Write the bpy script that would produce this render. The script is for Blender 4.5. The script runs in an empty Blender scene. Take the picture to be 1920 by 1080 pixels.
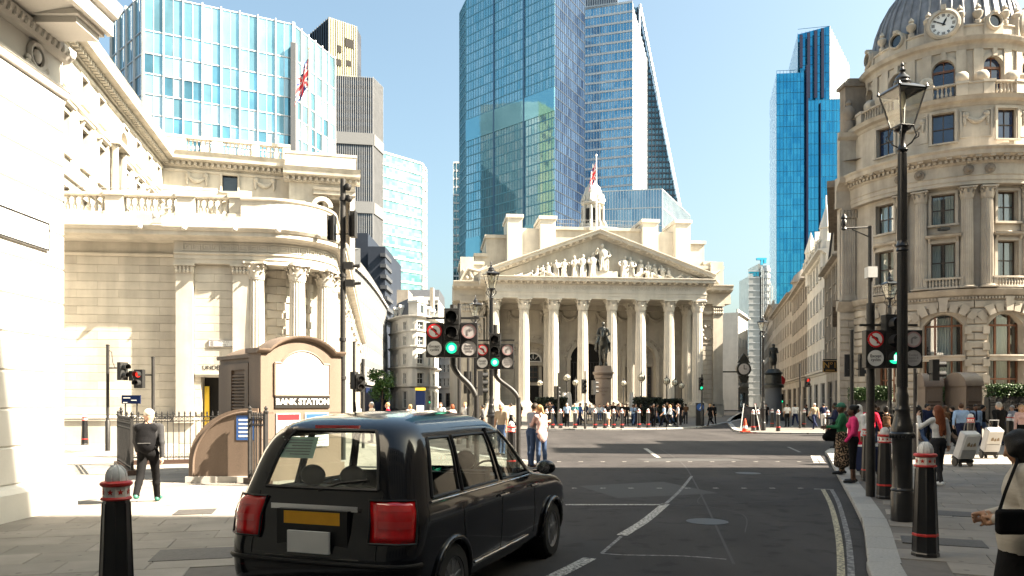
import bpy, bmesh, math, random
import numpy as np
from math import pi, sin, cos, tan, radians, sqrt, atan2, hypot
from mathutils import Vector, Matrix
random.seed(11)
C = bpy.context.scene
COL = C.collection
F, HZ, CAM = 1440.0, 754.0, 1.9          # focal length in photo pixels, eye level, eye height
# camera, sky, sun, exposure
cam_d = bpy.data.cameras.new('camera')
cam_d.sensor_width = 36.0
cam_d.lens = 36.0 * F / 1920.0
cam_d.shift_y = (HZ - 540.0) / 1920.0
cam_d.clip_start = 0.05
cam_d.clip_end = 6000
cam = bpy.data.objects.new('camera', cam_d)
COL.objects.link(cam)
cam.location = (0, 0, CAM)
cam.rotation_euler = (radians(90), 0, 0)
C.camera = cam
SUN_EL, SUN_AZ = radians(43), radians(100)   # azimuth clockwise from the view direction (+Y)
world = bpy.data.worlds.new('World')
C.world = world
world.use_nodes = True
wn = world.node_tree
for n in list(wn.nodes):
 wn.nodes.remove(n)
sky = wn.nodes.new('ShaderNodeTexSky')
sky.sky_type = 'NISHITA'
sky.sun_disc = False
sky.sun_elevation = SUN_EL
sky.sun_rotation = SUN_AZ
sky.altitude = 0
sky.air_density = 1.0
sky.dust_density = 5.0
sky.ozone_density = 0.4
bg = wn.nodes.new('ShaderNodeBackground')
bg.inputs['Strength'].default_value = 0.052
wo = wn.nodes.new('ShaderNodeOutputWorld')
tint = wn.nodes.new('ShaderNodeMix')            # white balance of the picture
tint.data_type = 'RGBA'
tint.blend_type = 'MULTIPLY'
tint.inputs['Factor'].default_value = 1.0
tint.inputs['B'].default_value = (0.90, 0.99, 0.885, 1)
wn.links.new(sky.outputs['Color'], tint.inputs['A'])
wn.links.new(tint.outputs['Result'], bg.inputs['Color'])
wn.links.new(bg.outputs['Background'], wo.inputs['Surface'])
sun_d = bpy.data.lights.new('sun', 'SUN')
sun_d.energy = 5.0
sun_d.angle = radians(0.5)
sun_d.color = (1.0, 0.87, 0.70)
sun = bpy.data.objects.new('sun', sun_d)
COL.objects.link(sun)
_s = Vector((sin(SUN_AZ) * cos(SUN_EL), cos(SUN_AZ) * cos(SUN_EL), sin(SUN_EL)))
sun.rotation_euler = _s.to_track_quat('Z', 'Y').to_euler()
C.view_settings.view_transform = 'Standard'
C.view_settings.look = 'None'
C.view_settings.exposure = 2.75
C.view_settings.gamma = 1.0
C.view_settings.use_curve_mapping = False
C.render.engine = 'CYCLES'
C.cycles.max_bounces = 7
C.cycles.diffuse_bounces = 2
C.cycles.glossy_bounces = 4
C.cycles.transmission_bounces = 6
C.cycles.transparent_max_bounces = 12
C.cycles.caustics_reflective = False
C.cycles.caustics_refractive = False
C.cycles.use_denoising = True
# helpers
def gp(px, py, z=0.1):
 Y = (CAM - z) * F / (py - HZ)
 return ((px - 960.0) / F * Y, Y)
def at(px, Y):
 return ((px - 960.0) / F * Y, Y)
def zz(py, Y):
 return CAM + (HZ - py) / F * Y
class MB:
 def __init__(s, warp=None):
  s.v, s.f, s.m, s.cur, s.warp = [], [], [], 0, warp
 def add(s, vs, fs, M=None):
  o = len(s.v)
  if M is not None:
   vs = [tuple(M @ Vector(p)) for p in vs]
  s.v.extend(vs)
  for f in fs:
   s.f.append(tuple(i + o for i in f))
   s.m.append(s.cur)
  return s
 def quad(s, a, b, c, d, M=None):
  return s.add([a, b, c, d], [(0, 1, 2, 3)], M)
 def box(s, x0, x1, y0, y1, z0, z1, M=None, n=1):
  if n == 1:
   v = [(x0, y0, z0), (x1, y0, z0), (x1, y1, z0), (x0, y1, z0),
                 (x0, y0, z1), (x1, y0, z1), (x1, y1, z1), (x0, y1, z1)]
   return s.add(v, [(3, 2, 1, 0), (4, 5, 6, 7), (0, 1, 5, 4), (1, 2, 6, 5), (2, 3, 7, 6), (3, 0, 4, 7)], M)
  return s.run([(y0, z0), (y0, z1), (y1, z1), (y1, z0)], x0, x1, n, M)
 def cbox(s, x0, x1, y0, y1, z0, z1, c=0.02, M=None, cx=None):
  e = c if cx is None else cx
  v = [(x0, y1, z0), (x1, y1, z0), (x1, y1, z1), (x0, y1, z1),
             (x0, y0 + c, z0), (x1, y0 + c, z0), (x1, y0 + c, z1), (x0, y0 + c, z1),
             (x0 + e, y0, z0 + c), (x1 - e, y0, z0 + c), (x1 - e, y0, z1 - c), (x0 + e, y0, z1 - c)]
  f = [(8, 9, 10, 11)]
  for a in range(4):
   b = (a + 1) % 4
   f.append((4 + a, 4 + b, 8 + b, 8 + a))
   f.append((a, b, 4 + b, 4 + a))
  return s.add(v, f, M)
 def run(s, prof, x0, x1, n=1, M=None, cap=True):
  k = len(prof)
  v = [(x0 + (x1 - x0) * i / n, p[0], p[1]) for i in range(n + 1) for p in prof]
  f = []
  for i in range(n):
   for j in range(k):
    a, b = i * k + j, i * k + (j + 1) % k
    f.append((a, b, b + k, a + k))
  if cap:
   f.append(tuple(range(k - 1, -1, -1)))
   f.append(tuple(n * k + j for j in range(k)))
  return s.add(v, f, M)
 def prism(s, pts, z0, z1, M=None):
  k = len(pts)
  v = [(p[0], p[1], z0) for p in pts] + [(p[0], p[1], z1) for p in pts]
  f = [tuple(range(k - 1, -1, -1)), tuple(range(k, 2 * k))]
  for j in range(k):
   b = (j + 1) % k
   f.append((j, b, b + k, j + k))
  return s.add(v, f, M)
 def slab(s, pts, y0, y1, M=None):
  k = len(pts)
  v = [(p[0], y0, p[1]) for p in pts] + [(p[0], y1, p[1]) for p in pts]
  f = [tuple(range(k)), tuple(range(2 * k - 1, k - 1, -1))]
  for j in range(k):
   b = (j + 1) % k
   f.append((b, j, j + k, b + k))
  return s.add(v, f, M)
 def lathe(s, prof, n=16, c=(0, 0, 0), a0=0.0, a1=2 * pi, M=None, cap=True):
  full = abs(a1 - a0 - 2 * pi) < 1e-6
  k = len(prof)
  m = n if full else n + 1
  v = []
  for i in range(m):
   a = a0 + (a1 - a0) * i / n
   for r, z in prof:
    rr = r
    v.append((c[0] + rr * cos(a), c[1] + rr * sin(a), c[2] + z))
  f = []
  for i in range(n):
   i2 = (i + 1) % m
   for j in range(k - 1):
    f.append((i * k + j, i2 * k + j, i2 * k + j + 1, i * k + j + 1))
  if full and cap:
   if prof[0][0] > 1e-5:
    f.append(tuple(i * k for i in range(m - 1, -1, -1)))
   if prof[-1][0] > 1e-5:
    f.append(tuple(i * k + k - 1 for i in range(m)))
  return s.add(v, f, M)
 def tube(s, pts, r, n=8, M=None, cap=True):
  pts = [Vector(p) for p in pts]
  rs = r if isinstance(r, (list, tuple)) else [r] * len(pts)
  v, f = [], []
  up = None
  for i, p in enumerate(pts):
   t = (pts[min(i + 1, len(pts) - 1)] - pts[max(i - 1, 0)]).normalized()
   if up is None:
    up = Vector((0, 0, 1)) if abs(t.z) < 0.9 else Vector((1, 0, 0))
   a = t.cross(up)
   if a.length < 1e-4:
    a = t.cross(Vector((0, 1, 0)))
   a.normalize()
   b = a.cross(t).normalized()
   up = b
   for j in range(n):
    w = 2 * pi * j / n
    v.append(tuple(p + a * (rs[i] * cos(w)) + b * (rs[i] * sin(w))))
  for i in range(len(pts) - 1):
   for j in range(n):
    j2 = (j + 1) % n
    f.append((i * n + j, i * n + j2, (i + 1) * n + j2, (i + 1) * n + j))
  if cap:
   f.append(tuple(range(n - 1, -1, -1)))
   f.append(tuple((len(pts) - 1) * n + j for j in range(n)))
  return s.add(v, f, M)
 def ball(s, c, r, n=10, m=6, M=None):
  if not isinstance(r, (tuple, list)):
   r = (r, r, r)
  v = [(c[0], c[1], c[2] - r[2])]
  for i in range(1, m):
   t = -pi / 2 + pi * i / m
   for j in range(n):
    a = 2 * pi * j / n
    v.append((c[0] + r[0] * cos(t) * cos(a), c[1] + r[1] * cos(t) * sin(a), c[2] + r[2] * sin(t)))
  v.append((c[0], c[1], c[2] + r[2]))
  f = [(0, 1 + (j + 1) % n, 1 + j) for j in range(n)]
  for i in range(m - 2):
   for j in range(n):
    a, b = 1 + i * n + j, 1 + i * n + (j + 1) % n
    f.append((a, b, b + n, a + n))
  e = len(v) - 1
  f += [(e, 1 + (m - 2) * n + j, 1 + (m - 2) * n + (j + 1) % n) for j in range(n)]
  return s.add(v, f, M)
 def ribbon(s, pts, w, z):
  L, R = [], []
  for i, p in enumerate(pts):
   a, b = pts[max(i - 1, 0)], pts[min(i + 1, len(pts) - 1)]
   d = Vector((b[0] - a[0], b[1] - a[1])).normalized()
   ww = w[i] if isinstance(w, (list, tuple)) else w
   L.append((p[0] - d.y * ww / 2, p[1] + d.x * ww / 2, z))
   R.append((p[0] + d.y * ww / 2, p[1] - d.x * ww / 2, z))
  k = len(pts)
  return s.add(L + R, [(k + i, k + i + 1, i + 1, i) for i in range(k - 1)])
 def mesh(s, name, mats, smooth=None):
  vs = s.v if s.warp is None else [s.warp(*p) for p in s.v]
  me = bpy.data.meshes.new(name)
  me.from_pydata(vs, [], s.f)
  for mt in (mats if isinstance(mats, (list, tuple)) else [mats]):
   me.materials.append(mt)
  if max(s.m, default=0) > 0:
   me.polygons.foreach_set('material_index', s.m)
  if smooth is not None:
   me.polygons.foreach_set('use_smooth', [True] * len(s.f))
   me.set_sharp_from_angle(angle=radians(smooth))
  me.update()
  return me
 def build(s, name, mats, parent=None, loc=(0, 0, 0), rz=0.0, smooth=None):
  return link(name, s.mesh(name, mats, smooth), parent, loc, rz)
def link(name, me, parent=None, loc=(0, 0, 0), rz=0.0):
 o = bpy.data.objects.new(name, me)
 COL.objects.link(o)
 o.location = loc
 if rz:
  o.rotation_euler = (0, 0, rz)
 if parent is not None:
  o.parent = parent
 return o
def tag(o, label=None, cat=None, group=None, kind=None):
 if label:
  o['label'] = label
 if cat:
  o['category'] = cat
 if group:
  o['group'] = group
 if kind:
  o['kind'] = kind
 return o
def thing(name, label, cat, loc=(0, 0, 0), rz=0.0, group=None):
 o = bpy.data.objects.new(name, None)
 o.empty_display_size = 0.2
 COL.objects.link(o)
 o.location = loc
 o.rotation_euler = (0, 0, rz)
 return tag(o, label, cat, group)
def dup(root, loc=None, rz=None, label=None, scale=None):
 r = root.copy()
 COL.objects.link(r)
 if loc is not None:
  r.location = loc
 if rz is not None:
  r.rotation_euler = (0, 0, rz)
 if scale is not None:
  r.scale = (scale, scale, scale)
 if label:
  r['label'] = label
 def rec(a, b):
  for ch in list(a.children):
   c = ch.copy()
   COL.objects.link(c)
   c.parent = b
   rec(ch, c)
 rec(root, r)
 return r
def text(body, size, mat, parent, M, name='lettering', ext=0.002, align='CENTER', sx=1.0):
 cu = bpy.data.curves.new(name, 'FONT')
 cu.body = body
 cu.size = size
 cu.extrude = ext
 cu.align_x = align
 cu.align_y = 'CENTER'
 cu.resolution_u = 3
 cu.materials.append(mat)
 o = bpy.data.objects.new(name, cu)
 COL.objects.link(o)
 o.parent = parent
 o.matrix_local = M @ Matrix.Diagonal((sx, 1, 1, 1))
 return o
def TM(x, y, z, rz=0.0):
 return Matrix.Translation((x, y, z)) @ Matrix.Rotation(rz, 4, 'Z') @ Matrix.Rotation(pi / 2, 4, 'X')
# materials
def mat(name, col, rough=0.6, metal=0.0, var=0.12, scale=3.0, bump=0.0, bscale=40.0, rand=0.0,
  emis=None, es=1.0, streak=0.0, spec=0.4, coat=0.0, col2=None, thr=None, detail=6.0, stretch=(1, 1, 1)):
 m = bpy.data.materials.new(name)
 m.use_nodes = True
 nt = m.node_tree
 N, L = nt.nodes, nt.links
 b = N['Principled BSDF']
 b.inputs['Roughness'].default_value = rough
 b.inputs['Metallic'].default_value = metal
 b.inputs['Specular IOR Level'].default_value = spec
 if coat:
  b.inputs['Coat Weight'].default_value = coat
  b.inputs['Coat Roughness'].default_value = 0.03
 g = N.new('ShaderNodeNewGeometry')
 pos = g.outputs['Position']
 if stretch != (1, 1, 1):
  mp = N.new('ShaderNodeMapping')
  mp.inputs['Scale'].default_value = stretch
  L.new(pos, mp.inputs['Vector'])
  vec = mp.outputs['Vector']
 else:
  vec = pos
 nz = N.new('ShaderNodeTexNoise')
 nz.inputs['Scale'].default_value = scale
 nz.inputs['Detail'].default_value = detail
 nz.inputs['Roughness'].default_value = 0.62
 L.new(vec, nz.inputs['Vector'])
 fac = nz.outputs['Fac']
 rp = N.new('ShaderNodeValToRGB')
 if thr:
  rp.color_ramp.elements[0].position, rp.color_ramp.elements[1].position = thr
 else:
  rp.color_ramp.elements[0].position, rp.color_ramp.elements[1].position = 0.3, 0.7
 c2 = col2 if col2 else tuple(min(1, c * (1 + var)) for c in col)
 c1 = col if col2 else tuple(c * (1 - var) for c in col)
 rp.color_ramp.elements[0].color = (*c1, 1)
 rp.color_ramp.elements[1].color = (*c2, 1)
 L.new(fac, rp.inputs['Fac'])
 out = rp.outputs['Color']
 if streak:
  mp2 = N.new('ShaderNodeMapping')
  mp2.inputs['Scale'].default_value = (1.3, 1.3, 0.16)
  L.new(pos, mp2.inputs['Vector'])
  n2 = N.new('ShaderNodeTexNoise')
  n2.inputs['Scale'].default_value = 1.0
  n2.inputs['Detail'].default_value = 5
  L.new(mp2.outputs['Vector'], n2.inputs['Vector'])
  r2 = N.new('ShaderNodeMapRange')
  r2.inputs['From Min'].default_value = 0.42
  r2.inputs['From Max'].default_value = 0.72
  r2.inputs['To Min'].default_value = 1.0
  r2.inputs['To Max'].default_value = 1.0 - streak
  L.new(n2.outputs['Fac'], r2.inputs['Value'])
  mm = N.new('ShaderNodeVectorMath')
  mm.operation = 'SCALE'
  L.new(out, mm.inputs[0])
  L.new(r2.outputs['Result'], mm.inputs['Scale'])
  out = mm.outputs['Vector']
 if rand:
  oi = N.new('ShaderNodeObjectInfo')
  r3 = N.new('ShaderNodeMapRange')
  r3.inputs['To Min'].default_value = 1 - rand
  r3.inputs['To Max'].default_value = 1 + rand
  L.new(oi.outputs['Random'], r3.inputs['Value'])
  mm = N.new('ShaderNodeVectorMath')
  mm.operation = 'SCALE'
  L.new(out, mm.inputs[0])
  L.new(r3.outputs['Result'], mm.inputs['Scale'])
  out = mm.outputs['Vector']
 L.new(out, b.inputs['Base Color'])
 if bump:
  n3 = N.new('ShaderNodeTexNoise')
  n3.inputs['Scale'].default_value = bscale
  n3.inputs['Detail'].default_value = 4
  L.new(vec, n3.inputs['Vector'])
  bp = N.new('ShaderNodeBump')
  bp.inputs['Strength'].default_value = bump
  bp.inputs['Distance'].default_value = 0.02
  L.new(n3.outputs['Fac'], bp.inputs['Height'])
  L.new(bp.outputs['Normal'], b.inputs['Normal'])
 if emis:
  b.inputs['Emission Color'].default_value = (*emis, 1)
  b.inputs['Emission Strength'].default_value = es
 return m
def glassmat(name, tint, keep, rough=0.02):
 m = bpy.data.materials.new(name)
 m.use_nodes = True
 nt = m.node_tree
 N, L = nt.nodes, nt.links
 N.remove(N['Principled BSDF'])
 t = N.new('ShaderNodeBsdfTransparent')
 t.inputs['Color'].default_value = (*tint, 1)
 gl = N.new('ShaderNodeBsdfGlossy')
 gl.inputs['Roughness'].default_value = rough
 lw = N.new('ShaderNodeLayerWeight')
 lw.inputs['Blend'].default_value = 0.5
 pw = N.new('ShaderNodeMath')
 pw.operation = 'POWER'
 pw.inputs[1].default_value = 4.0
 L.new(lw.outputs['Facing'], pw.inputs[0])
 ad = N.new('ShaderNodeMath')
 ad.operation = 'MAXIMUM'
 ad.inputs[1].default_value = keep
 L.new(pw.outputs['Value'], ad.inputs[0])
 mx = N.new('ShaderNodeMixShader')
 L.new(ad.outputs['Value'], mx.inputs['Fac'])
 L.new(t.outputs['BSDF'], mx.inputs[1])
 L.new(gl.outputs['BSDF'], mx.inputs[2])
 L.new(mx.outputs['Shader'], N['Material Output'].inputs['Surface'])
 return m
S_BANK = mat('bank_portland_stone', (0.50, 0.465, 0.40), 0.85, var=0.10, scale=1.2, bump=0.25, bscale=14, rand=0.12, streak=0.3)
S_BANKP = mat('bank_plain_stone', (0.52, 0.485, 0.42), 0.85, var=0.10, scale=1.5, bump=0.2, bscale=14, streak=0.28)
S_NEAR = mat('pale_ashlar_stone', (0.60, 0.575, 0.53), 0.85, var=0.05, scale=1.6, bump=0.15, bscale=20, rand=0.03)
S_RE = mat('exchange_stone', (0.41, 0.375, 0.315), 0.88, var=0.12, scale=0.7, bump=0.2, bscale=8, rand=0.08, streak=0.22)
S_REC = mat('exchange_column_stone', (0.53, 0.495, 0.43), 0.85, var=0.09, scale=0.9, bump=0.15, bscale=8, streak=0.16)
S_CORN = mat('corner_building_stone', (0.40, 0.355, 0.295), 0.88, var=0.16, scale=0.8, bump=0.25, bscale=9, rand=0.10, streak=0.30)
S_CORN2 = mat('corner_building_dark_stone', (0.20, 0.168, 0.135), 0.9, var=0.25, scale=1.0, bump=0.25, bscale=9, streak=0.3)
S_ROW = mat('street_row_stone', (0.30, 0.265, 0.22), 0.9, var=0.15, scale=0.5, bump=0.2, bscale=6, streak=0.25)
S_ROWG = mat('street_row_grey_stone', (0.27, 0.24, 0.205), 0.9, var=0.18, scale=0.5, bump=0.2, bscale=6, streak=0.3)
S_OFFICE = mat('grey_office_stone', (0.13, 0.135, 0.14), 0.8, var=0.08, scale=0.6, streak=0.12)
S_WHITE = mat('white_stucco', (0.52, 0.50, 0.46), 0.8, var=0.08, scale=0.7, streak=0.15)
S_GRANITE = mat('brown_granite', (0.165, 0.122, 0.092), 0.55, var=0.2, scale=60, bump=0.08, bscale=120, streak=0.35)
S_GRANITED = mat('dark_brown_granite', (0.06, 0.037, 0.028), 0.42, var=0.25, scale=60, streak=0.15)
S_PINK = mat('pink_granite_pedestal', (0.20, 0.155, 0.125), 0.55, var=0.15, scale=20)
M_LEAD = mat('lead_roof', (0.20, 0.205, 0.22), 0.55, metal=0.3, var=0.3, scale=1.1, streak=0.35)
M_SLATE = mat('dark_slate', (0.055, 0.06, 0.07), 0.6, var=0.25, scale=2.5)
M_ASPH = None
M_PAVE = mat('york_stone_paving', (0.215, 0.195, 0.17), 0.85, var=0.15, scale=1.6, bump=0.2, bscale=30, rand=0.14)
M_PAVEB = mat('paving_joints', (0.12, 0.108, 0.096), 0.9, var=0.2, scale=3)
M_KERB = mat('granite_kerb', (0.27, 0.265, 0.25), 0.8, var=0.15, scale=30, bump=0.15, bscale=60, rand=0.10)
def speckle(m, scale, r, v):
 nt = m.node_tree
 N, L = nt.nodes, nt.links
 b = N['Principled BSDF']
 src = b.inputs['Base Color'].links[0].from_socket
 g = N.new('ShaderNodeNewGeometry')
 vo = N.new('ShaderNodeTexVoronoi')
 vo.inputs['Scale'].default_value = scale
 L.new(g.outputs['Position'], vo.inputs['Vector'])
 mr = N.new('ShaderNodeMapRange')
 mr.inputs['From Min'].default_value = r * .7
 mr.inputs['From Max'].default_value = r
 mr.inputs['To Min'].default_value = v
 L.new(vo.outputs['Distance'], mr.inputs['Value'])
 s = N.new('ShaderNodeVectorMath')
 s.operation = 'SCALE'
 L.new(src, s.inputs[0])
 L.new(mr.outputs['Result'], s.inputs['Scale'])
 L.new(s.outputs['Vector'], b.inputs['Base Color'])
speckle(M_PAVE, 3.4, .12, .62)
speckle(M_KERB, 5.0, .12, .7)
M_BLACK = mat('black_paint', (0.012, 0.012, 0.013), 0.32, var=0.2, scale=6, bump=0.05, bscale=25, coat=0.2)
M_IRON = mat('black_iron', (0.02, 0.019, 0.018), 0.5, var=0.3, scale=10, bump=0.12, bscale=50)
M_HEAD = mat('black_plastic', (0.016, 0.016, 0.016), 0.5, var=0.2, scale=8)
M_RED = mat('red_paint', (0.45, 0.025, 0.02), 0.4, var=0.12, scale=20)
M_WHITEP = mat('white_paint', (0.68, 0.66, 0.62), 0.45, var=0.08, scale=15)
M_CAPP = mat('grey_white_paint', (0.58, 0.58, 0.57), 0.5, var=0.12, scale=18)
M_SIGNW = mat('sign_white', (0.72, 0.72, 0.70), 0.4, var=0.03, scale=5)
M_SIGND = mat('sign_dull', (0.45, 0.43, 0.42), 0.4, var=0.12, scale=9)
M_SIGNR = mat('sign_red', (0.6, 0.02, 0.025), 0.4, var=0.05, scale=5)
M_SIGNP = mat('sign_faded_red', (0.42, 0.26, 0.26), 0.4, var=0.1, scale=5)
M_SIGNK = mat('sign_black', (0.015, 0.015, 0.015), 0.4, var=0.05, scale=5)
M_SIGNG = mat('sign_grey_print', (0.22, 0.21, 0.21), 0.5, var=0.1, scale=9)
M_BLUE = mat('sign_blue', (0.03, 0.09, 0.28), 0.4, var=0.08, scale=4)
M_NAVY = mat('navy_panel', (0.004, 0.010, 0.040), 0.6, spec=0.1, var=0.1, scale=2)
M_YEL = mat('yellow_paint', (0.62, 0.42, 0.03), 0.45, var=0.1, scale=5)
M_GOLD = mat('gold_paint', (0.60, 0.36, 0.10), 0.35, metal=0.5, var=0.1, scale=5)
M_DARK = mat('dark_void', (0.012, 0.011, 0.010), 0.9, var=0.2, scale=2)
M_BRONZE = mat('dark_bronze', (0.028, 0.026, 0.024), 0.42, metal=0.55, var=0.4, scale=7, bump=0.15, bscale=30, col2=(0.05, 0.055, 0.05))
M_BRONZEF = mat('bronze_window_frame', (0.17, 0.075, 0.04), 0.4, metal=0.2, var=0.2, scale=5)
M_WOODF = mat('brown_sash_frame', (0.06, 0.042, 0.03), 0.5, var=0.15, scale=5)
M_WFRAME = mat('white_frame', (0.62, 0.6, 0.56), 0.5, var=0.06, scale=5)
M_PANE = mat('old_window_glass', (0.022, 0.028, 0.034), 0.04, var=0.3, scale=0.8, bump=0.04, bscale=1.5, rand=0.5, spec=0.9)
M_PANEB = mat('blue_reflection_glass', (0.015, 0.03, 0.08), 0.03, var=0.3, scale=0.8, bump=0.03, bscale=1.2, rand=0.5, spec=1.0)  # blue reflections of the upper windows put into the pane colour
G_PANE = glassmat('clear_window_glass', (0.75, 0.8, 0.82), 0.16)
G_LANT = glassmat('lantern_glass', (0.86, 0.87, 0.84), 0.10, 0.08)
M_CURT = mat('net_curtain', (0.6, 0.62, 0.55), 0.85, var=0.18, scale=9, stretch=(4, 4, 0.2))
M_BULB = mat('lamp_bulb', (0.75, 0.7, 0.55), 0.3, var=0.1, scale=9)
M_FAIRY = mat('small_lamp', (0.8, 0.7, 0.5), 0.4, emis=(1.0, 0.75, 0.4), es=0.3)
M_HEDGE = mat('hedge_leaves', (0.035, 0.075, 0.014), 0.55, var=0.6, scale=9, rand=0.2)
M_HEDGED = mat('dark_hedge_leaves', (0.010, 0.018, 0.007), 0.6, var=0.5, scale=9)
M_BARK = mat('bark', (0.07, 0.05, 0.035), 0.9, var=0.3, scale=8)
M_GREENL = mat('green_signal_lens', (0.0, 0.3, 0.15), 0.3, emis=(0.02, 1.0, 0.42), es=0.24)
M_GREENW = mat('green_signal_core', (0.2, 0.6, 0.4), 0.3, emis=(0.30, 1.0, 0.62), es=0.6)
M_REDL = mat('red_signal_lens', (0.4, 0.0, 0.0), 0.3, emis=(1.0, 0.04, 0.025), es=0.22)
M_OFFL = mat('unlit_signal_lens', (0.02, 0.02, 0.022), 0.15, var=0.3, scale=20)
M_GREY = mat('grey_metal', (0.22, 0.22, 0.22), 0.45, metal=0.4, var=0.15, scale=6)
M_LGREY = mat('pale_grey_casing', (0.5, 0.5, 0.49), 0.5, var=0.06, scale=6)
M_STEEL = mat('stainless_steel', (0.42, 0.43, 0.44), 0.35, metal=0.7, var=0.15, scale=1.5)
M_CONE = mat('cone_orange', (0.65, 0.06, 0.02), 0.5, var=0.08, scale=9)
M_FLAGR = mat('flag_red', (0.5, 0.03, 0.04), 0.8, var=0.1, scale=3)
M_FLAGB = mat('flag_blue', (0.02, 0.03, 0.14), 0.8, var=0.1, scale=3)
M_FLAGW = mat('flag_white', (0.65, 0.63, 0.62), 0.8, var=0.05, scale=3)
# ground
def asphalt():
 m = bpy.data.materials.new('asphalt')
 m.use_nodes = True
 nt = m.node_tree
 N, L = nt.nodes, nt.links
 b = N['Principled BSDF']
 g = N.new('ShaderNodeNewGeometry')
 def noise(scale, detail, lo, hi, v0, v1, st=None):
  src = g.outputs['Position']
  if st:
   mp = N.new('ShaderNodeMapping')
   mp.inputs['Scale'].default_value = st
   mp.inputs['Rotation'].default_value = (0, 0, radians(-22))
   L.new(src, mp.inputs['Vector'])
   src = mp.outputs['Vector']
  n = N.new('ShaderNodeTexNoise')
  n.inputs['Scale'].default_value = scale
  n.inputs['Detail'].default_value = detail
  L.new(src, n.inputs['Vector'])
  r = N.new('ShaderNodeMapRange')
  r.inputs['From Min'].default_value = lo
  r.inputs['From Max'].default_value = hi
  r.inputs['To Min'].default_value = v0
  r.inputs['To Max'].default_value = v1
  L.new(n.outputs['Fac'], r.inputs['Value'])
  return r.outputs['Result']
 def mul(a, c):
  k = N.new('ShaderNodeMath')
  k.operation = 'MULTIPLY'
  L.new(a, k.inputs[0])
  L.new(c, k.inputs[1])
  return k.outputs['Value']
 f = mul(noise(0.35, 5, 0.3, 0.7, 0.72, 1.28), noise(90, 2, 0.35, 0.72, 0.75, 1.45))
 f = mul(f, noise(1.0, 4, 0.4, 0.7, 1.12, 0.84, (0.9, 0.07, 1)))
 f = mul(f, noise(2.6, 6, 0.56, 0.66, 1.0, 0.62))
 vo = N.new('ShaderNodeTexVoronoi')
 vo.inputs['Scale'].default_value = 14
 L.new(g.outputs['Position'], vo.inputs['Vector'])
 vr = N.new('ShaderNodeMapRange')
 vr.inputs['From Min'].default_value = 0.0
 vr.inputs['From Max'].default_value = 0.10
 vr.inputs['To Min'].default_value = 2.6
 vr.inputs['To Max'].default_value = 1.0
 L.new(vo.outputs['Distance'], vr.inputs['Value'])
 f = mul(f, vr.outputs['Result'])
 c = N.new('ShaderNodeVectorMath')
 c.operation = 'SCALE'
 c.inputs[0].default_value = (0.034, 0.0315, 0.031)
 L.new(f, c.inputs['Scale'])
 L.new(c.outputs['Vector'], b.inputs['Base Color'])
 b.inputs['Roughness'].default_value = 0.8
 b.inputs['Specular IOR Level'].default_value = 0.15
 n3 = N.new('ShaderNodeTexNoise')
 n3.inputs['Scale'].default_value = 120
 L.new(g.outputs['Position'], n3.inputs['Vector'])
 bp = N.new('ShaderNodeBump')
 bp.inputs['Strength'].default_value = 0.5
 bp.inputs['Distance'].default_value = 0.01
 L.new(n3.outputs['Fac'], bp.inputs['Height'])
 L.new(bp.outputs['Normal'], b.inputs['Normal'])
 return m
M_ASPH = asphalt()
M_LINE = mat('worn_white_line', (0.075, 0.07, 0.065), 0.7, scale=22, col2=(0.46, 0.44, 0.40), thr=(0.44, 0.56), detail=9)
M_LINEF = mat('faded_white_line', (0.062, 0.06, 0.058), 0.7, scale=14, col2=(0.30, 0.29, 0.28), thr=(0.44, 0.66), detail=9)
M_LINEY = mat('worn_yellow_line', (0.08, 0.07, 0.055), 0.7, scale=20, col2=(0.40, 0.36, 0.24), thr=(0.42, 0.55), detail=9)
M_PATCH = mat('asphalt_patch', (0.036, 0.035, 0.034), 0.8, var=0.3, scale=60, bump=0.3, bscale=90)
road = MB().quad((-1500, -300, 0), (1500, -300, 0), (1500, 3000, 0), (-1500, 3000, 0)).build('road', M_ASPH)
tag(road, kind='structure')
K_LEFT = [(-3.6, -4), (-3.3, 2), (-2.95, 6), (-2.2, 9), (-1.2, 12.5), (-0.1, 16), (0.7, 19), (1.1, 21), (1.15, 22.2), (0.7, 23.6),
          (-0.6, 25.5), (-3.2, 31), (-6.3, 40), (-15.0, 92), (-19, 120)]
P_LEFT = K_LEFT + [(-60, 120), (-60, -4)]
K_RIGHT = [(1.2, -4), (1.9, 0), (2.6, 4), (3.1, 6), (3.73, 7.95), (4.3, 9.3), (5.3, 11.6), (6.3, 14.2), (7.3, 16.9), (9.2, 22), (10.9, 26.5),
           (11.9, 29), (14.5, 33.2), (19.5, 39.2), (23.5, 43.0), (20, 44.8), (15.6, 46.0), (14.6, 46.6), (14.3, 47.5), (14.5, 50), (17, 60),
           (24, 85), (45, 150), (75, 240)]
P_RIGHT = K_RIGHT + [(120, 240), (120, -4)]
K_RE = [(-14, 92), (-12.5, 62), (-9, 56.5), (-4, 53.8), (0, 52.6), (4, 52.2), (9, 52.8), (13, 55.5), (15.2, 59.5), (19, 68), (25, 83), (31, 100), (44, 150)]
P_RE = K_RE + [(44, 170), (-16, 170)]
def inside(p, poly):
 c = False
 for i in range(len(poly)):
  (x1, y1), (x2, y2) = poly[i], poly[i - 1]
  if (y1 > p[1]) != (y2 > p[1]) and p[0] < (x2 - x1) * (p[1] - y1) / (y2 - y1) + x1:
   c = not c
 return c
def pdist(p, line):
 best = 1e9
 for (ax, ay), (bx, by) in zip(line, line[1:]):
  dx, dy = bx - ax, by - ay
  t = max(0, min(1, ((p[0] - ax) * dx + (p[1] - ay) * dy) / (dx * dx + dy * dy)))
  best = min(best, hypot(p[0] - ax - t * dx, p[1] - ay - t * dy))
 return best
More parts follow.
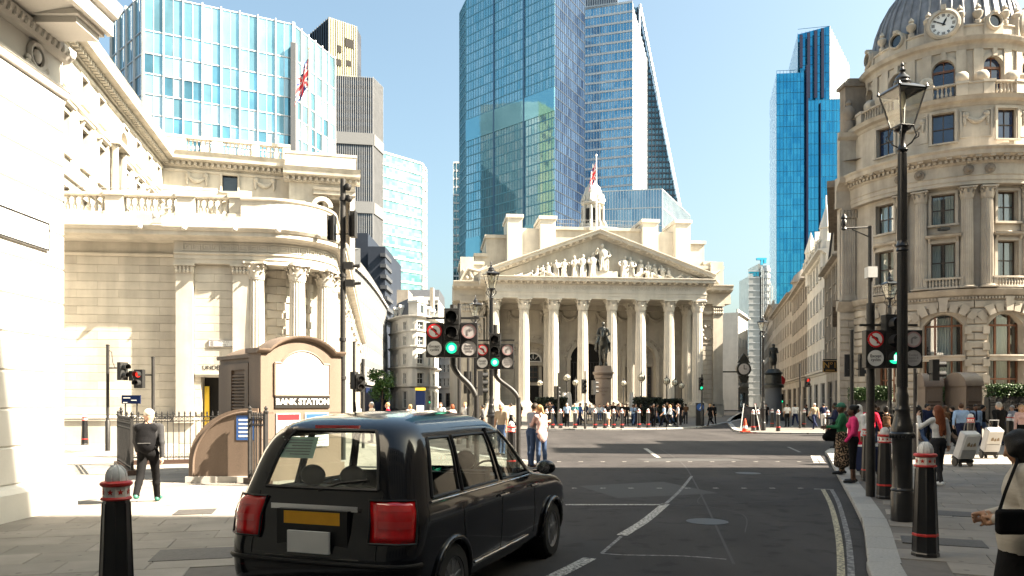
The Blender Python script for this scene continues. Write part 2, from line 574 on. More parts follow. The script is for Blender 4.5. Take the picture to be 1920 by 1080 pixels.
def walk(line, step):
 out, carry = [], 0.0
 for (ax, ay), (bx, by) in zip(line, line[1:]):
  L = hypot(bx - ax, by - ay)
  d = carry
  while d < L:
   out.append((ax + (bx - ax) * d / L, ay + (by - ay) * d / L, atan2(by - ay, bx - ax)))
   d += step
  carry = d - L
 return out
def smooth_line(line, n=4):
 out = []
 for i in range(len(line) - 1):
  p0, p1, p2, p3 = line[max(i - 1, 0)], line[i], line[i + 1], line[min(i + 2, len(line) - 1)]
  for k in range(n):
   t = k / n
   out.append(tuple(0.5 * (2 * b + (c - a) * t + (2 * a - 5 * b + 4 * c - d) * t * t + (3 * b - a - 3 * c + d) * t ** 3)
                             for a, b, c, d in zip(p0, p1, p2, p3)))
 out.append(line[-1])
 return out
def pavement(kerb, poly, side, slabs=None):
 kerb = smooth_line(kerb)
 poly = kerb + poly[len(poly) - 2:]
 p = MB().prism(poly, -0.2, 0.088).build('pavement', M_PAVEB)
 tag(p, kind='structure')
 # kerb stones: one shared mesh, laid end to end along the edge (side = +1 when the pavement is left of the walk)
 w = 0.34
 kb = MB()
 kb.cbox(-0.445, 0.445, -0.001, w, -0.2, 0.1, 0.012)
 me = kb.mesh('kerb_stone', M_KERB)
 far = MB()
 n = 0
 for x, y, a in walk(kerb, 0.9):
  ang = a if side > 0 else a + pi
  if -1 < y < 34 and abs(x) < 0.72 * y + 3 and n < 280:
   link('kerb_stone', me, p, (x, y, 0), ang)
   n += 1
  elif abs(x) < 0.8 * y + 8 and y > 0:
   far.cbox(-0.445, 0.445, -0.001, w, -0.2, 0.1, 0.012, M=Matrix.Translation((x, y, 0)) @ Matrix.Rotation(ang, 4, 'Z'))
 if far.v:
  tag(far.build('kerb', M_KERB, p), kind='stuff')
 if slabs:
  rot, lx, ly, ymax = slabs
  cells = []
  ca, sa = cos(rot), sin(rot)
  for i in range(-140, 140):
   for j in range(-140, 140):
    u = (i + (0.5 if j % 2 else 0)) * lx
    v = j * ly
    x, y = u * ca - v * sa, u * sa + v * ca
    if not (1.5 < y < ymax) or abs(x) > 0.70 * y + 1.2:
     continue
    hit = [(x + (dx * lx * ca - dy * ly * sa) * .5, y + (dx * lx * sa + dy * ly * ca) * .5) for dx in (-1, 1) for dy in (-1, 1)]
    if inside((x, y), poly) and min(pdist(q, kerb) for q in hit + [(x, y)]) > w - 0.02 and all(inside(q, poly) for q in hit):
     cells.append((hypot(x, y), x, y))
  cells.sort()
  sm = MB()
  sm.cbox(-lx / 2 + .005, lx / 2 - .005, -ly / 2 + .005, ly / 2 - .005, 0, 0.0)
  sb = MB()
  c = 0.006
  x1, y1 = lx / 2 - .004, ly / 2 - .004
  ring = [(-x1, -y1), (x1, -y1), (x1, y1), (-x1, y1)]
  v = [(a, b, 0.02) for a, b in ring] + [(a, b, 0.096) for a, b in ring] + [(a - math.copysign(c, a), b - math.copysign(c, b), 0.1) for a, b in ring]
  f = [(8, 9, 10, 11)]
  for a in range(4):
   b = (a + 1) % 4
   f += [(a, b, 4 + b, 4 + a), (4 + a, 4 + b, 8 + b, 8 + a)]
  sb.add(v, f)
  me = sb.mesh('paving_slab', M_PAVE)
  rest = MB()
  for k, (d, x, y) in enumerate(cells):
   if k < 290:
    o = link('paving_slab', me, p, (x, y, random.uniform(-0.003, 0.002)), rot)
    o.rotation_euler = (random.uniform(-.004, .004), random.uniform(-.004, .004), rot)
   else:
    rest.add(v, f, Matrix.Translation((x, y, random.uniform(-0.003, 0.002))) @ Matrix.Rotation(rot, 4, 'Z'))
  if rest.v:
   tag(rest.build('paving_slab_field', M_PAVE, p), kind='stuff')
 return p
pavement(K_LEFT, P_LEFT, 1, (radians(14), 0.92, 0.62, 33.5))
pavement(K_RIGHT, P_RIGHT, -1, (radians(-24), 0.95, 0.64, 34))
pavement(K_RE, P_RE, 1)
# painted lines and studs, parts of the road
def line(name, pxs, w, m, z=0.004, sm=True):
 pts = [gp(x, y, 0) for x, y in pxs]
 if sm and len(pts) > 2:
  pts = smooth_line(pts, 5)
 return MB().ribbon(pts, w, z).build(name, m, road)
line('painted_line', [(1543, 918), (1557, 945), (1567, 980), (1574, 1020), (1577, 1079), (1574, 1150)], 0.085, M_LINEY)
line('painted_line', [(1559, 918), (1571, 940), (1582, 975), (1591, 1015), (1596, 1079), (1594, 1150)], 0.075, M_LINEF)
line('painted_line', [(1526, 917), (1563, 918)], 0.10, M_LINEF)
line('painted_line', [(1060, 946.5), (1247, 946.5)], 0.13, M_LINE)
line('painted_line', [(1248, 945), (1228, 962), (1205, 980), (1166, 1004)], 0.16, M_LINE)
line('painted_line', [(1297, 893), (1275, 920), (1249, 944)], 0.07, M_LINEF)
line('painted_line', [(1165, 1006), (1128, 1038)], 0.05, M_LINEF)
line('painted_line', [(1128, 1038), (1175, 1041), (1280, 1043), (1362, 1049)], 0.045, M_LINEF)
line('painted_line', [(1106, 1047), (1075, 1063), (1036, 1083), (990, 1110)], 0.17, M_LINE)
line('painted_line', [(1210, 841), (1236, 859)], 0.16, M_LINE)
line('painted_line', [(1524, 854), (1531, 868)], 0.16, M_LINE)
line('painted_line', [(1533, 854), (1543, 868)], 0.16, M_LINE)
line('painted_line', [(1478, 838), (1500, 848)], 0.12, M_LINEF)
for i in range(9):
 x = 1072 + i * 53
 line('road_stud', [(x, 915.5), (x + 10, 915.5)], 0.10, M_LINE)
for i in range(12):
 x = 1044 + i * 41
 line('road_stud', [(x, 865.8), (x + 8, 865.8)], 0.12, M_LINE)
line('painted_line', [(1040, 806), (1170, 806.5)], 0.25, M_LINEF)
line('painted_line', [(1215, 805), (1240, 804)], 0.25, M_LINE)
for pts, w in (([(2.6, 9.0), (4.2, 17.5), (5.3, 24), (6.0, 31)], .035), ([(1.2, 13.5), (4.6, 14.6), (6.2, 15.0)], .03), ([(2.2, 21.0), (5.4, 21.6), (9.0, 21.2)], .03), ([(3.4, 11.2), (3.9, 13.0), (3.5, 14.4), (4.1, 16.2)], .018)):
 MB().ribbon(smooth_line(pts, 6), w, .0035).build('road_joint', M_PATCH, road)
# repairs in the road surface and covers in the pavements
MB().quad((2.1, 15.2, .003), (4.3, 16.0, .003), (3.6, 18.3, .003), (1.5, 17.4, .003)).build('asphalt_patch', M_PATCH, road)
MB().quad((4.4, 24.5, .003), (7.6, 24.9, .003), (7.3, 26.2, .003), (4.1, 25.8, .003)).build('asphalt_patch', M_PATCH, road)
for x, y, r in ((3.1, 12.2, .33), (6.3, 20.5, .33), (5.2, 36, .35)):
 mh = MB().lathe([(r, 0.0), (r, 0.006), (r - .03, 0.008), (0, 0.009)], 20, (x, y, 0)).build('manhole_cover', M_IRON, road)
def cover(x, y, w, d, rz, name='inspection_cover'):
 M = Matrix.Translation((x, y, 0)) @ Matrix.Rotation(rz, 4, 'Z')
 b = MB().box(-w / 2, w / 2, -d / 2, d / 2, 0.09, 0.106, M)
 return b.build(name, mat('cover_iron', (0.07, 0.066, 0.062), 0.6, metal=0.2, var=0.3, scale=25), tp)
tp = [o for o in COL.objects if o.name.startswith('pavement')][0]
cover(-3.75, 9.1, 0.9, 0.7, radians(14))
cover(-5.2, 12.6, 0.6, 0.6, radians(14))
tp = [o for o in COL.objects if o.name.startswith('pavement')][1]
cover(5.55, 9.9, 0.95, 0.55, radians(-24))
cover(7.1, 12.4, 0.6, 0.6, radians(-24))
# tactile paving at the crossing: one plate of studs
tb = MB()
for i in range(16):
 for j in range(12):
  M = Matrix.Translation((7.5, 15.3, 0)) @ Matrix.Rotation(radians(66), 4, 'Z')
  tb.lathe([(0.022, 0.0), (0.016, 0.008), (0, 0.009)], 6, (0.05 + i * .066, -0.05 - j * .066, 0.1), M=M)
tag(tb.build('tactile_stud', M_PAVE, tp), kind='stuff')
# street furniture
RX = Matrix.Rotation(pi / 2, 4, 'X')      # turns the lathe axis towards -y
def T(x, y, z):
 return Matrix.Translation((x, y, z))
def star_pts(r):
 return [((r if k % 2 == 0 else r * .42) * sin(k * pi / 5), (r if k % 2 == 0 else r * .42) * cos(k * pi / 5)) for k in range(10)]
def make_bollard():
 t = thing('bollard', 'x', 'bollard', (0, 0, 0))
 o8 = pi / 8
 b = MB()
 b.lathe([(.150, 0), (.150, .035), (.140, .05), (.104, 1.03), (.104, 1.045)], 8, a0=o8, a1=2 * pi + o8)
 for k in range(8):                                  # raised arrises
  a = o8 + k * pi / 4
  b.tube([(.139 * cos(a), .139 * sin(a), .06), (.105 * cos(a), .105 * sin(a), 1.02)], .006, 5)
 b.build('shaft', M_BLACK, t, smooth=25)
 MB().lathe([(.137, .235), (.142, .24), (.141, .262), (.136, .268)], 8, a0=o8, a1=2 * pi + o8).build('ring', M_RED, t, smooth=25)
 MB().lathe([(.100, 1.04), (.118, 1.045), (.122, 1.055), (.114, 1.068), (.100, 1.07)], 24).build('ring', M_RED, t, smooth=40)
 MB().lathe([(.095, 1.155), (.112, 1.158), (.126, 1.172), (.126, 1.188), (.112, 1.2), (.09, 1.203)], 24).build('ring', M_RED, t, smooth=40)
 band = MB().lathe([(.105, 1.066), (.105, 1.162)], 8, a0=o8, a1=2 * pi + o8).build('band', M_WHITEP, t)
 sm = MB().slab(star_pts(.027), -0.004, 0.0).mesh('star', M_RED)
 for k in range(8):
  a = k * pi / 4
  s = link('star', sm, band, (.0985 * sin(a), -.0985 * cos(a), 1.113), a)
 c = MB()
 pr = [(.083, 1.2), (.085, 1.225), (.080, 1.26), (.066, 1.295), (.044, 1.32), (.02, 1.333), (0, 1.335)]
 c.lathe(pr, 16)
 for k in range(8):
  a = k * pi / 4
  c.tube([(r * cos(a), r * sin(a), z) for r, z in pr[:-1]], .007, 5)
 c.build('cap', M_CAPP, t, smooth=40)
 return t
def make_far_bollard():
 t = thing('bollard', 'x', 'bollard', (0, 0, 0))
 MB().lathe([(.150, 0), (.140, .05), (.104, 1.045)], 8).build('shaft', M_BLACK, t, smooth=25)
 MB().lathe([(.138, .22), (.146, .225), (.144, .28), (.135, .285)], 8).build('ring', M_RED, t)
 MB().lathe([(.106, 1.05), (.122, 1.06), (.112, 1.08), (.108, 1.165), (.126, 1.175), (.12, 1.2), (.09, 1.203)], 10).build('band', [M_WHITEP], t, smooth=30)
 MB().lathe([(.112, 1.164), (.13, 1.175), (.124, 1.2), (.09, 1.205)], 10).build('ring', M_RED, t)
 MB().lathe([(.083, 1.2), (.085, 1.225), (.080, 1.26), (.066, 1.295), (.04, 1.322), (0, 1.335)], 10).build('cap', M_CAPP, t, smooth=40)
 return t
GB = 'black bollards with pale domed caps'
B0 = make_bollard()
nearb = [((-3.22, 6.25), .965, 'large black bollard alone on the left pavement with red rings and stars'),
         (gp(1735, 1042), 1.0, 'largest black bollard on the right, in front of the tall lamp post'),
         (gp(1659, 934), .995, 'black bollard with red rings between the lamp post and the signal pole'),
         (gp(1627, 901), .99, 'black bollard half hidden behind the woman in pink and the signal pole'),
         (gp(1820, 851), 1.05, 'black bollard standing behind the two wheeled boxes on the right'),
         (gp(159, 834), .98, 'black bollard by the long ashlar wall beside the thin signal pole')]
for i, (p, s, lb) in enumerate(nearb):
 o = B0 if i == 0 else dup(B0)
 o.location = (p[0], p[1], .1)
 o.scale = (s, s, s)
 o['label'] = lb
 o['group'] = GB
o = dup(B0, (-0.02, 20.4, .1), label='black bollard beside the couple, seen through the taxi windows')
BF = make_far_bollard()
ordn = ['first', 'second', 'third', 'fourth', 'fifth', 'sixth', 'seventh', 'eighth', 'ninth', 'tenth', 'eleventh', 'twelfth']
first = True
for i, px in enumerate((1025, 1036, 1051, 1078, 1115.5, 1134, 1150.5, 1166, 1198, 1215)):
 x, y = at(px, 53.1 if i < 8 else 54.0)
 o = BF if first else dup(BF)
 first = False
 o.location = (x, y, .1)
 o['label'] = ordn[i] + ' bollard from the left in the row along the kerb before the columned building'
 o['group'] = GB
for i, (px, Y, lb) in enumerate(((1412, 48.4, 'bollard beside the leaning board on the far right corner'), (1421, 49.6, 'bollard just right of the lamp post on the far right corner'),
                                 (1459, 47.6, 'nearest bollard on the far right corner, below the plinth of the coated statue'), (1448, 56, 'bollard at the foot of the grey plinth of the coated statue'),
                                 (1508, 55, 'bollard behind the white-shirted pair on the far right corner'), (1552, 45.6, 'bollard at the kerb end just left of the woman in the green cap'),
                                 (1700, 33, 'bollard by the railing left of the brown vents'), (1775, 30, 'bollard between the two brown vents'),
                                 (1893, 31, 'left one of two bollards by the railing at the right edge'), (1905, 30, 'right one of two bollards by the railing at the right edge'))):
 x, y = at(px, Y)
 o = dup(BF, (x, y, .1), label=lb)
 o['group'] = GB
# ---- lanterns on posts
def make_lamp():
 t = thing('street_lamp', 'x', 'street lamp', (0, 0, 0))
 pr = [(.162, 0), (.162, .42), (.150, .45), (.165, .475), (.148, .5), (.143, .52), (.139, 1.24), (.150, 1.26), (.178, 1.30), (.178, 1.325),
          (.150, 1.35), (.155, 1.42), (.140, 1.46), (.115, 1.56), (.103, 1.66), (.112, 1.69), (.098, 1.72), (.088, 1.78), (.092, 1.9), (.075, 1.95),
          (.073, 2.0)]
 b = MB().lathe(pr, 24)
 for k in range(20):                                                     # egg moulding of the base
  a = k * 2 * pi / 20
  b.ball((.165 * cos(a), .165 * sin(a), 1.285), (.022, .022, .035), 6, 4)
 b.build('base', M_BLACK, t, smooth=35)
 p = MB()
 n = 18
 for z0, z1, r0, r1 in ((2.0, 4.1, .073, .068), (4.22, 5.6, .066, .058)):
  p.lathe([(r0, z0), (r1, z1)], 20)
  for k in range(n):
   a = k * 2 * pi / n
   p.tube([(r0 * cos(a), r0 * sin(a), z0 + .03), (r1 * cos(a), r1 * sin(a), z1 - .03)], .006, 4)
 p.lathe([(.068, 4.08), (.088, 4.1), (.075, 4.14), (.092, 4.17), (.075, 4.2), (.066, 4.24)], 20)
 p.lathe([(.058, 5.58), (.085, 5.62), (.06, 5.66), (.045, 5.72), (.04, 5.86), (.06, 5.9), (.12, 5.93), (.13, 5.96)], 16)
 p.build('post', M_BLACK, t, smooth=30)
 br = MB()
 for k in range(4):
  a = k * pi / 2 + pi / 4
  br.tube([(.04 * cos(a), .04 * sin(a), 5.66), (.13 * cos(a), .13 * sin(a), 5.72), (.19 * cos(a), .19 * sin(a), 5.82), (.16 * cos(a), .16 * sin(a), 5.93), (.15 * cos(a), .15 * sin(a), 5.97)], .012, 6)
  br.tube([(.16 * cos(a), .16 * sin(a), 5.76), (.22 * cos(a), .22 * sin(a), 5.79), (.225 * cos(a), .225 * sin(a), 5.85), (.19 * cos(a), .19 * sin(a), 5.87)], .009, 5)
 br.build('bracket', M_BLACK, t, smooth=40)
 h0, h1, z0, z1 = .11, .225, 5.97, 6.50
 fr = MB()
 cor = [(-1, -1), (1, -1), (1, 1), (-1, 1)]
 for k in range(4):
  a, c = cor[k], cor[(k + 1) % 4]
  fr.tube([(a[0] * h0, a[1] * h0, z0), (a[0] * h1, a[1] * h1, z1)], .013, 5)
  fr.tube([(a[0] * h0, a[1] * h0, z0), (c[0] * h0, c[1] * h0, z0)], .015, 5)
  fr.tube([(a[0] * h1, a[1] * h1, z1), (c[0] * h1, c[1] * h1, z1)], .017, 5)
  fr.lathe([(.02, 0), (.026, .02), (.012, .05), (0, .075)], 6, (a[0] * (h1 + .01), a[1] * (h1 + .01), z1))
 fr.box(-h0, h0, -h0, h0, z0 - .012, z0)
 fr.build('frame', M_BLACK, t)
 pm = MB().quad((-h0 + .01, -h0, z0 + .01), (h0 - .01, -h0, z0 + .01), (h1 - .012, -h1, z1 - .01), (-h1 + .012, -h1, z1 - .01)).mesh('pane', G_LANT)
 for k in range(4):
  link('pane', pm, t, (0, 0, 0), k * pi / 2)
 r = MB()
 rp = [(h1 + .02, z1 + .005), (.20, z1 + .05), (.12, z1 + .10)]
 for (r0, a0), (r1, a1) in zip(rp, rp[1:]):
  for k in range(4):
   a, c = cor[k], cor[(k + 1) % 4]
   r.quad((a[0] * r0, a[1] * r0, a0), (c[0] * r0, c[1] * r0, a0), (c[0] * r1, c[1] * r1, a1), (a[0] * r1, a[1] * r1, a1))
 r.lathe([(.15, z1 + .085), (.125, z1 + .10), (.13, z1 + .14), (.105, z1 + .17), (.11, z1 + .2), (.085, z1 + .235), (.05, z1 + .27), (.03, z1 + .30),
             (.05, z1 + .33), (.028, z1 + .35), (.018, z1 + .38), (.03, z1 + .41), (.0, z1 + .47)], 14)
 r.build('roof', M_BLACK, t, smooth=35)
 l = MB().lathe([(.03, z1 - .26), (.035, z1 - .2), (.05, z1 - .14), (.045, z1 - .06), (.03, z1)], 10)
 l.build('bulb', M_BULB, t, smooth=50)
 return t
GL = 'black lantern street lamps'
L0 = make_lamp()
for i, (p, s, rz, lb) in enumerate([((5.92, 11.65), 1.0, 12, 'tall black street lamp with a clear lantern on the near right pavement'),
         (at(921, 28.2), 1.0, 20, 'black lantern street lamp between the two sets of green lights'),
         (at(891.5, 33), .92, 30, 'shorter lantern lamp just right of the nearer set of green lights'),
         (at(1668.5, 27), .915, 8, 'lantern street lamp behind the right-hand green light'),
         (at(1430.5, 49), 1.06, 35, 'lantern street lamp on the far corner left of the coated statue')]):
 o = L0 if i == 0 else dup(L0)
 o.location = (p[0], p[1], .1)
 o.rotation_euler = (0, 0, radians(rz))
 o.scale = (s, s, s)
 o['label'] = lb
 o['group'] = GL
def make_globe():
 t = thing('globe_lamp', 'x', 'street lamp', (0, 0, 0))
 MB().lathe([(.16, 0), (.16, .5), (.09, .6), (.06, .8), (.05, 3.4), (.09, 3.45), (.05, 3.5)], 8).build('post', M_IRON, t, smooth=30)
 MB().ball((0, 0, 3.85), .30, 12, 8).build('globe', M_BULB, t, smooth=60)
 c = MB()
 for k in range(4):
  a = k * pi / 4
  c.tube([(.32 * cos(a) * cos(b), .32 * sin(a) * cos(b), 3.85 + .32 * sin(b)) for b in [j * 2 * pi / 16 for j in range(17)]], .02, 4)
 c.tube([(.33 * cos(b), .33 * sin(b), 3.85) for b in [j * 2 * pi / 16 for j in range(17)]], .02, 4)
 c.lathe([(.12, 4.13), (.06, 4.25), (.0, 4.5)], 6)
 c.build('cage', M_IRON, t)
 return t
G0 = make_globe()
for i, (px, Y, s) in enumerate(((1012, 76, .95), (1063, 72, 1.06), (1079, 78, .98), (1169, 78, .96), (1203, 72, 1.06), (1250, 75, 1.0), (1265.5, 77, .97), (1278, 82, .92))):
 o = G0 if i == 0 else dup(G0)
 x, y = at(px, Y)
 o.location = (x, y, .1)
 o.scale = (s, s, s)
 o['label'] = ordn[i] + ' globe lamp from the left on the forecourt of the columned building'
 o['group'] = 'globe lamps on the forecourt'
# ---- traffic signals
def disc(mb, r, x, y, z, n=24, th=.006):
 mb.lathe([(r, 0), (r, th), (0, th)], n, M=T(x, y, z) @ RX)
def noleft(parent, x, y, z, r, dull=False, right=False):
 W, R, K = (M_SIGND, M_SIGNP, M_SIGNG) if dull else (M_SIGNW, M_SIGNR, M_SIGNK)
 b = MB()
 disc(b, r, x, y, z)
 s = b.build('sign_face', W, parent)
 b = MB()
 b.lathe([(r * .80, 0), (r * .80, .009), (r * 1.0, .009), (r * 1.0, 0)], 28, M=T(x, y, z) @ RX)
 d = .707 * r * .86
 k = -1 if right else 1
 if not right:
  q = r * .075
  b.slab([(x - d - q, z + d - q), (x - d + q, z + d + q), (x + d + q, z - d + q), (x + d - q, z - d - q)], y - .013, y - .006)
 b.build('red_ring', R, s)
 b = MB()
 w = r * .11
 # arrow stem up then bending to the side
 pts = [(k * r * .22, -r * .52), (k * r * .22, r * .02), (k * r * .12, r * .2), (-k * r * .12, r * .22)]
 for (ax, az), (bx, bz) in zip(pts, pts[1:]):
  l = hypot(bx - ax, bz - az)
  nx, nz = -(bz - az) / l * w, (bx - ax) / l * w
  b.slab([(x + ax + nx, z + az + nz), (x + ax - nx, z + az - nz), (x + bx - nx, z + bz - nz), (x + bx + nx, z + bz + nz)], y - .0095 - .0002 * ax, y - .0055)
 b.slab([(x - k * r * .12, z + r * .44), (x - k * r * .55, z + r * .22), (x - k * r * .12, z + r * .0)], y - .0102, y - .0055)
 b.build('arrow', K, s)
def except_sign(parent, x, y, z, r, lines, dull=False, size=None):
 b = MB()
 disc(b, r, x, y, z)
 s = b.build('sign_face', M_SIGND if dull else M_SIGNW, parent)
 n = len(lines)
 size = size or r * .52
 for i, l in enumerate(lines):
  text(l, size, M_SIGNG if dull else M_SIGNK, s, TM(x, y - .0075, z + (n - 1) * size * .46 - i * size * .92 + size * .05))
 return s
def head(t, x, y, z, lit, sc=1.0, n=3, name='housing', vis=True):
 w, h, d = .31 * sc, (.06 + .30 * n) * sc, .2 * sc
 hb = MB()
 hb.box(x - w / 2, x + w / 2, y, y + d, z, z + h)
 for k in range(n):
  hb.box(x - w * .46, x + w * .46, y - .012, y, z + (.045 + .3 * k) * sc, z + (.315 + .3 * k) * sc)
 hd = hb.build(name, M_HEAD, t)
 bev = hd.modifiers.new('bevel', 'BEVEL')
 bev.width, bev.segments = .012 * sc, 2
 for k in range(n):
  zc = z + (.18 + .3 * k) * sc
  m = M_OFFL
  if lit == 'green' and k == 0:
   m = M_GREENL
  if lit == 'red' and k == n - 1:
   m = M_REDL
  MB().lathe([(.105 * sc, 0), (.10 * sc, .012), (.06 * sc, .028), (0, .034)], 20, M=T(x, y - .012, zc) @ RX).build('lens', m, t, smooth=60)
  if m is M_GREENL:
   MB().lathe([(.066 * sc, .022), (.05 * sc, .034), (0, .038)], 16, M=T(x, y - .012, zc) @ RX).build('bulb', M_GREENW, t, smooth=60)  # glowing cap added for the blown-out white centre of the lit lens
  if vis:
   v = MB()
   r = .118 * sc
   v.lathe([(r, 0), (r, .20 * sc), (r - .008, .20 * sc), (r - .008, 0)], 18, M=T(x, y - .01, zc) @ RX, a0=radians(-25), a1=radians(205))
   v.build('visor', M_HEAD, t, smooth=40)
 return hd
def big_signal(label, loc, zb, bend, sc, rz=0.0, ptop=.25, cut_left=False, pr=.057):
 t = thing('traffic_light', label, 'traffic light', loc, rz, 'three-lamp signals flanked by turn signs')
 H = .96 * sc
 d = .2 * sc
 px = .0
 yb = d + .075
 if bend:
  path = [(bend, yb, 0), (bend, yb, zb - .95), (bend - .02, yb, zb - .75), (bend * .72, yb, zb - .55), (bend * .25, yb, zb - .33), (.02, yb, zb - .18), (0.0, yb, zb), (0, yb, zb + H + ptop)]
  path = smooth_line(path, 5)
 else:
  path = [(-.30 * sc, yb, 0), (-.30 * sc, yb, zb + H + ptop)]
 MB().tube(path, pr, 12).build('pole', M_IRON, t, smooth=50)
 if not bend:
  MB().tube([(-.30 * sc, yb, 0), (-.30 * sc, yb, 1.15)], .085, 12).build('pole_sleeve', M_IRON, t, smooth=50)
 head(t, 0, 0, zb, 'green', sc)
 for q in (.2, .8):
  MB().box(-.52 * sc, .52 * sc, d, d + .04, zb + H * q, zb + H * q + .04).build('bracket', M_HEAD, t)
 w, h = .34 * sc, .68 * sc
 r = .143 * sc
 for s in (-1, 1):
  x = s * (.155 * sc + w / 2 + .012)
  b = MB().box(x - w / 2, x + w / 2, .0, .17 * sc, zb, zb + h)
  bx = b.build('sign_box', M_HEAD, t)
  bev = bx.modifiers.new('bevel', 'BEVEL')
  bev.width, bev.segments = .012, 2
  zs = (zb + h * .26, zb + h * .75)
  if s < 0:
   noleft(bx, x, -.004, zs[1], r)
   except_sign(bx, x, -.004, zs[0], r, ['Except', 'cycles'])
  else:
   f = MB()
   for z in zs:
    f.lathe([(r * 1.1, 0), (r * 1.1, .02), (r * 1.04, .02), (r * 1.04, .0)], 20, M=T(x, -.0, z) @ RX)
   f.build('rim', M_HEAD, bx)
   noleft(bx, x, -.004, zs[1], r, True, True)
   except_sign(bx, x, -.004, zs[0], r, ['Except', 'buses &', 'cycles'], True, r * .4)
 return t
big_signal('nearest S-bent signal showing green left of the columned building', (*at(847, 15.0), .1), zz(670, 15.0) - .1, .47, 1.0, ptop=.1)
big_signal('farther S-bent signal showing green, beside the lantern lamp post', (*at(928, 20.6), .1), zz(692, 20.6) - .1, .62, 1.0, rz=radians(-2), ptop=.25, pr=.062)
big_signal('straight-poled signal showing green beside the tall lamp post on the right', (*at(1677, 14.4), .1), zz(690, 14.4) - .1, 0, 1.05, rz=radians(0), ptop=.24, pr=.075)
def side_head(t, x, z, n, rz, lit=None, sc=1.0, y=0.0):
 e = bpy.data.objects.new('signal_head', None)
 M = T(0, 0, 0) @ Matrix.Rotation(rz, 4, 'Z')
 w, h, d = .31 * sc, (.06 + .30 * n) * sc, .2 * sc
 hb = MB()
 Mx = T(x, y, z) @ Matrix.Rotation(rz, 4, 'Z') @ T(0, -.30, 0)
 hb.box(-w / 2, w / 2, 0, d, 0, h, Mx)
 for k in range(n):
  hb.lathe([(.118 * sc, 0), (.118 * sc, .22 * sc), (.108 * sc, .22 * sc), (.108 * sc, 0)], 14, M=Mx @ T(0, 0, (.18 + .3 * k) * sc) @ RX, a0=radians(-30), a1=radians(210))
 hb.box(-.02, .02, d, .30, h * .3, h * .3 + .04, Mx)
 o = hb.build('signal_head', M_HEAD, t)
 for k in range(n):
  m = M_OFFL
  if (lit == 'green' and k == 0) or (lit == 'red' and k == n - 1):
   m = M_GREENL if lit == 'green' else M_REDL
  MB().lathe([(.104 * sc, 0), (.09 * sc, .02), (0, .03)], 14, M=Mx @ T(0, -.002, (.18 + .3 * k) * sc) @ RX).build('lens', m, o, smooth=60)
 return o
def pole_signal(label, px, Y, top, heads, r=.057, sleeve=True, cat='traffic light'):
 t = thing('traffic_light', label, cat, (*at(px, Y), .1), 0, 'signals on plain poles')
 zt = zz(top, Y) - .1
 MB().tube([(0, 0, 0), (0, 0, zt)], r, 10).build('pole', M_IRON, t, smooth=50)
 MB().lathe([(r + .03, 0), (r + .03, 1.1), (r + .005, 1.14)], 10).build('pole_sleeve', M_IRON, t, smooth=40)
 MB().lathe([(r + .012, zt), (r + .012, zt + .03), (0, zt + .05)], 10).build('pole_cap', M_IRON, t, smooth=40)
 for dx, z, n, a, lit in heads:
  side_head(t, dx, z - .1, n, radians(a), lit)
 return t
Y = 28.4
t = pole_signal('thin pole with two side-on signal heads before the long ashlar wall', 202, Y, 648, [(.42, zz(713, Y), 2, 62, None), (.85, zz(714, Y), 1, 62, None)])
MB().tube([(0, 0, zz(690, Y) - .1), (.42, 0, zz(690, Y) - .1), (.95, 0, zz(706, Y) - .1)], .03, 6).build('arm', M_IRON, t)
MB().tube([(0, 0, zz(655, Y) - .1), (.16, -.03, zz(660, Y) - .1), (.2, -.03, zz(680, Y) - .1), (.28, 0, zz(690, Y) - .1)], .012, 5).build('cable', M_IRON, t)
Y = 27.5
t = pole_signal('thin pole with a red light and an unlit lamp, left of the station vents', 287, Y, 671, [(-.37, zz(728, Y), 2, -4, 'red')])
MB().tube([(0, 0, zz(703, Y) - .1), (-.4, 0.0, zz(703, Y) - .1)], .03, 6).build('arm', M_IRON, t)
Y = 24.0
t = thing('camera_mast', 'tall black mast with cameras and hooded boxes behind the station sign', 'mast', (*at(643, Y), .1))
zt = zz(336, Y) - .1
MB().tube([(0, 0, 0), (0, 0, zt)], .088, 12).build('pole', M_IRON, t, smooth=50)
b = MB()
for z in (zz(377, Y), zz(520, Y), zz(640, Y), zz(712, Y)):
 b.lathe([(.09, z - .1), (.115, z - .09), (.115, z), (.09, z + .01)], 12)
b.build('collar', M_IRON, t, smooth=40)
for x, py, r in ((.16, 352, .11), (.20, 374, .1)):
 c = MB()
 z = zz(py, Y) - .1
 c.tube([(0, 0, z + .1), (x, -.02, z + .12)], .025, 6)
 c.lathe([(.0, .12), (r, .08), (r, 0)], 10, (x, -.02, z))
 c.ball((x, -.02, z), r * .95, 10, 6)
 c.build('camera_dome', M_IRON, t, smooth=50)
for x, p0, p1 in ((-.33, 452, 405), (.33, 445, 397)):
 c = MB()
 c.box(x - .1, x + .1, -.12, .12, zz(p0, Y) - .1, zz(p1, Y) - .1)
 c.box(x - .1, x - .085, -.3, -.12, zz(p0, Y) - .1, zz(p1, Y) - .1)
 c.box(x + .085, x + .1, -.3, -.12, zz(p0, Y) - .1, zz(p1, Y) - .1)
 c.box(min(x, 0), max(x, 0), -.02, .02, zz(440, Y) - .1, zz(440, Y) - .06)
 c.build('hooded_box', M_HEAD, t)
for py, x in ((505, .16), (538, .2)):
 c = MB()
 z = zz(py, Y) - .1
 c.box(x - .12, x + .16, -.1, .1, z, z + .22)
 c.tube([(x + .16, 0, z + .1), (x + .36, 0, z + .12)], .05, 8)
 c.build('camera', M_HEAD, t)
Y = 29
pole_signal('pole with two side-on heads just right of the station sign', 664, Y, 642, [(-.18, zz(730, Y), 2, 75, None), (.2, zz(735, Y), 2, 20, None)])
t = thing('post', 'plain black post with a looped cable right of the station sign', 'post', (*at(681, 30), .1))
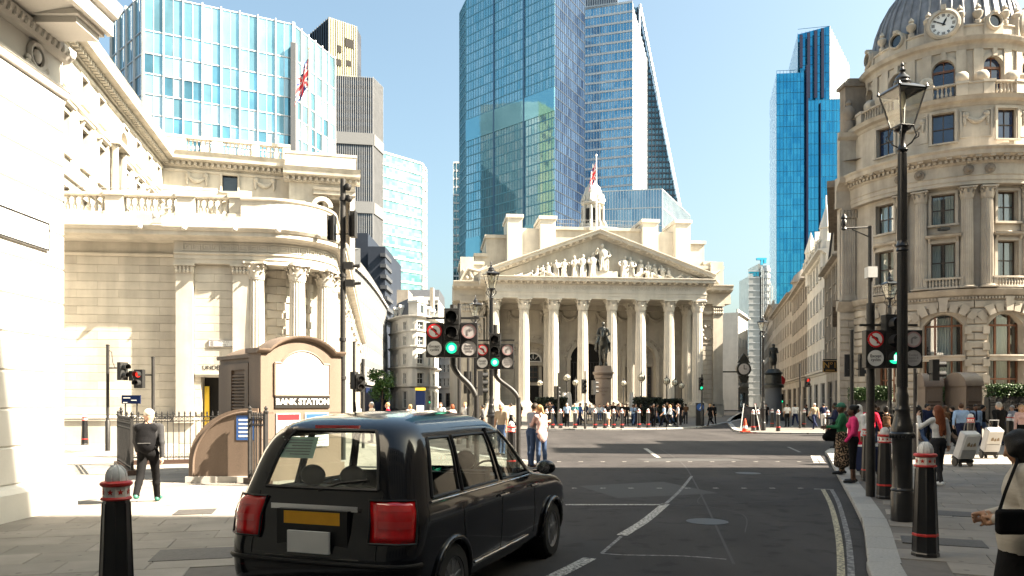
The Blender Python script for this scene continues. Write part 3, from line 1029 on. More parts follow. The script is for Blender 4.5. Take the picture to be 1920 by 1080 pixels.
MB().tube([(0, 0, 0), (0, 0, zz(673, 30) - .1)], .06, 8).build('shaft', M_IRON, t, smooth=50)
MB().tube([(0, 0, zz(676, 30) - .1), (-.12, 0, zz(684, 30) - .1), (-.1, 0, zz(693, 30) - .1), (0, 0, zz(699, 30) - .1)], .012, 5).build('cable', M_IRON, t)
Y = 33
pole_signal('pole with a back-turned signal head behind the nearest S-bent signal', 861, Y, 571, [(.32, zz(738, Y), 3, 170, None)], r=.09)
pole_signal('pole with side-on head to the right of the nearest S-bent signal', 878, 30, 664, [(.25, zz(742, 30), 3, 100, None)])
pole_signal('signal turned away before the pillars left of the horse statue', 1047, 57, 700, [(-.3, zz(748, 57), 3, 130, None)])
pole_signal('double-headed signal left of the pedestal of the horse statue', 1097, 52, 697, [(-.12, zz(738, 52), 3, 10, None), (.4, zz(740, 52), 3, 110, None)])
pole_signal('far signal showing green before the right wing of the columned building', 1316, 57.5, 703, [(-.12, zz(732, 57.5), 3, 0, 'green')])
pole_signal('pole with two side-on heads before the rusticated corner of the domed building', 1597, 33, 620, [(-.12, zz(706, 33), 3, 165, None), (.2, zz(706, 33), 3, 80, None)], r=.08)
pole_signal('pole and dark head partly hidden behind the tall lamp post', 1716, 24, 690, [(.38, zz(714, 24), 2, 80, None)])
pole_signal('signal showing red on the far side of the right-hand street', 1500, 53, 683, [(.42, zz(726, 53), 2, 0, 'red')])
pole_signal('small far signal showing green near the old street beyond the grey office', 806, 92, 690, [(.0, zz(757, 92), 3, 0, 'green')])
pole_signal('distant signal showing green by the plinth of the coated statue', 1464, 80, 741, [(.0, zz(756, 80), 3, 0, 'green')])
t = thing('camera_post', 'slim post with a long arm, camera cluster and pale box left of the tall lamp', 'mast', (*at(1632, 25), .1))
Y = 25
MB().tube([(0, 0, 0), (0, 0, zz(424, Y) - .1)], .075, 10).build('pole', M_IRON, t, smooth=50)
b = MB().tube([(0, 0, zz(426, Y) - .1), (-.86, 0, zz(428, Y) - .1)], .03, 6)
b.tube([(-.05, 0, zz(444, Y) - .1), (-.6, 0, zz(430, Y) - .1)], .02, 5)
b.build('arm', M_IRON, t)
b = MB().lathe([(.03, .55), (.06, .5), (.10, .42), (.05, .38), (.09, .3), (.10, .2), (.06, .12), (.09, .05), (.0, 0)], 8, (-.86, 0, zz(430, Y) - .15))
b.build('camera_cluster', M_HEAD, t, smooth=40)
MB().box(-.13, .17, -.14, .14, zz(521, Y) - .1, zz(501, Y) - .1).build('equipment_box', M_LGREY, t)
t = thing('road_sign', 'red round sign on a dark board beside the coated statue', 'road sign', (*at(1462, 78), .1))
MB().tube([(0, .1, 0), (0, .1, zz(704, 78))], .05, 8).build('post', M_IRON, t)
b = MB()
disc(b, .55, 0, 0, zz(714, 78) - .1, th=.03)
b.build('sign_face', M_SIGNR, t)
t = thing('keep_left_sign', 'blue round arrow sign low on the far kerb below the green signal', 'road sign', (*at(1313, 58.2), .1))
MB().box(-.3, .3, 0, .2, 0, 1.75).build('post', M_HEAD, t)
b = MB()
disc(b, .28, 0, -.003, 1.42)
s = b.build('sign_face', M_BLUE, t)
MB().slab([(-.02, 1.26), (.12, 1.54), (.17, 1.5), (.18, 1.62), (.04, 1.6), (.08, 1.56), (-.06, 1.28)], -.02, -.012).build('arrow', M_SIGNW, s)
# ---- the station entrance
ux, uy = .731, .682
def KM(u, d, z=0.0):
 return Matrix.Translation((-5.66, 17.3, .1)) @ Matrix.Rotation(radians(43), 4, 'Z') @ T(u, d, z)
def arch_pts(u0, u1, zs, zt, sh, n=14):
 c = (u0 + u1) / 2
 hw = (u1 - u0) / 2 - sh
 rise = zt - zs
 R = (hw * hw + rise * rise) / (2 * rise)
 a = math.asin(min(1, hw / R))
 return [(c + R * sin(t), zt - R + R * cos(t)) for t in [a - 2 * a * i / n for i in range(n + 1)]]
kz = zz(664, 17.9) - .1
ktop = zz(638, 18.0) - .1
t = thing('station_entrance', 'brown stone station entrance block with arched top and blank white panel', 'station entrance')
t.matrix_world = KM(0, 0)
W = 2.05
s = MB()
out = [(0, 0), (W, 0), (W, kz)] + arch_pts(0, W, kz, ktop, .22) + [(0, kz)]
s.slab(out, 0, .62)
s.build('front_block', S_GRANITE, t)
s = MB()
out = [(.12, 0), (W - .12, 0), (W - .12, kz - .08)] + arch_pts(.12, W - .12, kz - .08, ktop - .14, .15) + [(.12, kz - .08)]
s.slab(out, .62, 2.55)
s.box(.06, .12, .8, 1.0, 1.2, kz - .2)
s.box(.06, .12, 1.75, 2.5, 1.2, kz - .2)
s.box(.06, .12, 1.0, 1.75, kz - .35, kz - .2)
s.box(.06, .12, 1.0, 1.75, 1.2, 1.32)
s.build('rear_block', S_GRANITE, t)
b = MB()
for i in range(15):
 z = 1.36 + i * (kz - 1.75) / 15
 b2 = [(.118, z), (.118, z + .022), (.068, z - .012), (.068, z - .034)]
 b.add([(p[0], 1.02, p[1]) for p in b2] + [(p[0], 1.73, p[1]) for p in b2], [(0, 1, 2, 3), (7, 6, 5, 4), (0, 4, 5, 1), (1, 5, 6, 2), (2, 6, 7, 3), (3, 7, 4, 0)])
b.build('louvre', S_GRANITE, t)
def moulding(u0, u1, zs, zt, d0, d1, sh, prof, name, m):
 pts = [(u1 + .0, zs), (u1 - sh, zs)] + arch_pts(u0, u1, zs, zt, sh)[1:-1] + [(u0 + sh, zs), (u0, zs)]
 o = MB()
 k = len(prof)
 cx = (u0 + u1) / 2
 nm = []
 for i, p in enumerate(pts):
  a, c = pts[max(i - 1, 0)], pts[min(i + 1, len(pts) - 1)]
  v = Vector((c[0] - a[0], c[1] - a[1])).normalized()
  nm.append((v.y, -v.x) if (v.y * 0 + -v.x) > 0 else (-v.y, v.x))
 vs = []
 for i, p in enumerate(pts):
  for h, d in prof:
   vs.append((p[0] + nm[i][0] * h, d, p[1] + nm[i][1] * h))
 fs = []
 for i in range(len(pts) - 1):
  for j in range(k):
   a, c = i * k + j, i * k + (j + 1) % k
   fs.append((a, c, c + k, a + k))
 fs += [tuple(range(k)), tuple(range(len(pts) * k - 1, len(pts) * k - k - 1, -1))]
 o.add(vs, fs)
 return o.build(name, m, t, smooth=35)
moulding(-.09, W + .09, kz, ktop, 0, 0, .30, [(0.0, .62), (0.0, .0), (.03, -.05), (.05, -.10), (.085, -.12), (.10, -.12), (.12, .62)], 'cornice', S_GRANITE)
moulding(.05, W - .05, kz - .08, ktop - .14, 0, 0, .22, [(0.002, 2.58), (0.002, .63), (.05, .63), (.09, .66), (.09, 2.62), (.06, 2.62)], 'rear_cornice', S_GRANITE)
s = MB().box(-.06, W + .06, -.06, .625, 0, .35)
s.box(.06, W - .06, .63, 2.6, 0, .35)
s.build('plinth', S_GRANITE, t)
ztop = ktop - .26
zb0 = zz(743, 17.9) - .1
pan = [(.33, zb0 + .02), (W - .33, zb0 + .02), (W - .33, kz - .22)] + arch_pts(.33, W - .33, kz - .22, ztop, .16) + [(.33, kz - .22)]
M_PANEL = mat('white_enamel_panel', (0.80, 0.80, 0.79), 0.35, var=0.02, scale=3)
MB().slab(pan, -.028, .01).build('panel', M_PANEL, t)
fr = [(p[0], p[1]) for p in pan]
b = MB()
for (ax, az), (bx, bz) in zip(fr, fr[1:] + fr[:1]):
 b.tube([(ax, -.02, az), (bx, -.02, bz)], .028, 6)
b.build('panel_frame', S_GRANITE, t, smooth=50)
zb1 = zz(765, 17.9) - .1
M_BAND = mat('grey_name_band', (0.016, 0.015, 0.014), 0.4, var=0.08, scale=4)
bd = MB().box(.33, W - .33, -.034, .012, zb1, zb0).build('name_band', M_BAND, t)
text('BANK STATION', (zb0 - zb1) * .70, M_SIGNW, bd, TM(W / 2, -.036, (zb0 + zb1) / 2 + .005), 'lettering', .004, sx=1.0).data.offset = .006
# boards under the name
for x0, x1, z0, z1, m, st in ((.36, .95, .75, zb1 - .12, M_SIGNW, M_SIGNR), (1.08, W - .36, .75, zb1 - .12, M_SIGNW, M_BLUE)):
 p = MB().box(x0, x1, -.03, .01, z0, z1).build('poster', m, t)
 MB().box(x0 + .02, x1 - .02, -.034, -.031, z1 - .16, z1 - .02).build('poster_header', st, p)
 b = MB()
 for k in range(9):
  b.box(x0 + .05, x1 - .06 - .05 * (k % 3), -.033, -.0305, z1 - .24 - k * .07, z1 - .21 - k * .07)
 b.build('poster_print', M_SIGNG, p)
b = MB()
for z in (.95, 1.55):
 b.box(.0, .31, -.003, .0, z, z + .008).box(W - .31, W, -.003, .0, z, z + .008)
 b.box(.117, .12, .62, 2.55, z, z + .008)
b.build('joint', M_DARK, t)
# stair hood: quarter-round granite parapets beside the entrance
t = thing('stair_hood', 'rounded dark brown granite hood over the station stairs beside the railing', 'stair hood', (-7.22, 17.15, .1), radians(3))
L, Hh = 1.52, 1.66
def hood(y0, y1, x0, Lx, hz, m, name):
 pts = [(x0 + Lx, 0), (x0 + Lx, hz)]
 for i in range(13):
  a = pi / 2 + (pi / 2) * i / 12
  pts.append((x0 + Lx * .86 + Lx * .86 * cos(a), hz * .28 + hz * .72 * sin(a)))
 pts.append((x0, 0))
 return MB().slab(pts, y0, y1).build(name, m, t, smooth=35)
hood(0, .28, 0, L, Hh, S_GRANITE, 'near_parapet')
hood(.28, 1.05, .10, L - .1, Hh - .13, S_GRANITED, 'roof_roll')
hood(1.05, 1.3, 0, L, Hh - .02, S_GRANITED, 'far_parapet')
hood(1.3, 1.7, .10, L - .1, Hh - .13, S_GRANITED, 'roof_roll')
hood(1.7, 1.95, 0, L, Hh - .02, S_GRANITE, 'far_parapet')
pts = []
r = MB()
rim = [(L * .98, Hh * .995)] + [(L * .86 + L * .86 * cos(pi / 2 + pi / 2 * i / 12), Hh * .28 + Hh * .72 * sin(pi / 2 + pi / 2 * i / 12)) for i in range(13)] + [(0.0, .05)]
r.tube([(p[0] + .10 * (1 if 0 else 1) * (1 - p[0] / L), -.012, p[1] - .08) for p in rim], .03, 6)
r.build('edge_moulding', S_GRANITE, t, smooth=50)
MB().box(-.06, L, -.05, 2.0, 0, .14).build('plinth', S_WHITE, t)
p = MB().box(1.05, 1.45, -.012, .0, .95, 1.5).build('notice', M_BLUE, t)
b = MB()
for i in range(5):
 b.box(1.10, 1.40 - .04 * (i % 3), -.016, -.013, 1.38 - i * .09, 1.42 - i * .09)
b.build('notice_print', M_SIGNW, p)
def railing(label, p, q, h, z0=.1, step=.115, spear=.16, plinth=.12, scroll=True, name='railing', m=None, r=.014):
 m = m or M_IRON
 dx, dy = q[0] - p[0], q[1] - p[1]
 L = hypot(dx, dy)
 t = thing(name, label, 'railing', (p[0], p[1], z0), atan2(dy, dx))
 bar = MB().tube([(0, 0, plinth), (0, 0, h - spear)], r, 6)
 bar.lathe([(r * 1.0, h - spear), (r * 2.2, h - spear * .82), (r * 1.3, h - spear * .7), (r * 2.0, h - spear * .45), (r * 1.1, h - spear * .25), (0, h)], 6)
 me = bar.mesh('bar', m, 40)
 n = int(L / step)
 for i in range(n + 1):
  link('bar', me, t, (L * i / n, 0, 0))
 rl = MB()
 for z in (plinth + .06, h - spear - .16, h - spear - .03):
  rl.box(0, L, -.022, .022, z, z + .03)
 rl.build('rail', m, t)
 if scroll:
  sc = MB()
  for i in range(n):
   x = L * (i + .5) / n
   zc = h - spear - .08
   sc.tube([(x + .04 * cos(a), 0, zc + .045 * sin(a)) for a in [k * pi / 4 for k in range(9)]], .007, 4)
   sc.tube([(x + .035 * cos(a), 0, plinth + .14 + .04 * sin(a)) for a in [k * pi / 4 for k in range(9)]], .007, 4)
  sc.build('scrollwork', m, t)
 ps = MB().box(-.035, .035, -.035, .035, 0, h - .04).lathe([(.05, h - .04), (.06, h), (.03, h + .03), (.045, h + .07), (0, h + .13)], 8).mesh('end_post', m)
 for x in (0, L):
  link('end_post', ps, t, (x, 0, 0))
 if plinth > .03:
  MB().box(-.1, L + .1, -.11, .11, 0, plinth).build('plinth', S_GRANITED, t)
 return t
railing('spiked iron railing standing against the station front, seen end-on', (-5.82, 17.05), (-5.27, 16.45), 1.60)
railing('spiked iron railing in front of the long ashlar wall, left of the stair hood', (-11.2, 22.0), (-8.6, 22.9), 1.55, step=.15)
railing('returning iron railing between the stair hood and the ashlar wall', (-8.6, 23.0), (-6.6, 25.2), 1.55, step=.16)
railing('iron railing end beside the walking man', (-11.2, 21.85), (-9.35, 18.9), 1.45, step=.16)
t = thing('finger_board', 'small dark map board on posts before the ashlar wall', 'sign', (*at(246, 26.5), .1))
MB().box(-.32, .32, -.03, .03, zz(757, 26.5) - .1, zz(741, 26.5) - .1).build('board', M_NAVY, t)
b = MB()
for i in range(3):
 b.box(-.26 + .27 * (i == 1), -.02 + .27 * (i == 1) - .05 * i, -.036, -.031, 1.93 - .08 * i, 1.96 - .08 * i)
b.build('print', M_SIGNW, t)
MB().tube([(-.2, 0, 0), (-.2, 0, 1.9)], .025, 6).tube([(.2, 0, 0), (.2, 0, 1.9)], .025, 6).build('post', M_IRON, t)
# ---- right hand side: vents, hedges and railing before the domed building
def vent(label, px0, px1, top, Y, rz):
 w = (px1 - px0) / F * Y * .82
 x, y = at((px0 + px1) / 2, Y)
 t = thing('vent_kiosk', label, 'vent', (x, y, .1), radians(rz), 'brown stone vents')
 h = zz(top, Y) - .1
 d = 1.3
 b = MB()
 b.box(-w / 2, w / 2, 0, d, .2, h * .80)
 b.box(-w / 2 + .08, w / 2 - .08, -.03, 0, .35, h * .72)
 b.build('body', S_GRANITE, t)
 b = MB()
 n = 10
 arc = [(-.06 - .0 + (d + .12) / 2 - (d + .12) / 2 * cos(pi * i / n), h * .80 + .2 * h * sin(pi * i / n)) for i in range(n + 1)]
 b.run(arc, -w / 2 - .06, w / 2 + .06)
 b.build('roof', S_GRANITE, t, smooth=40)
 MB().box(-w / 2 - .05, w / 2 + .05, -.05, d + .05, 0, .2).build('plinth', S_GRANITED, t)
 b = MB()
 for i in range(9):
  b.box(-w / 2 + .1, w / 2 - .1, -.05, -.03, .5 + i * .16, .56 + i * .16)
 b.build('louvre', S_GRANITED, t)
vent('left brown stone vent with a barrel top before the arched window', 1733, 1769, 699, 35, -14)
vent('right brown stone vent with a barrel top, before the striped stone pier', 1806, 1847, 697, 34, 10)
def hedge(label, x0, x1, y0, y1, z0, z1, n, box=True, mt=None, leaf=.05):
 t = thing('hedge', label, 'hedge', ((x0 + x1) / 2, (y0 + y1) / 2, z0))
 hx, hy, h = (x1 - x0) / 2, (y1 - y0) / 2, z1 - z0
 b = MB()
 rnd = random.Random(int(x0 * 100 + y0))
 for k in range(n):
  f = rnd.random()
  if f < .35:
   p = (rnd.uniform(-hx, hx), rnd.uniform(-hy, hy), h)
  elif f < .8:
   p = (rnd.uniform(-hx, hx), -hy, rnd.uniform(0, h))
  else:
   p = (rnd.choice((-hx, hx)), rnd.uniform(-hy, hy), rnd.uniform(0, h))
  p = Vector(p) + Vector((rnd.gauss(0, .05), rnd.gauss(0, .05), rnd.gauss(0, .045)))
  a = Vector((rnd.gauss(0, 1), rnd.gauss(0, 1), rnd.gauss(0, 1))).normalized() * leaf
  c = a.cross(Vector((rnd.gauss(0, 1), rnd.gauss(0, 1), rnd.gauss(0, 1)))).normalized() * leaf * .55
  b.quad(tuple(p - a), tuple(p + c), tuple(p + a), tuple(p - c))
 f = b.build('foliage', mt or M_HEDGE, t)
 f['kind'] = 'stuff'
 MB().box(-hx + .06, hx - .06, -hy + .06, hy - .06, 0.02, h - .06).build('twigs', M_DARK, t)
 if box and z0 > .3:
  MB().box(-hx - .03, hx + .03, -hy - .03, hy + .03, .1 - z0, 0).build('planter', M_IRON, t)
 return t
def pxbox(px0, px1, Y):
 return at(px0, Y)[0], at(px1, Y)[0]
for lb, a, c, t0, t1, Y in (('clipped hedge between the two brown vents', 1769, 1806, 754, 726, 37), ('bright clipped hedge at the right edge by the bronze window', 1868, 1935, 744, 723, 38),
       ('dark hedge left of the tall lamp, below the rusticated wall', 1604, 1628, 750, 730, 43), ('dark hedge between the signal pole and the tall lamp', 1640, 1672, 750, 727, 43)):
 x0, x1 = pxbox(a, c, Y)
 hedge(lb, x0, x1, Y, Y + .9, zz(t0, Y), zz(t1, Y), 2600)
x0, x1 = pxbox(1672, 1745, 39)
railing('black railing left of the left brown vent', (x0, 39), (x1, 37.5), 1.7, step=.2, scroll=False)
x0, x1 = pxbox(1768, 1812, 36.2)
railing('black railing between the two brown vents', (x0, 36.4), (x1, 36.2), 1.6, step=.2, scroll=False)
x0, x1 = pxbox(1850, 1960, 37.2)
railing('black railing before the bright hedge at the right edge', (x0, 37.0), (x1, 37.2), 1.95, step=.2, scroll=False)
# ---- far pavement: planters, folded parasols, cone and board
for lb, a, c, t0, t1, Y in (('long dark planter hedge left of the horse statue', 1005, 1062, 776, 747, 66), ('dark planter hedge right of the horse statue', 1193, 1240, 775, 747, 66),
       ('short dark planter hedge before the right columns', 1243, 1281, 774, 750, 68)):
 x0, x1 = pxbox(a, c, Y)
 hedge(lb, x0, x1, Y, Y + 1.6, .1, zz(t1, Y), 1500, leaf=.12, mt=M_HEDGED)
t0 = None
for i, (px, lb) in enumerate(((1058, 'left one of two folded pale parasols left of the horse statue'), (1067, 'right one of two folded pale parasols left of the horse statue'), (1184, 'folded pale parasol right of the horse statue'))):
 if t0 is None:
  t0 = thing('folded_parasol', lb, 'parasol')
  MB().lathe([(.03, 0), (.03, 1.1)], 6).build('pole', M_IRON, t0)
  p = MB()
  for k in range(7):
   a = k * 2 * pi / 7
   p.lathe([(.02, 1.0), (.14, 1.12), (.16, 1.6), (.08, 2.5), (.0, 2.75)], 6, (.12 * cos(a), .12 * sin(a), 0))
  p.build('canopy', S_WHITE, t0, smooth=50)
  o = t0
 else:
  o = dup(t0, label=lb)
 o['group'] = 'folded parasols on the forecourt'
 x, y = at(px, 70)
 o.location = (x, y, .1)
t = thing('traffic_cone', 'orange and white traffic cone on the far right kerb', 'traffic cone', (*at(1397, 46.6), .1))
MB().box(-.25, .25, -.25, .25, 0, .05).build('base', M_CONE, t)
c = MB()
pr = [(.19, .05), (.16, .2), (.128, .36), (.095, .52), (.06, .7), (.04, .8), (0, .8)]
c.lathe(pr, 12).build('body', M_CONE, t, smooth=40)
MB().lathe([(.160, .22), (.130, .37)], 12).build('white_band', M_SIGNW, t, smooth=40)
t = thing('leaning_board', 'grey sheet board propped between white legs on the far right kerb', 'board', (*at(1405, 49.0), .1))
MB().slab([(-.5, .25), (.5, .25), (.42, 1.5), (-.42, 1.5)], -.02, .02).build('board', M_OFFL, t)
MB().tube([(-.62, -.2, 0), (-.35, 0, 1.7)], .03, 5).tube([(.62, -.2, 0), (.35, 0, 1.7)], .03, 5).build('leg', M_SIGNW, t)
t = thing('map_totem', 'tall information totem with a yellow top on the far left pavement', 'totem', (*at(788, 62), .1))
h = zz(727, 62) - .1
MB().box(-.38, .38, 0, .15, 0, h - .22).build('panel', M_NAVY, t)
MB().box(-.40, .40, -.01, .16, h - .22, h).build('yellow_top', M_YEL, t)
MB().box(-.30, .30, -.012, -.002, h * .35, h * .52).build('map_face', M_SIGNW, t)
# building kit
class Flat:
 warp = None
 du = 1e9
 def place(s, u, y, z):
  return (u, y, z), 0.0
class Arc:
 def __init__(s, cx, cy, R):
  s.cx, s.cy, s.R, s.du = cx, cy, R, R * radians(5)
 def warp(s, u, y, z):
  a = u / s.R
  return (s.cx + (s.R - y) * sin(a), s.cy - (s.R - y) * cos(a), z)
 def place(s, u, y, z):
  return s.warp(u, y, z), u / s.R
class Way:
 def __init__(s, pts):
  s.p = pts
  s.c = [0.0]
  for a, b in zip(pts, pts[1:]):
   s.c.append(s.c[-1] + hypot(b[0] - a[0], b[1] - a[1]))
  s.du = 0.3
 def frame(s, u):
  i = 0
  while i < len(s.c) - 2 and s.c[i + 1] < u:
   i += 1
  a, b = s.p[i], s.p[i + 1]
  L = s.c[i + 1] - s.c[i]
  t = (u - s.c[i]) / L
  h = atan2(b[1] - a[1], b[0] - a[0])
  return a[0] + (b[0] - a[0]) * t, a[1] + (b[1] - a[1]) * t, h
 def nrm(s, u):
  e = 0.15
  x0, y0, _ = s.frame(u - e)
  x1, y1, _ = s.frame(u + e)
  return atan2(y1 - y0, x1 - x0)
 def warp(s, u, y, z):
  x, yy, _ = s.frame(u)
  h = s.nrm(u)
  return (x - y * sin(h), yy + y * cos(h), z)
 def place(s, u, y, z):
  return s.warp(u, y, z), s.nrm(u)
FLAT = Flat()
def nseg(face, a, b):
 return max(1, int(math.ceil(abs(b - a) / face.du)))
def wall(parent, face, u0, u1, z0, z1, m, holes=(), depth=.3, y=0.0, name='wall', back=False):
 us = {u0, u1}
 zs = {z0, z1}
 for u, z, w, h in holes:
  us |= {u - w / 2, u + w / 2}
  zs |= {z, z + h}
 us = sorted(x for x in us if u0 - 1e-6 <= x <= u1 + 1e-6)
 zs = sorted(x for x in zs if z0 - 1e-6 <= x <= z1 + 1e-6)
 uu = []
 for a, b in zip(us, us[1:]):
  n = nseg(face, a, b)
  uu += [a + (b - a) * i / n for i in range(n)]
 uu.append(us[-1])
 mb = MB(face.warp)
 for a, b in zip(uu, uu[1:]):
  for c, d in zip(zs, zs[1:]):
   mu, mz = (a + b) / 2, (c + d) / 2
   if any(abs(mu - u) < w / 2 and z < mz < z + h for u, z, w, h in holes):
    continue
   mb.quad((a, y, c), (b, y, c), (b, y, d), (a, y, d))
 for u, z, w, h in holes:
  a, b, c, d = u - w / 2, u + w / 2, z, z + h
  e = y + depth
  mb.quad((a, y, c), (a, y, d), (a, e, d), (a, e, c))
  mb.quad((b, y, d), (b, y, c), (b, e, c), (b, e, d))
  mb.quad((a, y, d), (b, y, d), (b, e, d), (a, e, d))
  mb.quad((b, y, c), (a, y, c), (a, e, c), (b, e, c))
 return mb.build(name, m, parent)
def run(parent, face, prof, u0, u1, m, name, smooth=None):
 return MB(face.warp).run(prof, u0, u1, nseg(face, u0, u1)).build(name, m, parent, smooth=smooth)
_cache = {}
def stone_mesh(L, h, d, c, m):
 k = ('st', round(L, 3), round(h, 3), d, c, m.name)
 if k not in _cache:
  _cache[k] = MB().cbox(-L / 2, L / 2, -d, .0, 0, h, c, cx=.002).mesh('stone', m)
 return _cache[k]
def ashlar(parent, face, u0, u1, z0, z1, courses, blen, m, holes=(), proud=.025, gap=.008, c=.012, y=0.0, limit=290, name='stone', every=None):
 h = (z1 - z0) / courses
 n = max(1, int(round((u1 - u0) / blen)))
 L = (u1 - u0) / n
 rest = MB(face.warp)
 k = 0
 for r in range(courses):
  if every and not every(r):
   continue
  z = z0 + r * h
  off = 0 if r % 2 else L / 2
  spans = []
  a = u0
  x = u0 + (L - off if off else L)
  while x < u1 - .05:
   spans.append((a, x))
   a = x
   x += L
  spans.append((a, u1))
  for a, b in spans:
   pieces = [(a, b)]
   for hu, hz, hw, hh in holes:
    if hz < z + h - .02 and z < hz + hh - .02:
     nxt = []
     for p, q in pieces:
      lo, hi = hu - hw / 2, hu + hw / 2
      if q <= lo or p >= hi:
       nxt.append((p, q))
      else:
       if p < lo - .12:
        nxt.append((p, lo))
       if q > hi + .12:
        nxt.append((hi, q))
     pieces = nxt
   for p, q in pieces:
    if q - p < .1:
     continue
    if k < limit:
     loc, rz = face.place((p + q) / 2, y, z + gap / 2)
     link(name, stone_mesh(q - p - gap * .35, h - gap, proud, c, m), parent, loc, rz)
     k += 1
    else:
     rest.cbox(p + gap * .2, q - gap * .2, y - proud, y, z + gap / 2, z + h - gap / 2, c, cx=.002)
 if rest.v:
  tag(rest.build(name + 'work', m, parent), kind='stuff')
def sash_mesh(w, h, nx, nz, bar, fr, m, arch=0.0):
 k = ('sash', round(w, 3), round(h, 3), nx, nz, bar, fr, m.name, arch)
 if k not in _cache:
  b = MB()
  b.box(-w / 2, -w / 2 + fr, 0, .07, 0, h)
  b.box(w / 2 - fr, w / 2, 0, .07, 0, h)
  b.box(-w / 2 + fr, w / 2 - fr, 0, .07, 0, fr)
  b.box(-w / 2 + fr, w / 2 - fr, 0, .07, h - fr, h)
  for i in range(1, nx):
   x = -w / 2 + w * i / nx
   b.box(x - bar / 2, x + bar / 2, .012, .055, fr, h - fr)
  for i in range(1, nz):
   z = h * i / nz
   b.box(-w / 2 + fr, w / 2 - fr, .008, .06, z - bar * .7, z + bar * .7)
  _cache[k] = b.mesh('window', m)
  _cache[('pane',) + k] = MB().quad((-w / 2 + .01, .06, .01), (w / 2 - .01, .06, .01), (w / 2 - .01, .06, h - .01), (-w / 2 + .01, .06, h - .01))
 return _cache[k], ('pane',) + k
def window(parent, face, u, z, w, h, nx=1, nz=2, bar=.04, fr=.06, m=None, pane=None, y=.22, name='window'):
 m = m or M_WFRAME
 pane = pane or M_PANE
 me, pk = sash_mesh(w, h, nx, nz, bar, fr, m)
 pk2 = (pk, pane.name)
 if pk2 not in _cache:
  _cache[pk2] = _cache[pk].mesh('pane', pane)
 loc, rz = face.place(u, y, z)
 o = link(name, me, parent, loc, rz)
 link('pane', _cache[pk2], o)
 return o
def surround(parent, face, u, z, w, h, m, t=.16, p=.06, sill=.12, hood=0, name='window_surround', ped=False):
 k = ('sur', round(w, 3), round(h, 3), t, p, sill, hood, ped, m.name)
 if k not in _cache:
  b = MB()
  b.box(-w / 2 - t, -w / 2, -p, 0, 0, h + t)
  b.box(w / 2, w / 2 + t, -p, 0, 0, h + t)
  b.box(-w / 2, w / 2, -p, 0, h, h + t)
  if sill:
   b.box(-w / 2 - t - .06, w / 2 + t + .06, -p - .10, 0, -sill, 0)
  if hood:
   zt = h + t + .14
   b.box(-w / 2 - t, w / 2 + t, -p * .5, 0, h + t, zt)
   b.run([(0, zt), (-hood * .6, zt), (-hood, zt + .08), (-hood, zt + .15), (-hood * 1.1, zt + .2), (0, zt + .24)], -w / 2 - t - .15, w / 2 + t + .15)
   for s in (-1, 1):
    x = s * (w / 2 + t * .5)
    b.run([(0, zt - .42), (-.08, zt - .36), (-hood * .75, zt - .06), (-hood * .75, zt), (0, zt)], x - t * .4, x + t * .4)
  if ped:
   zt = h + t + .36
   W = w / 2 + t + .2
   b.slab([(-W, zt), (W, zt), (0, zt + W * .42)], -hood * .55, 0)
   for s in (-1, 1):
    b.add([(s * W * 1.03, -hood, zt), (0, -hood, zt + W * .43), (0, -hood, zt + W * .43 + .14), (s * W * 1.03, -hood, zt + .14),
                       (s * W * 1.03, 0, zt), (0, 0, zt + W * .43), (0, 0, zt + W * .43 + .14), (s * W * 1.03, 0, zt + .14)],
                      [(0, 1, 2, 3), (3, 2, 6, 7), (0, 4, 5, 1), (0, 3, 7, 4)])
  _cache[k] = b.mesh(name, m)
 loc, rz = face.place(u, 0, z)
 return link(name, _cache[k], parent, loc, rz)
def baluster_mesh(h, r, m, n=10):
 k = ('bal', h, r, m.name, n)
 if k not in _cache:
  pr = [(.9, 0), (.9, .08), (.55, .1), (.6, .14), (.95, .28), (1.0, .36), (.8, .48), (.45, .62), (.42, .72), (.6, .76), (.45, .80), (.5, .88), (.9, .9), (.9, 1.0)]
  _cache[k] = MB().lathe([(a * r, z * h) for a, z in pr], n).mesh('baluster', m, 35)
 return _cache[k]
def balustrade(parent, face, u0, u1, z, h, m, step=.3, piers=(), pw=.6, d=.34, y=0.0, rail=True, r=None):
 if rail:
  run(parent, face, [(y - d / 2 - .03, z), (y - d / 2 - .03, z + .14), (y + d / 2 + .03, z + .14), (y + d / 2 + .03, z)], u0, u1, m, 'plinth_course')
  zt = z + h
  run(parent, face, [(y - d / 2, zt - .16), (y - d / 2 - .06, zt - .12), (y - d / 2 - .06, zt - .02), (y - d / 2, zt), (y + d / 2, zt), (y + d / 2 + .06, zt - .02), (y + d / 2, zt - .16)], u0, u1, m, 'top_rail')
 bm = baluster_mesh(round(h - .3, 3), r or step * .36, m)
 n = int((u1 - u0) / step)
 for i in range(n):
  u = u0 + (i + .5) * (u1 - u0) / n
  if any(abs(u - p) < pw / 2 + step * .3 for p in piers):
   continue
  loc, rz = face.place(u, y, z + .14)
  link('baluster', bm, parent, loc, rz)
 for p in piers:
  loc, rz = face.place(p, y, z)
  k = ('pier', pw, h, d, m.name)
  if k not in _cache:
   b = MB().box(-pw / 2, pw / 2, -d / 2 - .05, d / 2 + .05, .0, h)
   b.box(-pw / 2 - .06, pw / 2 + .06, -d / 2 - .12, d / 2 + .12, h - .12, h + .06)
   b.box(-pw / 2 - .05, pw / 2 + .05, -d / 2 - .09, d / 2 + .09, -.001, .16)
   _cache[k] = b.mesh('pier', m)
  link('pier', _cache[k], parent, loc, rz)
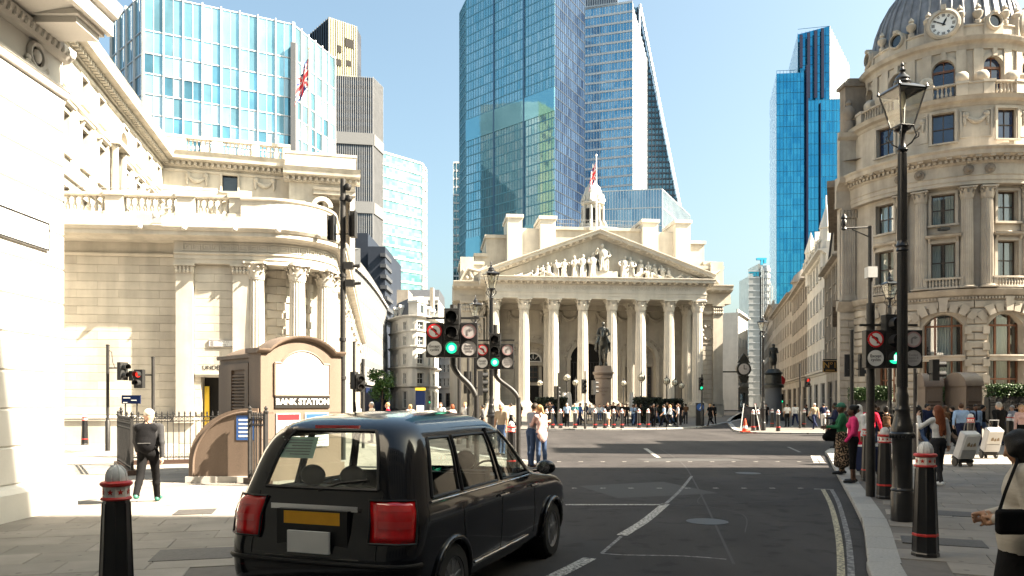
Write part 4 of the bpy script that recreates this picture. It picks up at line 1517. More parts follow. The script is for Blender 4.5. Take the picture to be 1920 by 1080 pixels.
def dentils(parent, face, u0, u1, y, z, w, h, d, step, m, name='dentil_row'):
 b = MB(face.warp)
 n = int((u1 - u0) / step)
 for i in range(n):
  u = u0 + (i + .5) * (u1 - u0) / n
  b.box(u - w / 2, u + w / 2, y - d, y, z, z + h)
 o = b.build(name, m, parent)
 o['kind'] = 'stuff'
 return o
def fluted_mesh(r, h, m, n=18, base=True, key='col'):
 k = (key, r, h, m.name, n)
 if k in _cache:
  return _cache[k]
 b = MB()
 lev = [(0, 1.0), (.33, 1.0), (.66, .95), (1.0, .86)]
 z0 = r * .55 if base else 0
 ring = []
 for i in range(n):
  a = 2 * pi * i / n
  for f, q in ((0, 1.0), (.18, 1.0), (.36, .93), (.59, .90), (.82, .93)):
   ring.append((a + f * 2 * pi / n, q))
 K = len(ring)
 v = [(r * q * s * cos(a), r * q * s * sin(a), z0 + (h - z0) * t) for t, s in lev for a, q in ring]
 f = []
 for i in range(len(lev) - 1):
  for j in range(K):
   j2 = (j + 1) % K
   f.append((i * K + j, i * K + j2, (i + 1) * K + j2, (i + 1) * K + j))
 b.add(v, f)
 if base:
  b.lathe([(r * 1.32, r * .16), (r * 1.36, r * .24), (r * 1.3, r * .32), (r * 1.12, r * .36), (r * 1.1, r * .42), (r * 1.2, r * .46), (r * 1.18, r * .54), (r * 1.0, r * .58)], 20)
  b.box(-r * 1.38, r * 1.38, -r * 1.38, r * 1.38, 0, r * .17)
 _cache[k] = b.mesh('column', m, 30)
 return _cache[k]
def capital_mesh(r, m, half=False):
 k = ('cap', r, m.name)
 if k in _cache:
  return _cache[k]
 b = MB()
 H = 2.3 * r
 b.lathe([(r * 1.08, 0), (r * 1.1, .05 * H), (r, .08 * H), (r * 1.02, .5 * H), (r * 1.2, .8 * H), (r * 1.38, .9 * H)], 14)
 for tier, (z0, hh, rr, off) in enumerate(((.06, .40, 1.04, 0), (.1, .64, 1.08, .5))):
  for i in range(8):
   a = 2 * pi * (i + off) / 8
   ca, sa = cos(a), sin(a)
   wv = r * .36
   prof = [(rr, z0, .9), (rr + .08, z0 + hh * .5, 1.0), (rr + .2, z0 + hh * .85, .8), (rr + .42, z0 + hh, .55), (rr + .5, z0 + hh * .88, .25)]
   v = []
   for R, z, q in prof:
    for s in (-1, 0, 1):
     R2 = R + (.07 if s == 0 else 0)
     v.append((R2 * r * ca - s * wv * q * sa, R2 * r * sa + s * wv * q * ca, z * H))
   f = []
   for j in range(4):
    for s in range(2):
     f.append((j * 3 + s, j * 3 + s + 1, j * 3 + s + 4, j * 3 + s + 3))
   b.add(v, f)
 for i in range(4):
  a = pi / 4 + i * pi / 2
  ca, sa = cos(a), sin(a)
  b.lathe([(0, -.1 * r), (r * .26, -.08 * r), (r * .30, 0), (r * .26, .08 * r), (0, .1 * r)], 8,
    M=T(1.55 * r * ca, 1.55 * r * sa, .80 * H) @ Matrix.Rotation(a, 4, 'Z') @ RX)
  b.ball((1.22 * r * cos(a - pi / 4), 1.22 * r * sin(a - pi / 4), .9 * H), r * .2, 6, 4)
 q = r * 1.45
 p = []
 for i in range(4):
  a = pi / 4 + i * pi / 2
  p += [(1.42 * q * cos(a - .09), 1.42 * q * sin(a - .09)), (1.42 * q * cos(a + .09), 1.42 * q * sin(a + .09)), (q * .93 * cos(a + pi / 4), q * .93 * sin(a + pi / 4))]
 b.prism(p, .88 * H, H)
 _cache[k] = b.mesh('capital', m, 35)
 return _cache[k]
def swag(mb, x, z, w, drop, r, y=0.0, tails=True):
 n = 12
 for i in range(n + 1):
  t = i / n
  rr = r * (.75 + .6 * sin(pi * t))
  mb.ball((x - w / 2 + w * t, y - rr * .3, z - drop * sin(pi * t)), (rr, rr * .8, rr), 6, 4)
 if tails:
  for s in (-1, 1):
   mb.ball((x + s * w / 2, y - r * .4, z + r * .6), (r * 1.5, r, r * 1.5), 6, 4)
   for j in range(4):
    mb.ball((x + s * (w / 2 + r * .4), y - r * .3, z - drop * .35 * (j + 1)), (r * (1 - .15 * j), r * .7, r * 1.1), 6, 4)
# near pale block, far left
NB = thing('pale_stone_block', 'nearest pale ashlar building at the left edge with a heavy bracketed cornice', 'building', (-7.7, 0.0, 0), radians(90))
U1 = 13.2
wall(NB, FLAT, -3, U1, .62, 8.1, S_NEAR, y=.03)
MB().quad((U1, .03, 0), (U1, 9, 0), (U1, 9, 8.6), (U1, .03, 8.6)).quad((-3, .03, 8.6), (U1, .03, 8.6), (U1, 9, 8.6), (-3, 9, 8.6)).build('end_wall', S_NEAR, NB)
ashlar(NB, FLAT, 4.0, U1, .62, 7.1, 11, 2.3, S_NEAR, proud=.03, gap=.012, c=.022, y=.03)
run(NB, FLAT, [(.03, 7.1), (-.05, 7.12), (-.08, 7.2), (-.10, 7.22), (-.04, 7.3), (.03, 7.32)], -3, U1 + .06, S_NEAR, 'string_course')
MB().run([(.03, 0), (-.16, 0), (-.16, .5), (-.10, .57), (.03, .62)], -3, U1 + .13).build('plinth', S_NEAR, NB)
run(NB, FLAT, [(.03, 7.74), (-.06, 7.76), (-.15, 7.86), (-.16, 7.95), (.03, 7.97)], -3, U1 + .1, S_NEAR, 'moulding')
e = MB()
for i in range(74):
 u = 3.0 + i * .14
 e.ball((u, -.14, 7.86), (.045, .05, .075), 6, 4)
e.build('egg_moulding', S_NEAR, NB)['kind'] = 'stuff'
CO = .98
run(NB, FLAT, [(.03, 7.97), (-CO + .1, 8.12), (-CO + .1, 8.06), (-CO, 8.06), (-CO, 8.32), (-CO - .08, 8.36), (-CO - .16, 8.5), (-CO - .16, 8.56), (0.03, 8.75)], -3, U1 - .25, S_NEAR, 'cornice')
mm = MB().run([(-.16, 7.9), (-CO + .16, 7.9), (-CO + .14, 8.1), (-.1, 8.02)], -.33, .33)
mm.run([(-.16, 8.0), (-CO + .1, 8.0), (-CO + .1, 8.10), (-.1, 8.02)], -.40, .40)
mm = mm.mesh('bracket', S_NEAR)
for i in range(7):
 link('bracket', mm, NB, (U1 - .75 - i * 1.42, 0, 0))
b = MB()
b.lathe([(.16, 0), (.16, .05), (.21, .07), (.24, .03), (.24, 0)], 18, M=T(12.45, .02, 7.5) @ RX)
b.ball((12.45, .0, 7.5), (.10, .06, .12), 8, 6)
swag(b, 12.45, 7.36, .5, .1, .04, y=.0)
swag(b, 10.95, 7.62, .9, .16, .05, y=.0)
b.build('wreath_relief', S_NEAR, NB, smooth=60)
MB().box(-3, U1 - .3, .1, .6, 8.7, 9.15).build('blocking_course', S_NEAR, NB)
# street name plate
sx0, sx1 = 10.75, 12.72
sg = MB().box(sx0, sx1, -.035, .002, 4.40, 4.86).build('street_sign', M_SIGNW, NB)
b = MB()
for a0, a1, c0, c1 in ((sx0, sx1, 4.40, 4.425), (sx0, sx1, 4.835, 4.86), (sx0, sx0 + .025, 4.425, 4.835), (sx1 - .025, sx1, 4.425, 4.835)):
 b.box(a0, a1, -.045, -.033, c0, c1)
b.build('sign_border', M_SIGNK, sg)
text('MANSION HOUSE', .19, M_SIGNG, sg, TM((sx0 + sx1) / 2, -.037, 4.72))
text('STREET', .19, M_SIGNG, sg, TM((sx0 + sx1) / 2, -.037, 4.52))
# the low bank wall with its rounded corner
arc = [(-11.3 + 2.6 * sin(radians(t)), 36.6 - 2.6 * cos(radians(t))) for t in range(6, 102, 5)]
BW = Way([(-22.17, 32.84)] + arc + [(-8.74, 37.04), (-13.5, 64.5), (-18.6, 94.0)])
BS = thing('bank_wall', 'long pale ashlar bank wall with balustrade and columned rounded corner', 'building')
S0, S1 = 7.55, 11.25            # flat part / start of the corner (walk metres)
A0, RC = 11.2, .42
END = BW.c[-1]
dor = [(9.05, .1, 1.0, 2.9)]
wall(BS, BW, .5, S0, .1, 9.0, S_BANKP, y=RC)
MB(BW.warp).quad((S0, RC, .1), (S0, 0, .1), (S0, 0, 9), (S0, RC, 9)).build('wall_return', S_BANKP, BS)
wall(BS, BW, S0, 10.75, .1, 9.0, S_BANKP, holes=dor, depth=.6)
wall(BS, BW, 10.75, 15.9, .1, 8.1, S_BANKP, y=.95, name='recess_wall')
MB(BW.warp).quad((10.75, 0, .1), (10.75, .95, .1), (10.75, .95, 9), (10.75, 0, 9)).quad((15.9, .95, .1), (15.9, 0, .1), (15.9, 0, 9), (15.9, .95, 9)).build('recess_cheek', S_BANKP, BS)
wall(BS, BW, 15.9, END, .1, 9.0, S_BANKP, name='side_wall')
ashlar(BS, BW, .6, S0, 1.35, 8.3, 19, 1.7, S_BANK, proud=.03, c=.012, y=RC)
ashlar(BS, BW, S0 + .75, 9.95, 1.35, 7.9, 18, 1.65, S_BANK, holes=dor, limit=60)
ashlar(BS, BW, 10.9, 15.8, 1.35, 7.9, 18, 1.4, S_BANK, y=.95, limit=80)
ashlar(BS, BW, 16.3, 60, 1.35, 7.9, 13, 2.4, S_BANK, limit=60)
run(BS, BW, [(RC, .1), (-.14, .1), (-.14, 1.15), (.2, 1.27), (RC - .03, 1.33), (RC, 1.33)], .5, 8.5, S_BANKP, 'plinth')
run(BS, BW, [(0, .1), (-.5, .1), (-.5, .95), (-.4, 1.05), (0, 1.1)], 10.4, END, S_BANKP, 'plinth')
run(BS, BW, [(RC, 8.3), (RC - .06, 8.31), (RC - .14, 8.38), (RC - .14, 8.44), (RC, 8.5)], .5, S0, S_BANKP, 'string_course')
MB(BW.warp).tube([(1 + i * .5, -.2, 1.18) for i in range(14)], .035, 6).build('pipe', M_IRON, BS)
# entablature of the corner
run(BS, BW, [(0.9, 7.95), (-.24, 7.95), (-.24, 8.14), (-.27, 8.15), (-.27, 8.33), (-.33, 8.36), (-.33, 8.42), (-.25, 8.44), (-.25, 8.93), (.9, 8.93)], S0 - .05, END, S_BANKP, 'architrave')
# key pattern of the frieze
fr = MB(BW.warp)
step = .40
n = int((24 - S0 - .25) / step)
for i in range(n):
 u = S0 + .3 + i * step
 for a0, a1, c0, c1 in ((0, .36, .0, .05), (.31, .36, .05, .26), (.1, .31, .21, .26), (.1, .15, .1, .21), (.0, .05, .05, .36), (.05, .40, .31, .36)):
  fr.box(u + a0, u + a1, -.285, -.25, 8.5 + c0, 8.5 + c1)
fr.build('key_frieze', S_BANKP, BS)['kind'] = 'stuff'
cor = [(RC + .1, 8.93), (-.30, 8.93), (-.38, 9.02), (-.62, 9.06), (-.72, 9.08), (-.72, 9.26), (-.78, 9.28), (-.86, 9.4), (-.86, 9.44), (.3, 9.5)]
run(BS, BW, cor, .5, END, S_BANKP, 'cornice')
for u in (6.3, 8.1, 10.2, 11.8, 13.2, 14.4):            # lion masks of the gutter
 loc, rz = BW.place(u, -.86, 9.36)
 MB().ball((0, 0, 0), (.13, .12, .13), 8, 6).ball((0, -.1, -.03), (.07, .07, .06), 6, 4).build('lion_mask', S_WHITE, BS, loc, rz, smooth=60)
run(BS, BW, [(.55, 9.45), (-.28, 9.45), (-.28, 10.02), (.55, 10.02)], .5, END, S_BANKP, 'blocking_course')
piers = [2.35, 4.95, 7.95, 10.15]
balustrade(BS, BW, .5, 10.4, 10.02, .98, S_BANKP, step=.29, piers=piers, pw=.75, y=.1)
run(BS, BW, [(.45, 10.02), (-.22, 10.02), (-.22, 10.75), (-.3, 10.8), (-.3, 10.9), (.45, 10.95)], 10.3, END, S_BANKP, 'parapet')
MB(BW.warp).tube([(.6 + i * .5, .1, 11.22) for i in range(20)], .02, 5).build('roof_rail', M_GREY, BS)
cap = capital_mesh(.33, S_BANKP)
col = fluted_mesh(.38, 6.35, S_BANKP, 18)
for u in (10.9, 12.72, 14.5, 16.3, 30, 33, 60):
 loc, rz = BW.place(u, .05, 1.0)
 c = link('column', col, BS, loc, rz)
 link('capital', cap, c, (0, 0, 6.3))
for u0, u1 in ((S0, S0 + .72), (9.95, 10.65), (17.4, 18.1), (22, 22.7), (27, 27.7), (36, 36.7), (41, 41.7), (47, 47.7), (53, 53.7)):
 b = MB(BW.warp).box(u0, u1, -.2, 0.0, 1.0, 7.5, n=2)
 b.box(u0 - .06, u1 + .06, -.26, 0.02, 1.0, 1.3, n=2)
 p = b.build('pilaster', S_BANKP, BS)
 q = MB(BW.warp)
 for k in range(5):
  x = u0 + .04 + (u1 - u0 - .08) * k / 4
  for z, rr in ((7.62, .08), (7.78, .075)):
   q.ball((x, -.24, z), (rr, .07, .1), 6, 4)
 q.box(u0 - .08, u1 + .08, -.34, .0, 7.84, 7.95, n=2)
 q.box(u0 - .02, u1 + .02, -.22, .0, 7.5, 7.84, n=2)
 q.build('capital', S_BANKP, p)
# doorway and lettering by the station
MB(BW.warp).quad((8.5, .58, .1), (9.6, .58, .1), (9.6, .58, 3.0), (8.5, .58, 3.0)).build('door', M_DARK, BS)
MB(BW.warp).box(8.62, 8.82, .3, .34, .3, 2.6).build('yellow_board', M_YEL, BS)
MB(BW.warp).run([(0, 3.0), (-.12, 3.0), (-.16, 3.12), (-.12, 3.2), (0, 3.2)], 8.35, 9.75, 4).build('door_hood', S_BANKP, BS)
loc, rz = BW.place(8.62, -.036, zz(690, 34))
text('UNDERGROUND', .27, M_SIGNK, BS, TM(*loc, rz), align='LEFT')
sg = MB(BW.warp).box(8.90, 9.95, -.07, -.03, zz(651, 34), zz(638, 34)).build('street_sign', M_SIGNW, BS)
b = MB(BW.warp)
z0, z1 = zz(651, 34), zz(638, 34)
for a0, a1, c0, c1 in ((8.90, 9.95, z0, z0 + .03), (8.90, 9.95, z1 - .03, z1), (8.90, 8.93, z0, z1), (9.92, 9.95, z0, z1)):
 b.box(a0, a1, -.078, -.068, c0, c1)
b.box(8.98, 9.12, -.078, -.069, z0 + .06, z1 - .06)
b.build('sign_border', M_SIGNG, sg)
for l, dz in (('PRINCES', .065), ('STREET', -.065)):
 loc, rz = BW.place(9.53, -.072, (z0 + z1) / 2 + dz)
 text(l, .12, M_SIGNG, sg, TM(*loc, rz))
t = thing('security_camera', 'small white camera on a bracket under the bank balustrade', 'camera', (*BW.place(6.95, -.9, 0)[0][:2], 9.75))
b = MB().ball((0, 0, .1), .16, 8, 6).box(-.1, .3, -.1, .1, -.25, -.02)
b.build('housing', M_LGREY, t)
MB().tube([(0, 0, .1), (.25, .3, .5), (.3, .8, .6)], .04, 6).build('bracket', M_GREY, t)
# the upper bank building behind
UB = thing('bank_upper_front', 'tall white stone bank front with garlands and one square window behind the balustrade', 'building', (-27.3, 60.0, 0), radians(17))
Wd = 9.6
hw = [(4.95, 18.72, 1.15, 1.36)]
wall(UB, FLAT, -.4, Wd, 8, 20.4, S_BANKP, holes=hw, depth=.35)
window(UB, FLAT, *hw[0][:2], 1.15, 1.36, 1, 1, m=M_DARK, pane=M_PANE)
surround(UB, FLAT, *hw[0], S_BANKP, t=.15, p=.1)
b = MB()
for i in range(12):
 a0, a1 = pi * i / 12, pi * (i + 1) / 12
 b.slab([(4.95 + 1.0 * cos(a0), 16.9 + 1.0 * sin(a0)), (4.95 + 1.35 * cos(a0), 16.9 + 1.35 * sin(a0)), (4.95 + 1.35 * cos(a1), 16.9 + 1.35 * sin(a1)), (4.95 + 1.0 * cos(a1), 16.9 + 1.0 * sin(a1))], -.35, 0)
b.build('arch', S_BANKP, UB)
for gx in (2.5, 7.6):
 b = MB()
 swag(b, gx, 19.75, 1.3, .4, .15)
 b.build('garland', S_BANKP, UB, smooth=60)
def upper_top(T0, w0, w1):
 run(T0, FLAT, [(0, 20.0), (-.08, 20.05), (-.12, 20.2), (0, 20.3)], w0, w1, S_BANKP, 'string_course')
 run(T0, FLAT, [(0.2, 20.4), (-.2, 20.4), (-.3, 20.75), (-.95, 20.85), (-1.0, 21.15), (-1.15, 21.4), (.2, 21.5)], w0, w1, S_BANKP, 'cornice')
 dentils(T0, FLAT, w0 + .1, w1 - .1, -.25, 20.5, .22, .26, .3, .42, S_BANKP, 'modillion_row')
upper_top(UB, -.4, Wd + .3)
b = MB().box(-.4, Wd, .1, .6, 21.4, 21.75)
b.build('plinth_course', S_BANKP, UB)
b = MB().box(-.4, Wd, .08, .62, 22.75, 22.98)
for a0, a1 in ((-.4, 1.7), (3.6, 4.4), (6.6, 7.2), (9.0, 9.6)):
 b.box(a0, a1, .11, .59, 21.75, 22.75)
b.build('parapet', S_BANKP, UB)
bm = baluster_mesh(1.0, .11, S_BANKP)
for i in range(24):
 u = 1.85 + i * .31
 if not (3.5 < u < 4.5 or 6.5 < u < 7.3):
  link('baluster', bm, UB, (u, .35, 21.75))
MB().box(-.4, Wd, .4, 10, 8, 21.4).build('body', S_BANKP, UB)
# projecting corner pavilion with two small columns
UP = thing('bank_corner_pavilion', 'projecting white stone pavilion with two columns and a scroll at the bank corner', 'building', (-17.9, 61.6, 0), radians(14))
wall(UP, FLAT, 0, 5.2, 8, 19.8, S_BANKP, holes=[(3.55, 14.2, 2.5, 4.2)], depth=1.2)
MB().quad((2.2, 1.15, 14.0), (4.9, 1.15, 14.0), (4.9, 1.15, 18.6), (2.2, 1.15, 18.6)).build('recess_wall', S_CORN, UP)
MB().box(0, 5.2, 1.25, 9, 8, 19.8).box(0, .02, 0, 1.25, 8, 19.8).box(5.18, 5.2, 0, 1.25, 8, 19.8).build('body', S_BANKP, UP)
run(UP, FLAT, [(0.2, 19.6), (-.2, 19.6), (-.3, 19.95), (-.9, 20.05), (-.95, 20.3), (-1.1, 20.6), (.2, 20.7)], -.4, 5.6, S_BANKP, 'cornice')
dentils(UP, FLAT, -.3, 5.5, -.25, 19.7, .22, .26, .3, .42, S_BANKP, 'modillion_row')
MB().box(-.3, 5.3, -.1, .6, 20.6, 22.0).box(-.35, 5.35, -.15, .65, 21.85, 22.05).build('parapet', S_BANKP, UP)
cm = fluted_mesh(.26, 4.0, S_BANKP, 14)
cc = capital_mesh(.22, S_BANKP)
for x in (2.85, 4.2):
 c = link('column', cm, UP, (x, .1, 14.2))
 link('capital', cc, c, (0, 0, 3.95))
run(UP, FLAT, [(0, 18.65), (-.5, 18.65), (-.5, 18.9), (-.62, 18.95), (-.7, 19.15), (0, 19.2)], 1.9, 5.2, S_BANKP, 'entablature')
b = MB()
sp = [(1.0 + (.75 - .045 * i) * cos(i * .55 + 1.2), -.12, 17.2 + (.75 - .045 * i) * sin(i * .55 + 1.2)) for i in range(15)]
b.tube(sp, [.2 - .008 * i for i in range(15)], 8)
b.tube([(1.1, -.1, 16.4), (1.8, -.12, 16.6), (2.3, -.12, 16.0), (2.6, -.1, 15.2)], [.2, .22, .2, .12], 8)
b.build('scroll', S_BANKP, UP, smooth=60)
b = MB()
for i in range(10):
 a0, a1 = pi * i / 10, pi * (i + 1) / 10
 b.slab([(2.6 + .5 * cos(a0), 17.6 + .5 * sin(a0)), (2.6 + .85 * cos(a0), 17.6 + .85 * sin(a0)), (2.6 + .85 * cos(a1), 17.6 + .85 * sin(a1)), (2.6 + .5 * cos(a1), 17.6 + .5 * sin(a1))], -.5, 0)
b.build('shell_niche', S_BANKP, UP)
# the long left wing of the upper bank
LB = thing('bank_long_wing', 'long white stone bank wing with rows of windows receding at the left', 'building', (-22.4, 36.0, 0), radians(101.5))
LL = 24.4
holes = []
for i, u in enumerate((1.0, 3.9, 6.8, 9.7, 14.6, 17.5, 20.4, 23.0)):
 holes += [(u, 18.3, 1.0, 1.55), (u, 14.8, 1.05, 2.15), (u, 10.9, 1.05, 2.2)]
nich = (12.2, 14.6, 1.1, 2.6)
wall(LB, FLAT, -8, LL, 4, 20.4, S_BANKP, holes=holes + [nich], depth=.5)
for h in holes:
 window(LB, FLAT, h[0], h[1], h[2], h[3], 2, 4 if h[3] > 2 else 3, bar=.035, m=M_WOODF, y=.3)
 surround(LB, FLAT, *h, S_BANKP, t=.17, p=.07, hood=.3 if 14 < h[1] < 15 else 0)
MB().quad((11.6, .45, 14.5), (12.8, .45, 14.5), (12.8, .45, 17.3), (11.6, .45, 17.3)).build('niche_back', S_BANKP, LB)
for x in (11.35, 13.05):
 c = link('column', fluted_mesh(.2, 3.2, S_BANKP, 14), LB, (x, -.3, 14.2))
 link('capital', capital_mesh(.17, S_BANKP), c, (0, 0, 3.16))
b = MB().box(11.0, 13.4, -.65, 0, 17.7, 18.0)
for i in range(10):
 a0, a1 = pi * i / 10, pi * (i + 1) / 10
 b.slab([(12.2 + .75 * cos(a0), 18.0 + .75 * sin(a0)), (12.2 + 1.15 * cos(a0), 18.0 + 1.0 * sin(a0)), (12.2 + 1.15 * cos(a1), 18.0 + 1.0 * sin(a1)), (12.2 + .75 * cos(a1), 18.0 + .75 * sin(a1))], -.6, 0)
b.build('niche_hood', S_BANKP, LB)
for z in (13.6, 17.75, 10.2):
 run(LB, FLAT, [(0, z), (-.14, z + .03), (-.18, z + .2), (0, z + .26)], -8, LL, S_BANKP, 'string_course')
upper_top(LB, -8, LL - .2)
MB().box(-8, LL + .3, .15, 9, 21.3, 21.5).build('roof_edge', S_BANKP, LB)
ps = [0, 3, 6, 9, 12, 15, 18, 21]
balustrade(LB, FLAT, -2, LL - .3, 21.45, 1.15, S_BANKP, step=.4, piers=ps, pw=.9, y=.4)
for i in range(8):
 u = -1 + i * 3.2
 b = MB().box(u - .75, u + .75, 1.6, 4.5, 21.5, 23.6)
 b.slab([(u - 1.0, 23.6), (u + 1.0, 23.6), (u, 24.3)], 1.4, 4.5)
 d = b.build('dormer', S_BANKP, LB)
 MB().quad((u - .4, 1.59, 22.0), (u + .4, 1.59, 22.0), (u + .4, 1.59, 23.3), (u - .4, 1.59, 23.3)).build('pane', M_PANE, d)
MB().add([(-8, 2.2, 21.5), (LL, 2.2, 21.5), (LL, 5.5, 25.2), (-8, 5.5, 25.2)], [(0, 1, 2, 3)]).build('roof', M_LEAD, LB)
# the block behind the near cornice, set back and mostly out of view
MB().box(-3, U1 - 1.0, 2.2, 12, 8.6, 20).build('upper_storeys', S_NEAR, NB)
# flag and pole over the bank
t = thing('bank_flagpole', 'white flagpole with a hanging flag on the bank parapet', 'flagpole', (*at(580, 62), 22.0))
zt = zz(92, 62) - 22
MB().tube([(0, 0, 0), (0, 0, zt)], [.14, .08], 8).ball((0, 0, zt + .08), .16, 8, 6).build('pole', M_WHITEP, t, smooth=50)
def flag_part(t, w, h, z, seed, side=-1):
 rnd = random.Random(seed)
 n, k = 14, 20
 ph = rnd.uniform(0, 6)
 V, Fc, Mi = [], [], []
 for i in range(n + 1):
  for j in range(k + 1):
   a, c = i / n, j / k                  # a from the pole outward, c down
   x = side * (w * a * (.42 + .18 * c)) + side * .03
   y = .16 * w * sin(a * 9 + ph + c * 1.5) * a
   zq = z - h * c - w * .95 * a ** 1.2
   V.append((x, y, zq))
 for i in range(n):
  for j in range(k):
   a, c = (i + .5) / n, (j + .5) / k
   Fc.append((i * (k + 1) + j, (i + 1) * (k + 1) + j, (i + 1) * (k + 1) + j + 1, i * (k + 1) + j + 1))
   u, v = a * 2 - 1, c * 2 - 1
   if abs(u) < .10 or abs(v) < .18:
    mi = 0
   elif abs(u) < .18 or abs(v) < .32:
    mi = 1
   elif abs(abs(u) - abs(v)) < .11:
    mi = 0
   elif abs(abs(u) - abs(v)) < .28:
    mi = 1
   else:
    mi = 2
   Mi.append(mi)
 b = MB()
 b.v, b.f, b.m = V, Fc, Mi
 return b.build('flag', [M_FLAGR, M_FLAGW, M_FLAGB], t, smooth=80)
flag_part(t, 1.9, 2.4, zt - .6, 3)
# the columned exchange
EX = thing('columned_exchange', 'classical stone building with eight tall columns and a sculpted pediment', 'building', (10.55, 95.0, 0), radians(6))
ZB, ZC = 1.6, 14.6                     # foot and head of the columns
EW = 13.65
st = MB()
for i in range(7):
 st.box(-EW - .2 - .35 * (6 - i) * .3, EW + .2 + .35 * (6 - i) * .3, -1.6 - .36 * (6 - i), 6, .1 + .2 * i, .3 + .2 * i + .0)
st.build('steps', S_RE, EX)
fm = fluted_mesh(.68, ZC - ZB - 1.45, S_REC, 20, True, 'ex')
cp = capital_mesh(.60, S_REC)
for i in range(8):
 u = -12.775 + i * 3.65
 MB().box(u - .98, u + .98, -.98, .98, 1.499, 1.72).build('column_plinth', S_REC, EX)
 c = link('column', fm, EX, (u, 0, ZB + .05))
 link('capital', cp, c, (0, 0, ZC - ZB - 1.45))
for u in (-12.775, -5.475, 5.475, 12.775):           # inner row
 for d in (4.0,):
  c = link('column', fm, EX, (u, d, ZB + .05))
  link('capital', cp, c, (0, 0, ZC - ZB - 1.45))
# entablature
z = ZC
MB().box(-EW, EW, -.75, 8.9, z, z + .32).box(-EW - .04, EW + .04, -.80, 8.9, z + .32, z + .68).box(-EW - .1, EW + .1, -.88, 8.9, z + .68, z + .8).build('architrave', S_REC, EX)
MB().box(-EW, EW, -.76, 8.9, z + .8, z + 1.7).build('frieze', S_REC, EX)
text('ANNO · XIII · ELIZABETHAE · R · CONDITVM  ANNO · VIII · VICTORIAE · R · RESTAVRATVM', .62, S_RE, EX, TM(0, -.765, z + 1.25), ext=.012, sx=.93)
dentils(EX, FLAT, -EW, EW, -.78, z + 1.72, .2, .24, .2, .36, S_REC)
MB().run([(-.7, z + 1.7), (-.8, z + 1.72), (-.9, z + 1.98), (-1.6, z + 2.02), (-1.62, z + 2.24), (-1.8, z + 2.42), (-1.8, z + 2.5), (8, z + 2.6), (8, z + 1.7)], -EW - .9, EW + .9).build('cornice', S_REC, EX)
for i in range(33):
 if 'modil' not in _cache:
  _cache['modil'] = MB().run([(0, 0), (-.62, .06), (-.64, .0), (-.6, -.1), (-.2, -.2), (0, -.22)], -.17, .17).mesh('modillion', S_REC)
 link('modillion', _cache['modil'], EX, (-EW - .4 + i * (2 * EW + .8) / 32, -.9, z + 2.0))
# pediment
PB, PA = z + 2.55, 22.75
W = EW + .9
MB().add([(-W + 1.2, -.5, PB), (W - 1.2, -.5, PB), (0, -.5, PA - .5)], [(0, 1, 2)]).build('tympanum', S_RE, EX)
for s in (-1, 1):
 prof = [(-.5, -.62), (-.72, -.55), (-.85, -.3), (-1.55, -.26), (-1.58, -.04), (-1.8, .16), (-1.8, .26), (8.5, .34), (8.5, -.62)]
 k = len(prof)
 sl = (PA - .3 - PB) / W
 v = []
 for t_ in (0, 1):
  x = W * (1 - t_) * s
  for y, h in prof:
   v.append((x, y, PB + .3 + sl * W * t_ + h))
 f = []
 for j in range(k):
  a, b = j, (j + 1) % k
  f.append((a, b, b + k, a + k) if s < 0 else (a + k, b + k, b, a))
 f.append(tuple(range(k)))
 MB().add(v, f).build('raking_cornice', S_REC, EX)
 for i in range(16):
  x = s * (W - 1.2 - i * (W - 1.5) / 16)
  link('modillion', _cache['modil'], EX, (x, -.82, PB + .02 + sl * (W - abs(x))))
def figure_mesh(kind):
 r = random.Random(kind)
 b = MB()
 h = 1.0
 if kind in (0, 1, 2, 3):              # standing, robed
  lean = r.uniform(-.06, .06)
  b.lathe([(.17, 0), (.20, .06), (.15, .35), (.17, .55), (.19, .72), (.10, .82), (.05, .86)], 9)
  b.ball((lean, -.02, .92), (.075, .08, .09), 8, 6)
  a = r.choice((-1, 1))
  b.tube([(a * .15, 0, .78), (a * .30, -.08, .62), (a * .26, -.18, .80 if kind % 2 else .50)], [.055, .045, .035], 6)
  b.tube([(-a * .15, 0, .78), (-a * .24, -.1, .58), (-a * .10, -.2, .50)], [.055, .045, .035], 6)
  for i in range(5):
   x = -.14 + .07 * i
   b.tube([(x, -.14, .02), (x * .9 + .02, -.15, .35), (x * .5, -.12, .62)], [.03, .028, .015], 5)
 elif kind in (4, 5):                   # seated or kneeling
  b.tube([(0, 0, .2), (.02, 0, .42), (.03, 0, .6)], [.17, .15, .13], 8)
  b.ball((.04, -.02, .72), (.075, .08, .09), 8, 6)
  b.tube([(0, -.05, .22), (.22, -.16, .26), (.24, -.16, .02)], [.10, .085, .06], 6)
  b.tube([(-.05, -.05, .2), (-.2, -.14, .1), (-.34, -.1, .05)], [.10, .08, .05], 6)
  b.tube([(.1, 0, .55), (.25, -.1, .42), (.3, -.15, .5)], [.05, .042, .03], 6)
  b.box(-.15, .15, -.05, .15, 0, .18)
 else:                                  # reclining
  b.tube([(-.45, 0, .08), (-.1, -.03, .12), (.15, -.02, .2), (.32, 0, .36)], [.06, .11, .13, .11], 8)
  b.ball((.42, -.02, .48), (.07, .07, .085), 8, 6)
  b.tube([(.32, -.05, .38), (.42, -.1, .2), (.5, -.1, .04)], [.05, .04, .04], 6)
  b.lathe([(.07, 0), (.09, .12), (.05, .2), (.06, .24)], 7, (-.55, -.05, 0))
 return b.mesh('relief_figure', S_REC, 60)
fgm = [figure_mesh(k) for k in range(8)]
rr = random.Random(5)
mid = 0.55
MB().box(-1.5 + mid, 1.7 + mid, -1.25, -.5, PB - .02, PB + .75).build('figure_pedestal', S_REC, EX)
